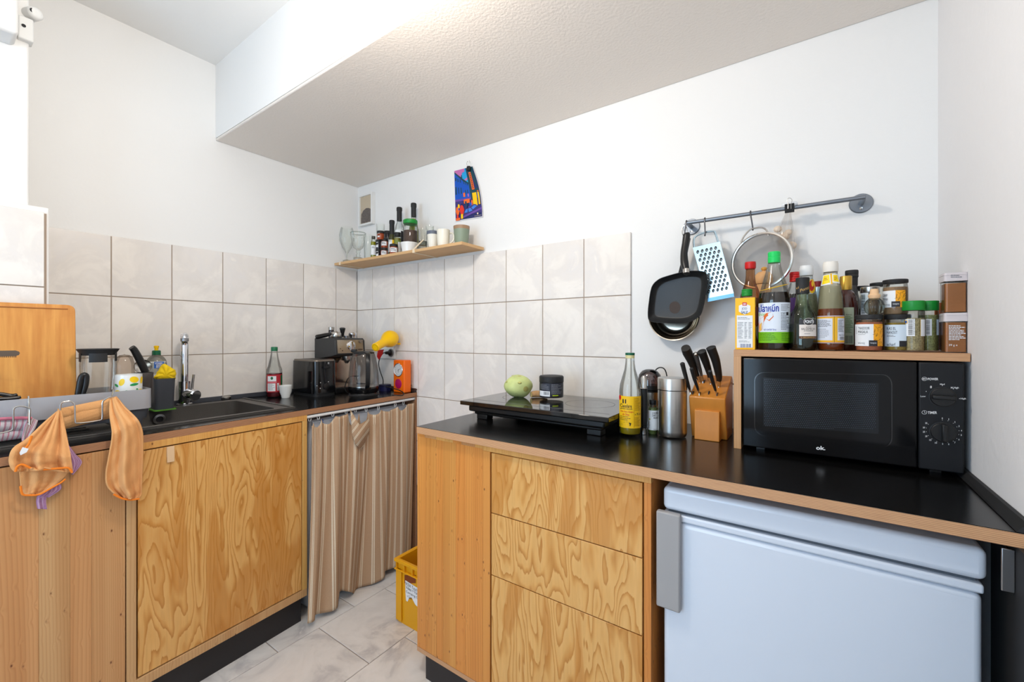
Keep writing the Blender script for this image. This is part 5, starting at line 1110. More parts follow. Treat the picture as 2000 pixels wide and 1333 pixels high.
# ================================================================ WALL SHELF AND WHAT STANDS ON IT
SB, ST_ = 1.650, 1.6645; SYF = -.165
SHW = C('shelf_wood', (214, 172, 122), .55, var=.07, vscale=20, stretch=(.2, 1, 1))
t = thing('wall_shelf', 'thin pale wooden shelf on the back wall above the tiles near the corner', 'shelf', (.5, -.08, SB))
part('board', t, lambda m: m.box((.012, SYF, SB), (1.03, -.001, ST_), SHW), bevel=.0008)
STRAP = C('shelf_strap', (232, 212, 182), .7)
for xx, a in ((ony(664, 510, SYF).x, 0), (ony(808, 491, SYF).x, 1)):
    st = part('strap', t, lambda m: (m.box((xx-.008, SYF-.002, SB-.002), (xx+.008, SYF, ST_+.002), STRAP), m.box((xx-.008, SYF, SB-.0025), (xx+.008, -.001, SB-.0005), STRAP)))
    q = [(xx-.008, SYF, ST_+.001), (xx+.008, SYF, ST_+.001), (xx+.008, -.004, ST_+.165), (xx-.008, -.004, ST_+.165)]
    if a: q = [(xx-.008, SYF, ST_+.001), (xx+.008, SYF, ST_+.001), (xx+.030, SYF+.04, ST_+.052), (xx+.014, SYF+.04, ST_+.052)]
    else: q = [(xx-.008, SYF, ST_+.001), (xx+.008, SYF, ST_+.001), (xx+.035, SYF+.055, ST_+.02), (xx+.014, SYF+.055, ST_+.02)]
    part('strap_tail', t, lambda m: m.add(q+[tuple(Vector(p)+Vector((0, .002, 0))) for p in q], [(0, 1, 2, 3), (7, 6, 5, 4), (0, 4, 5, 1), (1, 5, 6, 2), (2, 6, 7, 3), (3, 7, 4, 0)], STRAP))
def sitem(name, label, cat, px, y, prof, group=None, zb=ST_): return cylthing(name, label, cat, px, dict(y=y), zb, prof, group)
ya_, yb_, yc_ = -.125, -.085, -.045
GL2 = glass('drinking_glass', (250, 252, 250), .86, .6)
c, t = sitem('balloon_glass', 'large clear balloon wine glass at the left end of the wall shelf', 'glass', 677.5, -.11, [(8, 510), (8, 509), (1.3, 507), (1.3, 497), (4, 493), (10, 483), (14.5, 470), (15, 460), (12.5, 448), (11, 444)])
part('glass', t, lambda m: c.shell(m, GL2, True, False))
c, t = sitem('dessert_goblet', 'pressed glass goblet with ringed bowl beside the balloon glass', 'glass', 699.5, -.12, [(9, 506), (9, 504), (3.5, 502), (4.5, 499), (3, 496), (4.5, 493), (4, 489), (10, 484), (13, 474), (14.5, 465), (14, 463), (15.5, 460), (15, 455)])
part('glass', t, lambda m: c.shell(m, GL2, True, False, seg=24)); part('rim', t, lambda m: m.lathe((c.x, c.y, 0), [(15*c.sh, c.z(457)), (15.6*c.sh, c.z(456)), (15*c.sh, c.z(455))], GLASSD, cap0=False, cap1=False))
c, t = sitem('water_glass', 'plain clear tumbler between the goblet and the green oil bottle', 'glass', 719, yb_, [(7, 504), (8, 500), (8.6, 475), (9, 459)])
part('glass', t, lambda m: c.shell(m, GL2, True, False))
c, t = sitem('tall_glass', 'tall thin clear glass standing behind the small honey coloured jars', 'glass', 743, yc_, [(6, 500), (7, 495), (8.5, 437)])
part('glass', t, lambda m: c.shell(m, GL2, True, False))
GO = C('green_oil', (150, 148, 20), .12, coat=.4)
c, t = sitem('oil_miniature', 'small green oil bottle with white label left of the stacked jars', 'bottle', 729.5, -.135, [(5, 505), (5.6, 503), (5.6, 474), (4, 470), (3.3, 468), (3.3, 466)])
segp(c, 'glass', t, GLASS, 505, 466, cap1=False); segp(c, 'oil', t, GO, 504, 473, -.001); segp(c, 'cap', t, C('dark_olive_cap', (60, 58, 50), .4), 467, 462, .0012)
part('label', t, lambda m: (rect(m, c.mp, 724.5, 480, 734, 499, PAPER, 1, 8), smallprint(m, c.mp, 726, 483, 733, 487, 2, INK, 2)))
AMB = C('amber_spread', (150, 62, 22), .3); DRK = C('dark_spread', (30, 26, 34), .3)
def mini(label, px, y, y0, y1, hw, fill, zb, labrect=None, lidh=4.5):
    c, t = sitem('condiment_jar', label, 'jar', px, y, [(hw*.93, y0), (hw, y0-1.5), (hw, y1+lidh+2), (hw*.9, y1+lidh)], 'little condiment jars on the wall shelf', zb)
    segp(c, 'contents', t, fill, y0, y1+lidh); part('lid', t, lambda m: m.lathe((c.x, c.y, 0), [(hw*c.sh*1.05, c.z(y1+lidh+.4)), (hw*c.sh*1.05, c.z(y1+.6)), (hw*c.sh, c.z(y1))], BLACKM))
    if labrect: part('label', t, lambda m: (rect(m, c.mp, labrect[0], labrect[1], labrect[2], labrect[3], PAPER, 1, 8), smallprint(m, c.mp, labrect[0]+1, labrect[1]+1.5, labrect[2]-1, labrect[3]-1.5, 2, INK, 2)))
    return c.z(y1)
zA = mini('dark condiment jar with black lid, bottom left of the jar stack', 739, -.14, 504, 487, 5, DRK, ST_, (734.5, 492, 738.5, 501))
zB = mini('dark condiment jar with black lid, middle of the left jar stack', 739, -.14, 487, 469, 5, DRK, zA, (734.5, 474, 738.5, 484))
zC = mini('amber condiment jar with a blue white label on top of the left jar stack', 743.5, -.135, 469, 452, 7, AMB, zB, (737.5, 457, 741.5, 465))
zD = mini('amber condiment jar with white label, bottom of the second jar stack', 750.5, -.125, 502, 485, 7, AMB, ST_, (744.5, 491, 755, 499))
zE = mini('amber condiment jar with white label, top of the second jar stack', 751, -.115, 485, 467, 6.8, AMB, zD, (745, 473, 755, 481))
zF = mini('dark condiment jar with black lid half hidden behind the second jar stack', 757, -.075, 466, 452, 6.5, DRK, ST_, None)
zG = mini('low amber condiment jar with white label standing at the shelf edge', 769, -.145, 497, 478, 8, AMB, ST_, (762.5, 485, 775.5, 494))
DBOT = C('dark_green_bottle', (60, 60, 22), .12, coat=.4)
c, t = sitem('dressing_bottle', 'bottle with tall black cap and white yellow label, leftmost of three tall bottles', 'bottle', 765.5, yb_, [(7, 500), (7.3, 497), (7.3, 470), (5, 460), (4.6, 455)])
segp(c, 'body', t, DBOT, 500, 455); part('cap', t, lambda m: m.lathe((c.x, c.y, 0), [(4.9*c.sh, c.z(459)), (4.9*c.sh, c.z(438)), (5.5*c.sh, c.z(437)), (5.5*c.sh, c.z(433)), (4.8*c.sh, c.z(431))], BLACKM))
part('label', t, lambda m: (rect(m, c.mp, 759, 470, 766, 494, PAPER, 1, 6), rect(m, c.mp, 766, 470, 771, 477, YEL, 2, 4), txt(m, c.mp, 'PESTO', (759.5, 471, 764.5, 473.5), INK, 2, 0)))
c, t = sitem('olive_jar', 'olive green jar with dark lid right of the short black capped bottle', 'jar', 776.5, -.10, [(6.5, 497), (7, 495), (7, 465), (6.2, 462), (6.2, 460)])
segp(c, 'glass', t, GLASS, 497, 460, cap1=False); segp(c, 'contents', t, C('olive_mix', (140, 134, 60), .5, var=.4, vscale=200), 496, 466, -.001); segp(c, 'lid', t, BLACKM, 462, 455, .0006)
part('label', t, lambda m: (rect(m, c.mp, 771, 471, 783, 475, C('label_leaf', (120, 140, 60)), 1, 6), rect(m, c.mp, 777.5, 474, 783.2, 494, PAPER, 1, 5)))
c, t = sitem('clear_spirit_bottle', 'clear rounded bottle with long black cap, middle of three tall bottles', 'bottle', 780, yc_-.01, [(8.5, 495), (9, 492), (9, 450), (7.5, 441), (5.3, 436), (4.6, 430)])
segp(c, 'glass', t, GLASS, 495, 430, cap1=False); part('cap', t, lambda m: m.lathe((c.x, c.y, 0), [(5.1*c.sh, c.z(432)), (5.1*c.sh, c.z(413)), (5.7*c.sh, c.z(412)), (5.7*c.sh, c.z(407)), (4.9*c.sh, c.z(405.5))], BLACKM))
part('label', t, lambda m: (rect(m, c.mp, 772, 451, 788, 458, PAPER, 1, 8), rect(m, c.mp, 783, 453, 788.5, 490, INK, 2, 4)))
c, t = sitem('olive_oil_flask', 'tall oil bottle with long black cap and yellow green oil, tallest of the wall shelf', 'bottle', 808, yc_-.005, [(9, 485), (9.3, 482), (9.3, 450), (7.5, 438), (5.2, 432), (4.9, 422)])
segp(c, 'glass', t, GLASS, 485, 422, cap1=False); segp(c, 'oil', t, GO, 484, 428, -.001); part('cap', t, lambda m: m.lathe((c.x, c.y, 0), [(5.1*c.sh, c.z(424)), (5.1*c.sh, c.z(406)), (5.7*c.sh, c.z(405)), (5.7*c.sh, c.z(399)), (4.9*c.sh, c.z(397.5))], BLACKM))
c, t = sitem('white_ramekin', 'low white ribbed dish on the wall shelf under the coffee jar', 'dish', 799.5, -.115, [(14, 492), (15, 490), (16.5, 479), (17.6, 477), (17.6, 475.5)])
part('dish', t, lambda m: m.rings([[Vector((c.x+r*math.cos(2*PI*k/40), c.y+r*math.sin(2*PI*k/40), z)) for k in range(40)] for r, z in c.prof+[(c.prof[-1][0]-.003, c.prof[-1][1]), (c.prof[0][0]-.004, c.prof[0][1]+.012)]], WHITE))
zt_ = c.prof[0][1]+.012
c, t = sitem('coffee_jar', 'tall jar of brown ground coffee with a green twist lid standing in the white dish', 'jar', 801.5, -.112, [(12, 487), (13.8, 484), (14, 445), (12.8, 439), (12.8, 437)], zb=zt_+.0005)
segp(c, 'glass', t, GLASS, 487, 437, cap1=False); segp(c, 'coffee', t, C('ground_coffee', (92, 72, 62), .9, bump=.4, bscale=400), 486, 452, -.0014)
part('lid', t, lambda m: m.lathe((c.x, c.y, 0), [(13.3*c.sh, c.z(438.5)), (14.2*c.sh, c.z(437)), (14.2*c.sh, c.z(431.5)), (13*c.sh, c.z(430.5))], GREEN))
c, t = sitem('tumbler', 'heavy based clear tumbler right of the coffee jar', 'glass', 826, -.11, [(7.5, 481), (8, 479), (8.4, 463), (8.8, 447)])
part('glass', t, lambda m: c.shell(m, GL2, True, False)); part('base', t, lambda m: c.shell(m, GLASSD, True, True, 32, c.z(480), c.z(472), .001))
c, t = sitem('tumbler', 'clear tumbler standing behind the speckled mug close to the wall', 'glass', 839.5, -.035, [(6.8, 478), (7.4, 475), (8, 441)])
part('glass', t, lambda m: c.shell(m, GL2, True, False))
def mug(name, label, px, y, y0, y1, hw0, hw1, mt, inner, rimm=None, handle=None):
    c, t = sitem(name, label, 'mug', px, y, [(hw0*.9, y0), (hw0, y0-1.5), ((hw0+hw1)/2, (y0+y1)/2), (hw1, y1)])
    r = c.prof[-1][0]; z1 = c.prof[-1][1]; z0 = c.prof[0][1]
    part('body', t, lambda m: m.lathe((c.x, c.y, 0), [q for q in c.prof]+[(r-.003, z1), (c.prof[0][0]-.002, z0+.006)], mt, seg=40))
    if rimm: part('rim_band', t, lambda m: c.shell(m, rimm, False, False, 40, z1-.016, z1+.0002, -.0003))
    if handle: part('handle', t, lambda m: m.tube([Vector((c.x, c.y, c.z(yy)))+c.r_*((xx-px)*c.sh) for xx, yy in handle], .0042, mt, 10))
    return c, t
SPK = C('speckled_enamel', (232, 228, 216), .35, var=.04, vscale=900)
c, t = mug('enamel_mug', 'speckled white mug with a blue grey rim on the wall shelf', 845.5, -.125, 482, 453, 9, 12, SPK, None, C('blue_grey_rim', (100, 106, 120), .5, var=.3, vscale=600))
c, t = mug('cream_mug', 'plain cream mug with its handle to the right on the wall shelf', 866, -.125, 479, 450, 11.8, 13, C('cream_glaze', (238, 232, 216), .3), None, None, [(877, 456), (883, 455), (886.5, 460), (885, 470), (877, 476)])
c, t = mug('stoneware_cup', 'grey green stoneware cup without handle at the right end of the wall shelf', 901.5, -.085, 476, 443, 13.5, 16, C('green_grey_glaze', (132, 146, 126), .45, var=.12, vscale=18, stretch=(1, 1, .3)), None, C('rusty_glaze', (158, 126, 96), .45))

# ================================================================ PICTURES ON THE BACK WALL
fx_ = lambda px, py: ony(px, py, 0).x
WY = .012; px0, px1, pz0, pz1 = ony(701, 400, -.012).x, ony(726.5, 400, -.012).x, ony(716, 439, -.012).z, ony(716, 378, -.012).z
t = thing('picture_frame', 'small white framed grey photograph of plants above the wall shelf', 'picture', ((px0+px1)/2, WY, pz0))
pz1 = pz0+(pz1-pz0)
px0 -= .004
def fr(m):
    a = .011; y0, y1 = -.014, WY-.0005
    m.box((px0, y0, pz0), (px1, y1, pz0+a), WHITEP); m.box((px0, y0, pz1-a), (px1, y1, pz1), WHITEP); m.box((px0, y0, pz0+a), (px0+a, y1, pz1-a), WHITEP); m.box((px1-a, y0, pz0+a), (px1, y1, pz1-a), WHITEP)
part('frame', t, fr, bevel=.001)
PHO = mat('old_photograph', (150, 140, 128), .5)
N, L, b = nodes(PHO); v = obj_coord(N, L, rnd=False); sp = N.new('ShaderNodeSeparateXYZ'); L.new(v, sp.inputs[0])
n1 = noise(N, L, v, 1, (60, 60, 60), 4, .8); hgt = mth(N, L, 'MULTIPLY_ADD', sp.outputs[2], -5.0, n1)
L.new(ramp(N, L, hgt, [(.05, (196, 180, 156)), (.3, (150, 138, 122)), (.42, (196, 184, 164)), (.55, (96, 86, 82)), (.75, (178, 168, 158)), (.9, (110, 100, 94))][::1]), b.inputs['Base Color'])
part('photograph', t, lambda m: m.box((px0+.011, -.004, pz0+.011), (px1-.011, WY-.002, pz1-.011), PHO))
part('dark_bush', t, lambda m: m.add([(px0+.011+(px1-px0-.022)*u, -.0045, pz0+.011+(pz1-pz0-.022)*v_) for u, v_ in ((.05, .04), (.95, .04), (.95, .48), (.7, .54), (.5, .56), (.25, .50), (.08, .38))], [(0, 1, 2, 3, 4, 5, 6)], C('photo_dark', (104, 95, 90), .5, var=.4, vscale=110)))
# poster, curled at its right edge
t = thing('poster', 'colourful night street postcard clipped to the back wall', 'poster', ony(915, 430, 0))
def pmap(u, v, lay=0):
    """u,v in 0..1 on the sheet; the right side lifts off the wall at the top"""
    L0 = Vector((886.5, 333.5)); R0 = Vector((923, 324)); R1 = Vector((943, 424)); L1 = Vector((889, 433))
    bow = 5*math.sin(v*PI)*u
    a = L0*(1-u)+R0*u; b_ = L1*(1-u)+R1*u; q = a*(1-v)+b_*v; q.x += bow
    return ony(q.x, q.y, WY-.003-.007*(u**3)*(1-.5*v)-.0004*lay)
def prect(m, u0, v0, u1, v1, mt, lay=1, nu=4, nv=4):
    m.add([pmap(u0+(u1-u0)*i/nu, v0+(v1-v0)*j/nv, lay) for j in range(nv+1) for i in range(nu+1)], [(j*(nu+1)+i, (j+1)*(nu+1)+i, (j+1)*(nu+1)+i+1, j*(nu+1)+i+1) for j in range(nv) for i in range(nu)], mt)
def ppoly(m, pts, mt, lay=2): m.add([pmap((x-175)/1., 0, 0) if False else pmap(x, y, lay) for x, y in pts], [list(range(len(pts)))[::-1]], mt)
cc_ = lambda n, r: C('poster_'+n, r, .45)
NAVY, BLU, SKY, PNK, PUR, TEAL, ORG, YLW, DK, LBL, RD = cc_('navy', (34, 44, 104)), cc_('blue', (10, 84, 190)), cc_('sky', (30, 160, 220)), cc_('pink', (196, 110, 172)), cc_('purple', (106, 74, 160)), cc_('teal', (24, 70, 84)), cc_('orange', (244, 110, 40)), cc_('yellow', (252, 200, 10)), cc_('dark', (26, 26, 50)), cc_('light_blue', (60, 130, 220)), cc_('red', (226, 50, 36))
def sheet(m):
    nu, nv = 14, 14
    m.add([pmap(i/nu, j/nv) for j in range(nv+1) for i in range(nu+1)]+[pmap(i/nu, j/nv)+Vector((0, .0006, 0)) for j in range(nv+1) for i in range(nu+1)], [(j*(nu+1)+i, (j+1)*(nu+1)+i, (j+1)*(nu+1)+i+1, j*(nu+1)+i+1) for j in range(nv) for i in range(nu)]+[tuple(225+k for k in (j*(nu+1)+i, j*(nu+1)+i+1, (j+1)*(nu+1)+i+1, (j+1)*(nu+1)+i)) for j in range(nv) for i in range(nu)], cc_('white', (236, 232, 234)))
part('sheet', t, sheet)
def art(m):
    prect(m, .02, .01, .98, .985, NAVY, 1, 10, 10); prect(m, .02, .01, .60, .36, SKY, 2, 6, 6)
    ppoly(m, [(.02, .01), (.55, .01), (.52, .07), (.40, .08), (.36, .14), (.28, .16), (.24, .20), (.15, .17), (.02, .09)], PNK, 3)
    ppoly(m, [(.45, .22), (.6, .19), (.6, .22), (.52, .25)], PNK, 3)
    ppoly(m, [(.02, .05), (.25, .15), (.45, .25), (.60, .31), (.62, .62), (.02, .60)], BLU, 3); ppoly(m, [(.02, .03), (.25, .13), (.33, .16), (.33, .12), (.37, .12), (.37, .19), (.6, .29), (.6, .32), (.4, .25), (.2, .15), (.02, .06)], TEAL, 4)
    for x, y, w_, h_ in ((.04, .15, .06, .06), (.15, .18, .04, .06), (.25, .2, .04, .06), (.4, .25, .03, .05), (.47, .27, .03, .05), (.54, .29, .03, .05), (.04, .33, .05, .15), (.16, .35, .03, .12), (.25, .36, .04, .12), (.42, .42, .03, .08), (.5, .42, .03, .08)): prect(m, x, y, x+w_, y+h_, TEAL, 5, 1, 2)
    ppoly(m, [(.62, .02), (.98, .01), (.98, .62), (.62, .62), (.60, .35)], TEAL, 4); prect(m, .80, .08, .96, .42, NAVY, 5, 2, 4); prect(m, .70, .10, .80, .44, ORG, 6, 2, 5)
    m_ = [pmap(u, v, 7) for u, v in ()]
    for k in range(9): prect(m, .73, .125+.034*k, .77, .145+.034*k, DK, 8, 1, 1)
    prect(m, .68, .50, .84, .76, YLW, 6, 2, 4); prect(m, .88, .50, .94, .74, YLW, 6, 1, 4); prect(m, .88, .47, .94, .49, ORG, 6, 1, 1); prect(m, .855, .5, .875, .62, BLU, 6, 1, 1)
    prect(m, .02, .58, .62, .62, PUR, 6, 4, 1); prect(m, .34, .47, .41, .55, ORG, 6, 1, 1); prect(m, .51, .5, .55, .56, PNK, 7, 1, 1); prect(m, .34, .60, .56, .68, ORG, 7, 2, 2); prect(m, .38, .64, .44, .69, TEAL, 8, 1, 1)
    prect(m, .02, .62, .30, .74, cc_('violet', (60, 52, 120)), 5, 2, 2); prect(m, .52, .68, .64, .76, BLU, 6, 2, 2)
    ppoly(m, [(.30, .90), (.36, .80), (.50, .77), (.62, .73), (.74, .72), (.84, .76), (.98, .76), (.98, .90), (.60, .91), (.34, .95)], cc_('violet', (60, 52, 120)), 6)
    for q in ([(.34, .86), (.40, .80), (.47, .79), (.46, .86)], [(.49, .79), (.57, .78), (.64, .84), (.50, .86)], [(.60, .78), (.70, .74), (.82, .76), (.66, .82)]): ppoly(m, q, LBL, 7)
    ppoly(m, [(.30, .92), (.98, .80), (.98, .84), (.30, .96)], PUR, 7)
    for x, y, s_, a, b_ in ((.20, .72, 1.3, RD, YLW), (.05, .74, 1.1, ORG, RD), (.12, .68, .6, YLW, BLU), (.62, .64, .5, ORG, ORG), (.42, .69, .45, TEAL, NAVY), (.50, .69, .45, NAVY, PUR)):
        ppoly(m, [(x, y), (x+.03*s_, y-.02*s_), (x+.08*s_, y), (x+.11*s_, y+.06*s_), (x+.08*s_, y+.13*s_), (x+.01*s_, y+.12*s_), (x-.02*s_, y+.06*s_)], a, 9); prect(m, x+.01*s_, y+.12*s_, x+.07*s_, y+.19*s_, b_, 10, 1, 1); ppoly(m, [(x+.02*s_, y-.015*s_), (x+.04*s_, y-.04*s_), (x+.06*s_, y-.015*s_)], DK, 10)
    ppoly(m, [(.82+.025*math.cos(a*PI/6), .915+.02*math.sin(a*PI/6)) for a in range(12)], cc_('cream', (240, 220, 180)), 10); prect(m, .70, .955, .95, .96, cc_('cream', (240, 220, 180)), 10, 3, 1); prect(m, .03, .94, .18, .99, ORG, 9, 1, 1)
part('print', t, art)
q = ony(915.5, 329, -.006)
t = thing('poster_clip', 'small black binder clip with wire loops holding the street postcard', 'clip', q)
part('body', t, lambda m: m.box(q+Vector((-.009, -.007, -.012)), q+Vector((.009, .006, .010)), BLACKM), bevel=.002)
part('wire_loop', t, lambda m: m.tube([q+Vector((dx, -.004, dz)) for dx, dz in ((-.006, .01), (-.010, .026), (-.004, .036), (0, .028), (.004, .038), (.010, .028), (.006, .010))], .0009, STEEL, 6))

# ================================================================ LEFT WORKTOP: CORNER APPLIANCES
c, t = cylthing('vinegar_bottle', 'clear bottle with green cap and red white label near the tiles right of the sink', 'bottle', 535.8, dict(x=.10), TL, [(14.5, 775), (15.8, 772), (16, 765), (16, 729), (15.5, 722), (12.5, 715), (8.5, 700), (6.8, 690), (6.5, 686)])
segp(c, 'glass', t, GLASS, 775, 686, cap1=False); segp(c, 'vinegar', t, C('red_vinegar', (96, 18, 28), .1, coat=.4), 774, 729, -.0014)
part('cap', t, lambda m: m.lathe((c.x, c.y, 0), [(6.6*c.sh, c.z(686)), (6.8*c.sh, c.z(684)), (6.8*c.sh, c.z(679)), (6*c.sh, c.z(678))], C('pine_green_cap', (20, 110, 70), .4)))
def lab(m):
    rect(m, c.mp, 521, 731, 551.2, 765, C('label_red', (180, 40, 50), .5), 1, 14); rect(m, c.mp, 523, 734, 539.5, 744, PAPER, 2, 6); rect(m, c.mp, 523, 748, 538, 763, PAPER, 2, 6); disc(m, c.mp, 531, 738, 2.6, 3, C('emblem_green', (40, 110, 70)), 3, 10)
    rect(m, c.mp, 523, 744.5, 540, 747, C('label_pink', (222, 120, 130)), 2, 6); smallprint(m, c.mp, 524, 749, 537, 762, 6, GREYINK, 3, .35); rect(m, c.mp, 541, 748, 545, 762, PAPER, 2, 2); barcode(m, c.mp, 541.4, 749, 544.6, 761, INK, 3, 12, False); rect(m, c.mp, 548, 733, 551.3, 755, C('emblem_green', (40, 110, 70)), 2, 2)
part('label', t, lab)
c, t = cylthing('white_ramekin', 'small white porcelain bowl between the red labelled bottle and the toaster', 'bowl', 558, dict(x=.165), TL, [(8, 776), (9, 774.5), (9, 773), (12, 766), (13, 756), (13.6, 754), (13.5, 753)])
part('bowl', t, lambda m: m.lathe((c.x, c.y, 0), c.prof+[(c.prof[-1][0]-.003, c.prof[-1][1]), (c.prof[2][0]-.002, c.prof[2][1]+.006)], WHITE, seg=40))
# toaster
TG = mat('toaster_black', (14, 14, 16), .14, coat=.3)
t = thing('toaster', 'black two slot toaster on the left worktop in front of the coffee machine', 'toaster', (.16, -.37, TL))
tf = [(.045, -.446), (.285, -.446), (.285, -.316), (.045, -.316)]; tz1 = onx(640, 703, .285).z
part('body', t, lambda m: m.prism(tf, TL+.016, tz1-.008, TG, .97, .035, 8), sharp=30)
part('base', t, lambda m: m.prism([(.05, -.441), (.28, -.441), (.28, -.321), (.05, -.321)], TL, TL+.017, BLACKM, 1.0, .03, 8))
part('top_rim', t, lambda m: m.prism([(.053, -.442), (.280, -.442), (.280, -.320), (.053, -.320)], tz1-.008, tz1, C('toaster_top', (120, 110, 100), .3, metal=.6), .97, .03, 8))
for yy in (-.411, -.366): part('slot', t, lambda m: m.box((.09, yy, tz1-.001), (.235, yy+.02, tz1+.0006), INK))
part('lever_slot', t, lambda m: m.box((.2835, -.388, TL+.07), (.2845, -.382, tz1-.02), INK)); part('lever', t, lambda m: m.box((.283, -.401, tz1-.045), (.298, -.368, tz1-.035), BLACK), bevel=.002)
part('browning_dial', t, lambda m: m.lathe((.2815, -.384, TL+.05), [(.017, 0), (.0165, .008), (.012, .010)], BLACK, axis=(1, 0, 0)))
def lab(m):
    f = plane_mp((0, -.4445, 0), (0, -1, 0)); txt(m, f, 'PHILIPS', (578, 733.5, 586, 736.8), WHITEPRINT, 1, .01)
    g = plane_mp((.2845, 0, 0), (1, 0, 0)); 
    for x, y in ((626, 748), (625.5, 759), (641.5, 746), (619, 754)): disc(m, g, x, y, .9, .9, WHITEPRINT, 1, 8)
    rect(m, g, 640, 708, 643, 711.5, C('grey_print', (150, 150, 150)), 1, 1)
part('lettering', t, lab)
# espresso machine
EB = C('machine_dark_grey', (52, 52, 52), .45); EP = mat('machine_panel', (172, 160, 144), .3, .75)
t = thing('espresso_machine', 'dark grey espresso machine with a steel control panel in the corner', 'coffee machine', (.15, -.21, TL))
ex0, ex1, ey0, ey1 = .045, .25, onx(655, 660, .25).y, onx(713, 660, .25).y
ez1, ez0 = onx(655, 661, .25).z, onx(655, 702, .235).z; ezb = onx(655, 692, .25).z
def head(m):
    pr = [(ex0, ez0-.006), (ex1-.035, ez0+.014), (ex1+.004, ezb-.004), (ex1-.004, ez1-.012), (ex1-.018, ez1), (ex0, ez1)]
    n = len(pr); m.add([(x, ey0, z) for x, z in pr]+[(x, ey1, z) for x, z in pr], [list(range(n)), list(range(n, 2*n))[::-1]]+[(i, n+i, n+(i+1) % n, (i+1) % n) for i in range(n)], EB)
part('head', t, head, bevel=.004)
part('control_panel', t, lambda m: m.add([(ex1+.0052, ey0+.012, ezb+.003), (ex1+.0052, ey1-.014, ezb+.003), (ex1-.0028, ey1-.014, ez1-.010), (ex1-.0028, ey0+.012, ez1-.010)]+[(ex1+.002, ey0+.012, ezb+.003), (ex1+.002, ey1-.014, ezb+.003), (ex1-.006, ey1-.014, ez1-.010), (ex1-.006, ey0+.012, ez1-.010)], [(0, 1, 2, 3), (0, 4, 5, 1), (1, 5, 6, 2), (2, 6, 7, 3), (3, 7, 4, 0)], EP))
dc = onx(685.5, 675.5, ex1+.001)
part('dial', t, lambda m: (m.lathe(dc, [(.0265, 0), (.0265, .003), (.025, .004)], CHROME, axis=(1, 0, .1)), m.box(dc+Vector((.004, -.006, -.022)), dc+Vector((.013, .006, .022)), STEEL)))
def lab(m):
    f = plane_mp((ex1+.002, 0, ez1-.04), (1, 0, .12), .0012)
    txt(m, f, "De'Longhi", ((673, 664), (694, 664.5), (694, 668), (673, 667)), C('faint_print', (120, 110, 100)), 3, 0); disc(m, f, 665, 681.5, 1.1, .9, INK, 3, 8); disc(m, f, 669, 685.5, 1.3, 1, INK, 3, 8); disc(m, f, 705, 667.5, 3.2, 2.8, C('faint_print', (120, 110, 100)), 3, 12); disc(m, f, 704, 683, 5, 1.6, C('faint_print2', (90, 70, 56)), 3, 12)
part('lettering', t, lab)
part('column', t, lambda m: m.box((ex0, ey0+.004, TL+.03), (ex0+.07, ey1-.004, ez0-.004), EB), bevel=.003)
part('splash_plate', t, lambda m: m.box((ex0+.07, ey0+.008, TL+.03), (ex0+.0715, ey1-.008, ez0-.002), mat('splash_steel', (208, 188, 168), .12, 1)))
part('drip_tray', t, lambda m: m.box((ex0, ey0+.004, TL), (ex1-.005, ey1-.004, TL+.03), BLACK), bevel=.004)
part('tray_grille', t, lambda m: m.box((ex0+.075, ey0+.012, TL+.03), (ex1-.015, ey1-.012, TL+.033), STEEL))
bc = onx(677, 700, ex0+.12)
part('brew_group', t, lambda m: (m.lathe((bc.x, bc.y, bc.z-.012), [(.028, 0), (.030, .004), (.030, .03)], STEEL), m.lathe((bc.x, bc.y, bc.z-.03), [(.008, 0), (.02, .018)], STEELG)))
part('steam_wand', t, lambda m: m.tube([(ex1-.05, ey1-.03, ez0), (ex1-.04, ey1-.028, ez0-.05), (ex1-.035, ey1-.028, TL+.06)], .004, STEEL))
# items on top of the machine
zt_ = ez1
pf = onx(656, 655, .13)
t = thing('portafilter', 'steel portafilter with a black handle lying on top of the coffee machine', 'portafilter', (pf.x, pf.y, zt_))
part('basket', t, lambda m: m.lathe((pf.x, pf.y, zt_), [(.027, 0), (.029, .003), (.029, .026), (.024, .034), (.01, .037), (.008, .041), (.001, .041)], STEEL))
part('ear', t, lambda m: m.box((pf.x-.005, pf.y-.038, zt_+.022), (pf.x+.005, pf.y-.025, zt_+.032), STEEL), bevel=.002)
hq = [onx(646, 652.5, pf.x+.012), onx(636, 655, pf.x+.02), onx(620, 658.5, pf.x+.03), onx(617, 658.8, pf.x+.03)]
part('handle', t, lambda m: m.tube(hq, [.008, .012, .0125, .009], BLACK, 12))
bq = onx(647, 650, .075)
t = thing('spice_grinder', 'small dark jar with a ribbed steel lid standing behind the portafilter', 'jar', (bq.x, bq.y, zt_))
part('jar', t, lambda m: m.lathe((bq.x, bq.y, zt_), [(.015, 0), (.0155, .04), (.014, .048)], C('dark_jar_glass', (36, 20, 18), .15, coat=.5)))
part('lid', t, lambda m: m.lathe((bq.x, bq.y, zt_+.048), [(.0165, 0), (.0165, .006), (.0155, .007), (.0165, .008), (.0165, .014), (.015, .016)], STEEL))
tq = onx(669, 650, .09)
t = thing('coffee_tamper', 'black flared coffee tamper standing on the coffee machine', 'tamper', (tq.x, tq.y, zt_))
part('handle', t, lambda m: m.lathe((tq.x, tq.y, zt_), [(.013, .006), (.009, .012), (.0095, .025), (.014, .044), (.0165, .054), (.0165, .058), (.010, .062)], BLACK)); part('foot', t, lambda m: m.lathe((tq.x, tq.y, zt_), [(.019, 0), (.019, .006)], STEEL))
sq = onx(689, 655, .13)
t = thing('steel_cup', 'small shiny steel cup at the right on top of the coffee machine', 'cup', (sq.x, sq.y, zt_))
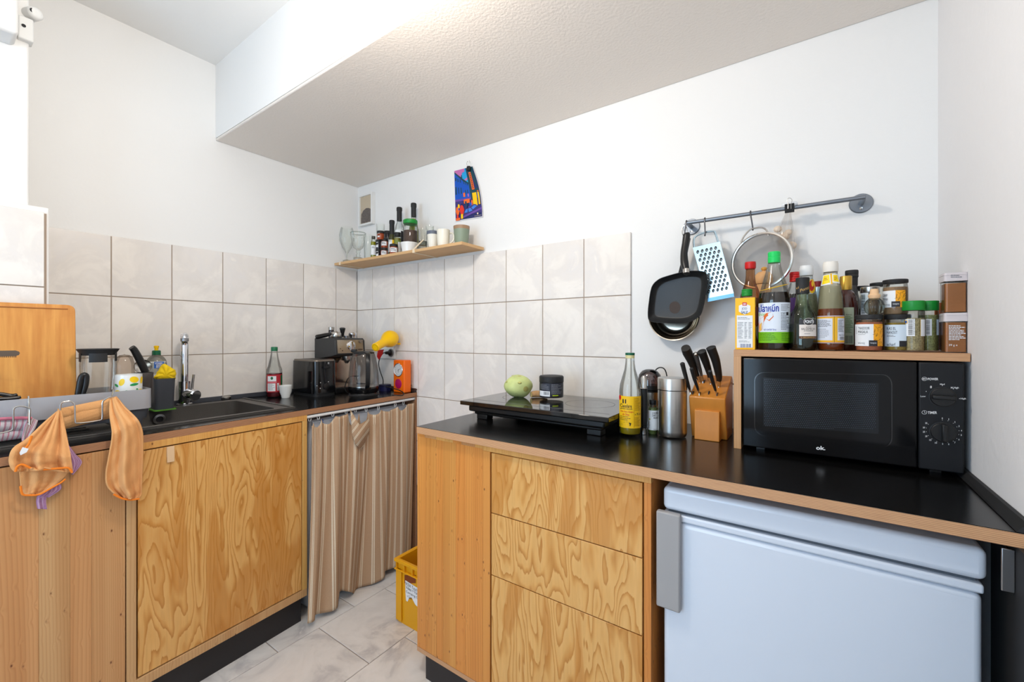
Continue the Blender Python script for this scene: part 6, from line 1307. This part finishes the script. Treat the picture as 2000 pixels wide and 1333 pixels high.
part('cup', t, lambda m: m.lathe((sq.x, sq.y, zt_), [(.018, 0), (.021, .002), (.021, .012), (.0235, .016), (.0235, .026), (.019, .032), (.001, .033)], CHROME))
sq2 = onx(677, 657, .16)
t = thing('filter_basket', 'tiny steel filter basket between the portafilter and the steel cup', 'filter', (sq2.x, sq2.y, zt_))
part('basket', t, lambda m: m.lathe((sq2.x, sq2.y, zt_), [(.012, 0), (.013, .010), (.016, .011), (.016, .013), (.012, .014)], STEELG))
# kettle
c, t = cylthing('glass_kettle', 'clear glass kettle with black lid, handle and base near the worktop edge', 'kettle', 710.5, dict(y=-.235), TL, [(30, 776), (31, 773), (29, 770), (27, 767), (30.5, 760), (30.5, 755), (30.2, 748), (29.5, 735), (27.5, 715), (24, 700), (21.5, 692), (20.5, 690)])
segp(c, 'base', t, BLACKM, 776, 768); segp(c, 'heating_base', t, BLACKG, 768, 754.5); segp(c, 'jug', t, glass('kettle_glass', (244, 242, 240), .85, .6), 754.5, 690, cap0=False, cap1=False)
segp(c, 'jug_floor', t, STEEL, 755, 753.5, -.003)
part('lid', t, lambda m: m.lathe((c.x, c.y, 0), [(20.5*c.sh, c.z(691)), (21*c.sh, c.z(688.5)), (14*c.sh, c.z(686.5)), (.001, c.z(686))], BLACKM))
part('spout', t, lambda m: m.lathe((c.x-.0, c.y, c.z(688)), [(.012, .04), (.008, .066)], BLACKM, axis=(-.82, -.57, .1)))
hv = c.v; hpts = [(4, 687, .030), (7, 687.5, .075), (8, 692, .102), (8, 710, .112), (8, 730, .111), (7.5, 748, .098), (6, 757, .080)]
part('handle', t, lambda m: m.rings([[Vector((c.x, c.y, c.z(py)))+hv*(d_+dz)+c.r_*(dx*c.sh+wx) for wx, dz in ((-.0115, -.006), (-.009, .008), (.009, .008), (.0115, -.006), (0, -.009))] for dx, py, d_ in hpts], BLACK), sharp=60)
# yellow lamp above the socket, red tag, cables
sk0, sk1 = ony(747, 681, -.01), ony(771, 702, -.01)
t = thing('wall_socket', 'white double wall socket on the tiles behind the yellow lamp', 'socket', ((sk0.x+sk1.x)/2, 0, sk1.z))
part('plate', t, lambda m: m.box((sk0.x-.03, -.010, sk1.z), (sk1.x, -.0005, sk0.z), WHITEP), bevel=.003); sc_ = ony(763, 689.5, -.012)
part('insert', t, lambda m: m.lathe((sc_.x, -.010, sc_.z), [(.024, 0), (.024, .002), (.020, .0025)], C('socket_grey', (150, 150, 148), .5), axis=(0, -1, 0)))
t = thing('power_plug', 'black plug pushed into the wall socket beneath the yellow lamp', 'plug', (sc_.x, -.012, sc_.z))
part('plug', t, lambda m: m.lathe((sc_.x, -.013, sc_.z), [(.019, 0), (.018, .008), (.010, .014), (.008, .03), (.005, .034)], BLACK, axis=(-.25, -1, 0)))
pe = Vector((sc_.x-.01, -.046, sc_.z))
part('cord', t, lambda m: m.tube([pe, ony(748, 690.5, -.075), ony(742, 700, -.08), ony(739.5, 712, -.08), ony(743, 727, -.08), ony(748, 742, -.08), ony(749, 753, -.07), ony(760, 757, -.09), ony(778, 762, -.11), ony(788, 768, -.12), ony(785, 773, -.14), ony(765, 772, -.18)], .0028, BLACK))
YP = C('lamp_yellow', (255, 200, 6), .35)
lc = ony(762, 662, -.07); le = ony(733, 679, -.20); ld = depth(lc.x, lc.y)/FPX
t = thing('yellow_spot_lamp', 'bulbous yellow lamp with a narrow neck pointing down left above the socket', 'lamp', lc)
ax_ = (le-lc); ln = ax_.length; ax_.normalize()
part('shade', t, lambda m: m.lathe(lc, [(.001, -.048), (.022, -.044), (.038, -.030), (.047, -.008), (.047, .012), (.040, .032), (.028, .052), (.0235, .070), (.0225, .10), (.0225, ln), (.0205, ln+.002), (.001, ln+.002)], YP, axis=ax_, seg=40))
u_ = ax_.cross(Vector((0, 0, 1))).normalized(); v2 = ax_.cross(u_)
def vents(m):
    for k in range(12):
        a = 2*PI*k/12; p = le+ax_*.0022+(u_*math.cos(a)+v2*math.sin(a))*.0165; m.lathe(p, [(.0018, 0), (.0018, .0006)], INK, axis=ax_, seg=8)
o = part('vent_hole', t, vents); o['kind'] = 'stuff'
part('stem', t, lambda m: m.tube([lc+Vector((0, .03, -.02)), lc+Vector((-.0, .055, -.03)), lc+Vector((0, .069, -.03))], .006, YP))
part('red_bracket', t, lambda m: m.rings([[ony(x, y, yy) for x, y in ((738, 684), (750, 683), (746.5, 694), (740, 703.5), (736, 697))] for yy in (-.13, -.122)], RED))
ck = ony(768, 762, -.075); z1c = ony(779, 704, -.075).z; kx0, kx1 = ony(768, 740, -.075).x, ony(789.5, 740, -.075).x
t = thing('orange_clock', 'upright orange clock with a round dial and a magenta button on the worktop', 'clock', ((kx0+kx1)/2, -.05, TL))
part('case', t, lambda m: m.prism([(kx0, -.075), (kx1, -.075), (kx1, -.024), (kx0, -.024)], TL, z1c, ORANGE, 1, .008, 5), bevel=.005, bseg=3)
cf = plane_mp((0, -.0752, 0), (0, -1, 0), .0004); d1 = ony(778, 723, -.0755); d2 = ony(778, 750, -.0755)
part('bezel', t, lambda m: m.lathe((d1.x, -.0745, d1.z), [(.0375, 0), (.0375, .003), (.0345, .0045), (.033, .003), (.033, 0)], CHROME, axis=(0, -1, 0), seg=40))
part('dial', t, lambda m: m.lathe((d1.x, -.0748, d1.z), [(.034, 0), (.034, .001)], C('dial_face', (214, 212, 210), .4), axis=(0, -1, 0), seg=40))
def hands(m):
    Y_ = -.0768
    for k in range(12): a = k*PI/6; m.box((d1.x+.027*math.sin(a)-.001, Y_, d1.z+.027*math.cos(a)-.0015), (d1.x+.027*math.sin(a)+.001, Y_-.0004, d1.z+.027*math.cos(a)+.0015), INK)
o = part('hour_mark', t, hands); o['kind'] = 'stuff'
for a, l, w_ in ((1.2, .022, .0012), (2.9, .016, .0016)):
    e_ = Vector((math.sin(a), 0, math.cos(a))); n_ = Vector((math.cos(a), 0, -math.sin(a))); o0 = Vector((d1.x, -.0773, d1.z))
    part('hand', t, lambda m: m.add([o0+n_*w_, o0-n_*w_, o0+e_*l-n_*w_*.4, o0+e_*l+n_*w_*.4], [(0, 1, 2, 3)], INK))
part('button', t, lambda m: m.lathe((d2.x, -.0745, d2.z), [(.027, 0), (.027, .002), (.0235, .0035), (.0232, .002), (.012, .004), (.001, .0045)], C('magenta', (178, 20, 90), .3), axis=(0, -1, 0), seg=32))
part('foot', t, lambda m: m.box((kx0+.01, -.07, TL-.0002), (kx1-.01, -.03, TL+.002), BLACK))
c, t = cylthing('blue_tin', 'dark blue low round tin between the kettle and the orange clock', 'tin', 752, dict(y=-.06), TL, [(12, 765), (12, 752), (11, 751)])
segp(c, 'body', t, C('navy_tin', (30, 34, 84), .35), 765, 754); segp(c, 'lid', t, C('navy_lid', (24, 26, 60), .4), 755, 751, .0006)
tag(MB().tube([(.30, -.20, TL+.09), (.262, -.235, TL+.085), (.262, -.26, TL+.03), (.30, -.27, TL+.006), (.36, -.27, TL+.003)], .0028, BLACK).build('kettle_cable'), 'black cable curving down left of the glass kettle', 'cable')
tag(MB().tube([ony(803, 752, -.02), ony(803, 759, -.02), ony(810, 760, -.03), ony(814, 762, -.04)], .0026, BLACK).build('clock_cable'), 'short black cable on the worktop right of the orange clock', 'cable')

# ================================================================ LEFT WORKTOP: DRAINING RACK AND SINK THINGS
DX0, DX1 = .275, .475; DY1 = onx(298, 778, DX1).y; DZ1 = onx(298, 759.5, DX1).z; DZ0 = onx(298, 797, DX1).z; DY0 = -1.86
t = thing('dish_rack', 'steel and dark grey draining rack standing on the sink at the far left', 'dish rack', (.3, -1.5, TL))
RS = mat('rack_steel', (186, 188, 194), .42, .55)
def band(m):
    w_ = .0025
    outer = round_poly([(DX0, DY0), (DX1, DY0), (DX1, DY1), (DX0, DY1)], .02, 6); c_ = Vector(((DX0+DX1)/2, (DY0+DY1)/2))
    inner = round_poly([(DX0+w_, DY0+w_), (DX1-w_, DY0+w_), (DX1-w_, DY1-w_), (DX0+w_, DY1-w_)], .018, 6)
    m.rings([[Vector((p.x, p.y, z)) for p in q] for q, z in ((outer, DZ0), (outer, DZ1), (inner, DZ1), (inner, DZ0), (outer, DZ0))], RS, False, False)
part('steel_band', t, band)
part('tray', t, lambda m: m.prism([(DX0+.012, DY0+.01), (DX1-.008, DY0+.01), (DX1-.008, DY1-.008), (DX0+.012, DY1-.008)], DZ0-.034, DZ0, DKGREY, 1.02, .03, 6))
for xx in (DX0+.04, DX1-.02):
    for yy in (DY0+.05, -1.52, DY1-.012): part('foot', t, lambda m: m.lathe((xx, yy-.02, TL+.0055), [(.009, 0), (.011, DZ0-.034-TL-.0055)], DKGREY, seg=16))
DFL = DZ0+.0005
for yy in (-1.28, -1.36, -1.44): part('divider', t, lambda m: m.tube([(DX0+.02, yy, DFL+.01), (DX1-.02, yy, DFL+.01)], .002, RS, 6))
# cutting board
t = thing('cutting_board', 'large worn bamboo chopping board leaning on the tiles behind the draining rack', 'cutting board', (.29, -1.5, DFL))
BAM = mat('bamboo_board', (226, 156, 74), .5); N, L, b = nodes(BAM); v = obj_coord(N, L, rnd=False)
n1 = noise(N, L, v, 1, (60, 60, 3), 3); n2 = noise(N, L, v, 1, (9, 9, 9), 4, .5); n3 = noise(N, L, v, 1, (30, 30, 120), 2)
cb_ = ramp(N, L, n1, [(.3, (206, 132, 58)), (.7, (232, 166, 84))]); cb_ = mix(N, L, ramp(N, L, n2, [(.5, (0, 0, 0)), (.72, (170, 170, 170))]), cb_, lin((176, 106, 44))); L.new(cb_, b.inputs['Base Color'])
bz = .278; b0 = onx(0, 586, bz); b1 = onx(143, 597, bz); b2 = onx(146, 780, bz)
def brd(m):
    y1_ = (b1.y+b2.y)/2; y0_ = y1_-.36; zt2 = b1.z; r = .022
    pts = round_poly([(y0_, DFL), (y1_, DFL), (y1_, zt2), (y0_, zt2)], r, 6); n = len(pts); tilt = lambda z: .304-.022*(z-DFL)/(zt2-DFL)
    m.add([(tilt(p.y)+.016, p.x, p.y) for p in pts]+[(tilt(p.y), p.x, p.y) for p in pts], [list(range(n)), list(range(n, 2*n))[::-1]]+[(i, n+i, n+(i+1) % n, (i+1) % n) for i in range(n)], BAM)
part('board', t, brd, bevel=.002)
def groove(m):
    y1_ = (b1.y+b2.y)/2-.018; zt2 = b1.z-.014; X_ = lambda z: .304-.022*(z-DFL)/(b1.z-DFL)+.0165
    m.tube([(X_(zt2), y1_-.34, zt2), (X_(zt2), y1_, zt2)], .0022, C('groove_shade', (176, 108, 46), .6), 6)
part('juice_groove', t, groove)
# jug
RP = dict(x=.36)
c, t = cylthing('glass_jug', 'clear glass jug with a wide black lid standing in the draining rack', 'jug', 192, RP, DFL, [(28, 800), (30, 796), (31, 780), (33, 760), (36, 735), (37, 712), (35.5, 700), (34, 694), (34, 690)])
segp(c, 'glass', t, glass('jug_glass', (246, 243, 238), .85, .6), 800, 690, cap1=False)
part('lid', t, lambda m: m.lathe((c.x, c.y, 0), [(34.5*c.sh, c.z(694)), (36*c.sh, c.z(691)), (42*c.sh, c.z(684)), (43.5*c.sh, c.z(682)), (40*c.sh, c.z(681.3)), (.001, c.z(681.3))], BLACKM, seg=48))
def tabs(a0, a1, y1):
    def f(m):
        r = 37.6*c.sh; n = 8; rs = [Vector((c.x, c.y, 0))+c.v*(r*math.cos(a))+c.r_*(r*math.sin(a)) for a in [a0+(a1-a0)*i/n for i in range(n+1)]]
        m.add([p+Vector((0, 0, c.z(690))) for p in rs]+[p+Vector((0, 0, c.z(y1))) for p in rs]+[p*.97+Vector((c.x, c.y, 0))*.03+Vector((0, 0, c.z(690))) for p in rs]+[p*.97+Vector((c.x, c.y, 0))*.03+Vector((0, 0, c.z(y1))) for p in rs], [(i, n+1+i, n+2+i, i+1) for i in range(n)]+[(2*(n+1)+i, 2*(n+1)+i+1, 3*(n+1)+i+1, 3*(n+1)+i) for i in range(n)]+[(n+1+i, 3*(n+1)+i, 3*(n+1)+i+1, n+2+i) for i in range(n)]+[(0, 2*(n+1), 3*(n+1), n+1), (n, n+1+n, 3*(n+1)+n, 2*(n+1)+n)], BLACKM)
    return f
part('front_tab', t, tabs(-.5, .5, 707)); part('side_tab', t, tabs(-1.5, -1.1, 706)); part('side_tab', t, tabs(1.1, 1.5, 706))
# black handle leaning in the rack
P3 = lambda px, py, x: onx(px, py, x)
t = thing('utensil_handle', 'thick black looped handle sticking up at the left of the glass jug', 'utensil', P3(152, 775, .43))
part('handle', t, lambda m: m.tube([P3(150, 782, .43), P3(154, 760, .43), P3(158, 740, .43), P3(163, 733, .43), P3(168, 736, .43), P3(167, 752, .43), P3(162, 770, .43), P3(159, 784, .43)], [.007, .008, .0085, .0085, .0085, .008, .007, .006], BLACK, 12))
part('web', t, lambda m: m.rings([[P3(x, y, .428) for x, y in ((152, 778), (160, 740), (166, 740), (161, 778))], [P3(x, y, .432) for x, y in ((152, 778), (160, 740), (166, 740), (161, 778))]], INK))
# lemon mug
c, t = cylthing('lemon_mug', 'white mug with lemons and green leaves in the draining rack', 'mug', 251, dict(x=.395), DFL, [(25, 798), (27, 795), (28, 780), (28, 735), (28, 731.5)])
part('body', t, lambda m: m.lathe((c.x, c.y, 0), c.prof+[(c.prof[-1][0]-.003, c.prof[-1][1]), (c.prof[0][0]-.002, c.prof[0][1]+.006)], WHITE, seg=48))
LEM = C('lemon_yellow', (248, 206, 16), .4); LEA = C('leaf_green', (40, 150, 80), .4)
def lab(m):
    for x, y, rx, ry, r_ in ((238, 745, 5.2, 7.2, .5), (262, 741, 9, 6, .15), (230, 765, 6, 5, 0), (276.5, 743, 2.5, 7, .1), (274, 764, 5, 4, 0)): disc(m, c.mp, x, y, rx, ry, LEM, 1, 18, r_)
    for x, y, rx, ry, r_ in ((228, 751, 4, 2.2, .7), (262, 750.5, 8.5, 2.5, -.1), (245, 763, 4.5, 1.8, -.4), (268, 761, 3, 2, 1.2)): disc(m, c.mp, x, y, rx, ry, LEA, 2, 14, r_)
part('lemon_print', t, lab)
# plate edge, pan handle, small pot
t = thing('pan_with_handle', 'dark pan standing in the rack with its black handle pointing up left', 'pan', P3(286, 760, .325))
part('handle', t, lambda m: m.tube([P3(257, 679, .35), P3(262, 684, .348), P3(270, 698, .345), P3(277, 712, .34), P3(284, 727, .335)], [.010, .011, .012, .012, .0115], BLACK, 12), sharp=60)
cpn = Cyl(281, [(14, 790), (17, 770), (19, 740), (20, 729), (19.5, 728)], x=.325, zb=DFL)
part('body', t, lambda m: m.lathe((cpn.x, cpn.y, 0), cpn.prof+[(cpn.prof[-1][0]-.003, cpn.prof[-1][1]), (cpn.prof[0][0]-.004, cpn.prof[0][1]+.004)], C('pan_dark', (66, 60, 58), .4), seg=40))
t = thing('steel_ladle', 'round steel spoon bowl behind the black pan handle', 'ladle', P3(277, 722, .30))
part('bowl', t, lambda m: m.lathe(P3(279, 716, .30), [(.026, 0), (.024, -.006), (.014, -.013), (.001, -.015)], STEEL, axis=(1, -.3, .3), cap0=False))
part('stem', t, lambda m: m.tube([P3(279, 727, .295), P3(276, 745, .295), P3(272, 775, .295)], .003, STEEL, 8))
c, t = cylthing('glass_bowl', 'clear glass vessel between the jug and the pan handle in the draining rack', 'glass', 243, dict(x=.315), DFL, [(17, 795), (19, 780), (21, 740), (21, 712), (17, 699), (10, 694), (1, 693)])
segp(c, 'glass', t, glass('warm_glass', (246, 238, 230), .85, .5), 795, 692)
t = thing('side_plate', 'white plate edge leaning at the right end of the draining rack', 'plate', P3(284, 765, .42))
part('plate', t, lambda m: m.lathe(P3(276, 782, .40), [(.001, .004), (.035, .004), (.045, -.001), (.046, .001), (.035, .007), (.001, .007)], WHITE, axis=(.45, .8, .35), seg=40))
# cup with yellow cloth, soap bottle
cx_ = .16; ccu = onz(322, 799, TL)
k0, k1 = onx(299, 740, cx_), onx(346, 740, cx_)
t = thing('sponge_holder', 'dark grey square plastic beaker holding a yellow cloth beside the tap', 'holder', ((k0.x+k1.x)/2, (k0.y+k1.y)/2, TL+.005))
ztop = onx(322, 740, cx_).z; yA, yB = k0.y, k1.y
def beaker(m):
    ft = [(cx_-.07, yA+.008), (cx_, yA+.008), (cx_, yB-.008), (cx_-.07, yB-.008)]
    lo = round_poly(ft, .016, 5); c_ = sum(lo, Vector((0, 0)))/len(lo); hi = [c_+(p-c_)*1.13 for p in lo]; hi2 = [c_+(p-c_)*1.07 for p in lo]
    m.rings([[Vector((p.x, p.y, TL+.010)) for p in lo], [Vector((p.x, p.y, ztop)) for p in hi], [Vector((p.x, p.y, ztop)) for p in hi2], [Vector((p.x, p.y, TL+.02)) for p in lo]], DKGREY)
part('beaker', t, beaker)
tag(MB().prism([(cx_-.075, yA+.002), (cx_+.006, yA+.002), (cx_+.006, yB-.002), (cx_-.075, yB-.002)], TL+.005, TL+.010, C('green_scourer', (90, 150, 50), .9, bump=.8, bscale=400), 1, .01).build('scouring_pad'), 'thin green scouring pad under the dark grey beaker', 'scouring pad')
YCL = C('yellow_cloth', (246, 208, 24), .85, bump=.5, bscale=300, var=.06, vscale=30); cm = onx(325, 728, cx_-.02)
def clothfn(d): a = math.atan2(d.y, d.x); return 1+.10*math.sin(5*a)+.07*math.sin(7*d.z+3*a)+.05*math.sin(11*a+4*d.z)
t = thing('yellow_cloth', 'crumpled yellow cloth stuffed in the dark grey beaker', 'cloth', (cm.x, cm.y, ztop))
def ycl(m):
    pts = [(301, 740), (304, 732), (309, 724), (315, 714), (320, 711), (326, 713), (334, 718), (342, 723), (344, 729), (343, 738), (341, 742), (320, 743)]
    P_ = smooth_loop(pts, 3); cc2 = sum(P_, Vector((0, 0)))/len(P_); rs = []
    for k_, dx in ((.75, -.045), (.95, -.03), (1.0, -.012), (.93, .0), (.7, .008), (.35, .011)):
        rs.append([onx(cc2.x+(p.x-cc2.x)*k_*(1+.04*math.sin(i*1.9+dx*90)), cc2.y+(p.y-cc2.y)*k_+(1-k_)*4, cx_-.005+dx+.003*math.sin(i*1.3)) for i, p in enumerate(P_)])
    m.rings(rs, YCL)
part('cloth', t, ycl, sharp=80)
c, t = cylthing('dish_soap_bottle', 'clear washing up bottle with green cap and blue label behind the yellow cloth', 'bottle', 305.5, dict(x=.055), TL+.005, [(20, 796), (21, 790), (21, 712), (19.5, 704), (15, 698), (9.5, 695), (9, 693)])
segp(c, 'bottle', t, glass('soap_bottle_plastic', (222, 222, 216), .8, .4, .05), 796, 693, cap1=False); segp(c, 'soap', t, glass('soap_liquid', (206, 220, 206), .8, .2), 795, 735, -.002)
part('cap', t, lambda m: m.lathe((c.x, c.y, 0), [(8.8*c.sh, c.z(694)), (9*c.sh, c.z(693)), (8.8*c.sh, c.z(686)), (7.5*c.sh, c.z(684.8))], C('bottle_green_cap', (10, 96, 60), .4)))
part('nozzle', t, lambda m: m.lathe((c.x, c.y, 0), [(4.2*c.sh, c.z(685)), (4*c.sh, c.z(681)), (5.4*c.sh, c.z(678.5)), (5*c.sh, c.z(676)), (3*c.sh, c.z(675.5))], YEL))
def lab(m):
    rect(m, c.mp, 293, 706, 324, 740, PAPER, 1, 12); rect(m, c.mp, 301, 706.5, 320, 719, BLUE, 2, 8)
    for k, (st, a, b_) in enumerate((('STARK', 303, 318), ('GEGEN', 305, 316), ('FETT', 305, 316))): txt(m, c.mp, st, (a, 708+k*3.6, b_, 711+k*3.6), PAPER, 3, .015)
part('label', t, lab)
# dark things at the far left in the rack
t = thing('serrated_utensil', 'grey serrated utensil resting in front of the chopping board', 'utensil', P3(15, 691, .40))
part('blade', t, lambda m: m.rings([[P3(x, y, .40+dx) for x, y in ((-40, 686), (30, 685), (37, 687), (39, 690), (37, 694), (30, 696), (-40, 698))] for dx in (0, .006)], C('utensil_grey', (104, 90, 78), .4, metal=.4)))
for k in range(9): part('tooth', t, lambda m: m.tube([P3(2+3.6*k, 695, .405), P3(2+3.6*k, 699, .405)], [.0012, .0006], INK, 5))
part('shank', t, lambda m: m.tube([P3(-30, 692, .403), P3(-50, 720, .403), P3(-60, 790, .403)], .004, STEELG, 8))
t = thing('black_tongs', 'black plastic utensil lying along the rack edge at the far left', 'utensil', P3(15, 775, .45))
part('arm', t, lambda m: m.tube([P3(-30, 767, .44), P3(5, 771, .44), P3(22, 774, .44), P3(34, 771, .44)], [.005, .006, .007, .004], BLACK, 10))
part('arm', t, lambda m: m.tube([P3(-30, 780, .45), P3(10, 780, .45), P3(30, 778, .45), P3(41, 776, .45)], [.007, .007, .006, .004], BLACK, 10))

# wire towel holders hooked over the rack
t1 = thing('towel_holder', 'bent steel wire towel holder hooked on the rack, the left one', 'towel holder', P3(20, 820, .50))
def wire(pts, x, mt=STEEL, r=.0021, loop=True):
    P_ = [Vector(p) for p in pts]; out = []
    for i in range(len(P_)-1): 
        p0 = P_[max(i-1, 0)]; p1 = P_[i]; p2 = P_[i+1]; p3 = P_[min(i+2, len(P_)-1)]
        for j in range(4): u = j/4; out.append(.5*((2*p1)+(-p0+p2)*u+(2*p0-5*p1+4*p2-p3)*u*u+(-p0+3*p1-3*p2+p3)*u**3))
    out.append(P_[-1]); pts3 = [onx(p.x, p.y, x) for p in out]
    return lambda m: m.tube(pts3, r, mt, 8)
XH = .556
part('wire', t1, wire([(-30, 852), (0, 847), (20, 842), (25, 838), (26, 826), (26, 808), (27, 799), (33, 795), (42, 794), (52, 796), (58, 799), (58, 812), (58, 830)], XH))
part('hook', t1, lambda m: m.tube([onx(56, 826, XH), onx(56, 800, .49), Vector((DX1-.002, onx(56, 790, DX1).y, DZ1+.006)), Vector((DX1-.012, onx(56, 790, DX1).y, DZ1-.01))], .0021, STEEL, 8))
t2 = thing('towel_holder', 'bent steel wire towel holder hooked on the rack, the right one carrying the orange cloth', 'towel holder', P3(170, 810, .50))
part('wire', t2, wire([(119, 820), (118, 805), (118, 793), (121, 787), (128, 785), (136, 784), (143, 787), (146, 793), (146.5, 810), (147, 822), (150, 827), (175, 825), (197, 821), (200, 815), (200, 800), (200.5, 786), (205, 781), (212, 777), (218, 775)], XH))
part('hook', t2, lambda m: m.tube([onx(218, 775, XH), Vector((DX1+.012, onx(219, 768, DX1).y, DZ1+.004)), Vector((DX1-.001, onx(219, 766, DX1).y, DZ1+.007)), Vector((DX1-.008, onx(219, 768, DX1).y, DZ1-.006))], .0021, STEEL, 8))

# towels
def cloth_px(left, right, xfun, nu, nv, folds, amp, uvs=(1, 1), seed=0, phase=0):
    """sheet hanging between a left and a right outline (pixels), gathered in folds towards the room"""
    def samp(P_, t_):
        n = len(P_)-1; k = min(int(t_*n), n-1); f = t_*n-k; P0, P1, P2, P3_ = (Vector(P_[max(k-1, 0)]), Vector(P_[k]), Vector(P_[k+1]), Vector(P_[min(k+2, n)]))
        return .5*((2*P1)+(-P0+P2)*f+(2*P0-5*P1+4*P2-P3_)*f*f+(-P0+3*P1-3*P2+P3_)*f**3)
    def f(m):
        vs = []
        for i in range(nu+1):
            u = i/nu
            for j in range(nv+1):
                v_ = j/nv; a, b_ = samp(left, v_), samp(right, v_); q = a*(1-u)+b_*u
                x = xfun(v_)+amp*(.35+.65*v_)*(math.sin(2*PI*folds*u+phase+1.2*v_)+.45*math.sin(2*PI*folds*2.3*u+phase*2-2*v_)+.12*math.sin(40*v_+9*u))*math.sin(PI*min(max(u, .04), .96))**.4
                vs.append(onx(q.x, q.y, x)); m.uv[len(vs)-1] = (u*uvs[0], v_*uvs[1])
        m.add(vs, [(i*(nv+1)+j, i*(nv+1)+j+1, (i+1)*(nv+1)+j+1, (i+1)*(nv+1)+j) for i in range(nu) for j in range(nv)], m_cloth)
    return f
ORC = mat('orange_muslin', (222, 164, 108), .9, spec=.1, bump=.5, bscale=420, var=.05, vscale=14)
ORH = C('orange_hem', (236, 128, 30), .8)
t = thing('orange_muslin_cloth', 'orange muslin cloth wound through the right wire holder and hanging down in two ends', 'cloth', P3(170, 850, .56))
m_cloth = ORC
part('band', t, cloth_px([(108, 812), (116, 826), (126, 838)], [(222, 776), (226, 798), (224, 815)], lambda v_: .528+.012*math.sin(PI*v_), 50, 24, .5, .003, seed=2), solid=.003, sharp=80)
part('band_fold', t, cloth_px([(112, 800), (116, 812), (124, 820)], [(224, 777), (218, 790), (212, 800)], lambda v_: .530+.010*math.sin(PI*v_), 40, 16, .7, .003, phase=1), solid=.003, sharp=80)
part('right_end', t, cloth_px([(214, 780), (214, 812), (219, 850), (213, 890), (207, 925), (210, 950), (228, 968), (238, 975)], [(228, 775), (244, 795), (270, 822), (279, 850), (279, 900), (277, 940), (276, 965), (270, 976)], lambda v_: .545+.115*min(1, v_/.28)**.8, 70, 70, 1.5, .015, phase=2.2), solid=.004, sharp=80)
part('left_end', t, cloth_px([(110, 806), (84, 828), (52, 858), (26, 876), (18, 896), (21, 912), (30, 921), (36, 916)], [(118, 800), (126, 832), (134, 868), (138, 890), (141, 910), (140, 922), (118, 918), (90, 914)], lambda v_: .548+.115*min(1, v_/.45)**.8, 80, 70, 2.1, .017, phase=.6), solid=.004, sharp=80)
part('left_tail', t, cloth_px([(36, 908), (38, 930), (40, 950), (44, 966), (60, 968)], [(138, 912), (128, 930), (112, 945), (90, 960), (72, 967)], lambda v_: .650+.0*v_, 50, 30, 1.6, .007, phase=3), solid=.004, sharp=80)
def hem(pts, x): 
    P_ = smooth_loop(pts, 4)[:-4*1-1] if False else None
    return lambda m: wire(pts, x, ORH, .0028)(m)
part('hem', t, wire([(30, 922), (34, 912), (44, 908), (60, 915), (75, 918), (95, 917), (120, 915), (134, 915), (141, 924)], .676, ORH, .0026))
part('hem', t, wire([(40, 950), (44, 966), (60, 968), (78, 966), (100, 954), (118, 944), (128, 936)], .662, ORH, .0024))
part('hem', t, wire([(222, 966), (238, 974), (255, 977), (272, 975)], .668, ORH, .0026))
part('hem', t, wire([(62, 852), (56, 868), (48, 878)], .668, ORH, .0026))
part('care_tag', t, lambda m: m.rings([[onx(x, y, xx) for x, y in ((38, 885), (44, 874), (56, 877), (52, 884), (40, 890))] for xx in (.676, .678)], PAPER))
PKC = make_striped('pink_check_cloth', (206, 196, 198), (196, 96, 120), 9)
PUC = make_striped('purple_check_cloth', (168, 124, 160), (206, 176, 206), 12)
t = thing('pink_tea_towel', 'grey and pink tea towel threaded through the left wire holder at the far left', 'towel', P3(30, 840, .53))
m_cloth = PKC
part('upper_fold', t, cloth_px([(-40, 822), (-40, 834), (-40, 846)], [(62, 815), (60, 830), (52, 842)], lambda v_: .512+.012*math.sin(PI*v_), 40, 16, .6, .003, (1, 3)), solid=.003, sharp=80)
part('lower_fold', t, cloth_px([(-40, 846), (-40, 855), (-40, 868)], [(54, 838), (52, 848), (46, 856)], lambda v_: .508+.008*math.sin(PI*v_), 40, 12, .6, .002, (1, 3)), solid=.003, sharp=80)
part('bunch', t, cloth_px([(56, 814), (48, 830), (44, 850), (42, 862)], [(74, 822), (68, 838), (60, 850), (56, 864)], lambda v_: .522+.014*v_, 24, 24, 1.2, .004, (.5, 2)), solid=.003, sharp=80)
part('pink_edge', t, lambda m: m.tube([onx(x, y, .526) for x, y in ((-40, 822), (0, 819), (40, 817), (62, 818))], .0045, C('towel_pink', (196, 112, 130), .9), 8))
m_cloth = PUC
part('hanging_corner', t, cloth_px([(136, 884), (138, 894), (139, 908), (140, 925)], [(134, 870), (148, 888), (160, 904), (142, 928)], lambda v_: .638+.0*v_, 20, 24, .8, .003, (.4, 1)), solid=.003, sharp=80)
part('tail', t, cloth_px([(84, 954), (78, 966), (72, 972)], [(118, 944), (119, 956), (96, 972)], lambda v_: .643+.0*v_, 20, 14, .8, .003, (.4, 1)), solid=.003, sharp=80)
part('tassel', t, cloth_px([(73, 968), (71, 980), (73, 994)], [(92, 966), (90, 980), (92, 995)], lambda v_: .643+.0*v_, 10, 14, .8, .002, (.2, 1)), solid=.003, sharp=80)
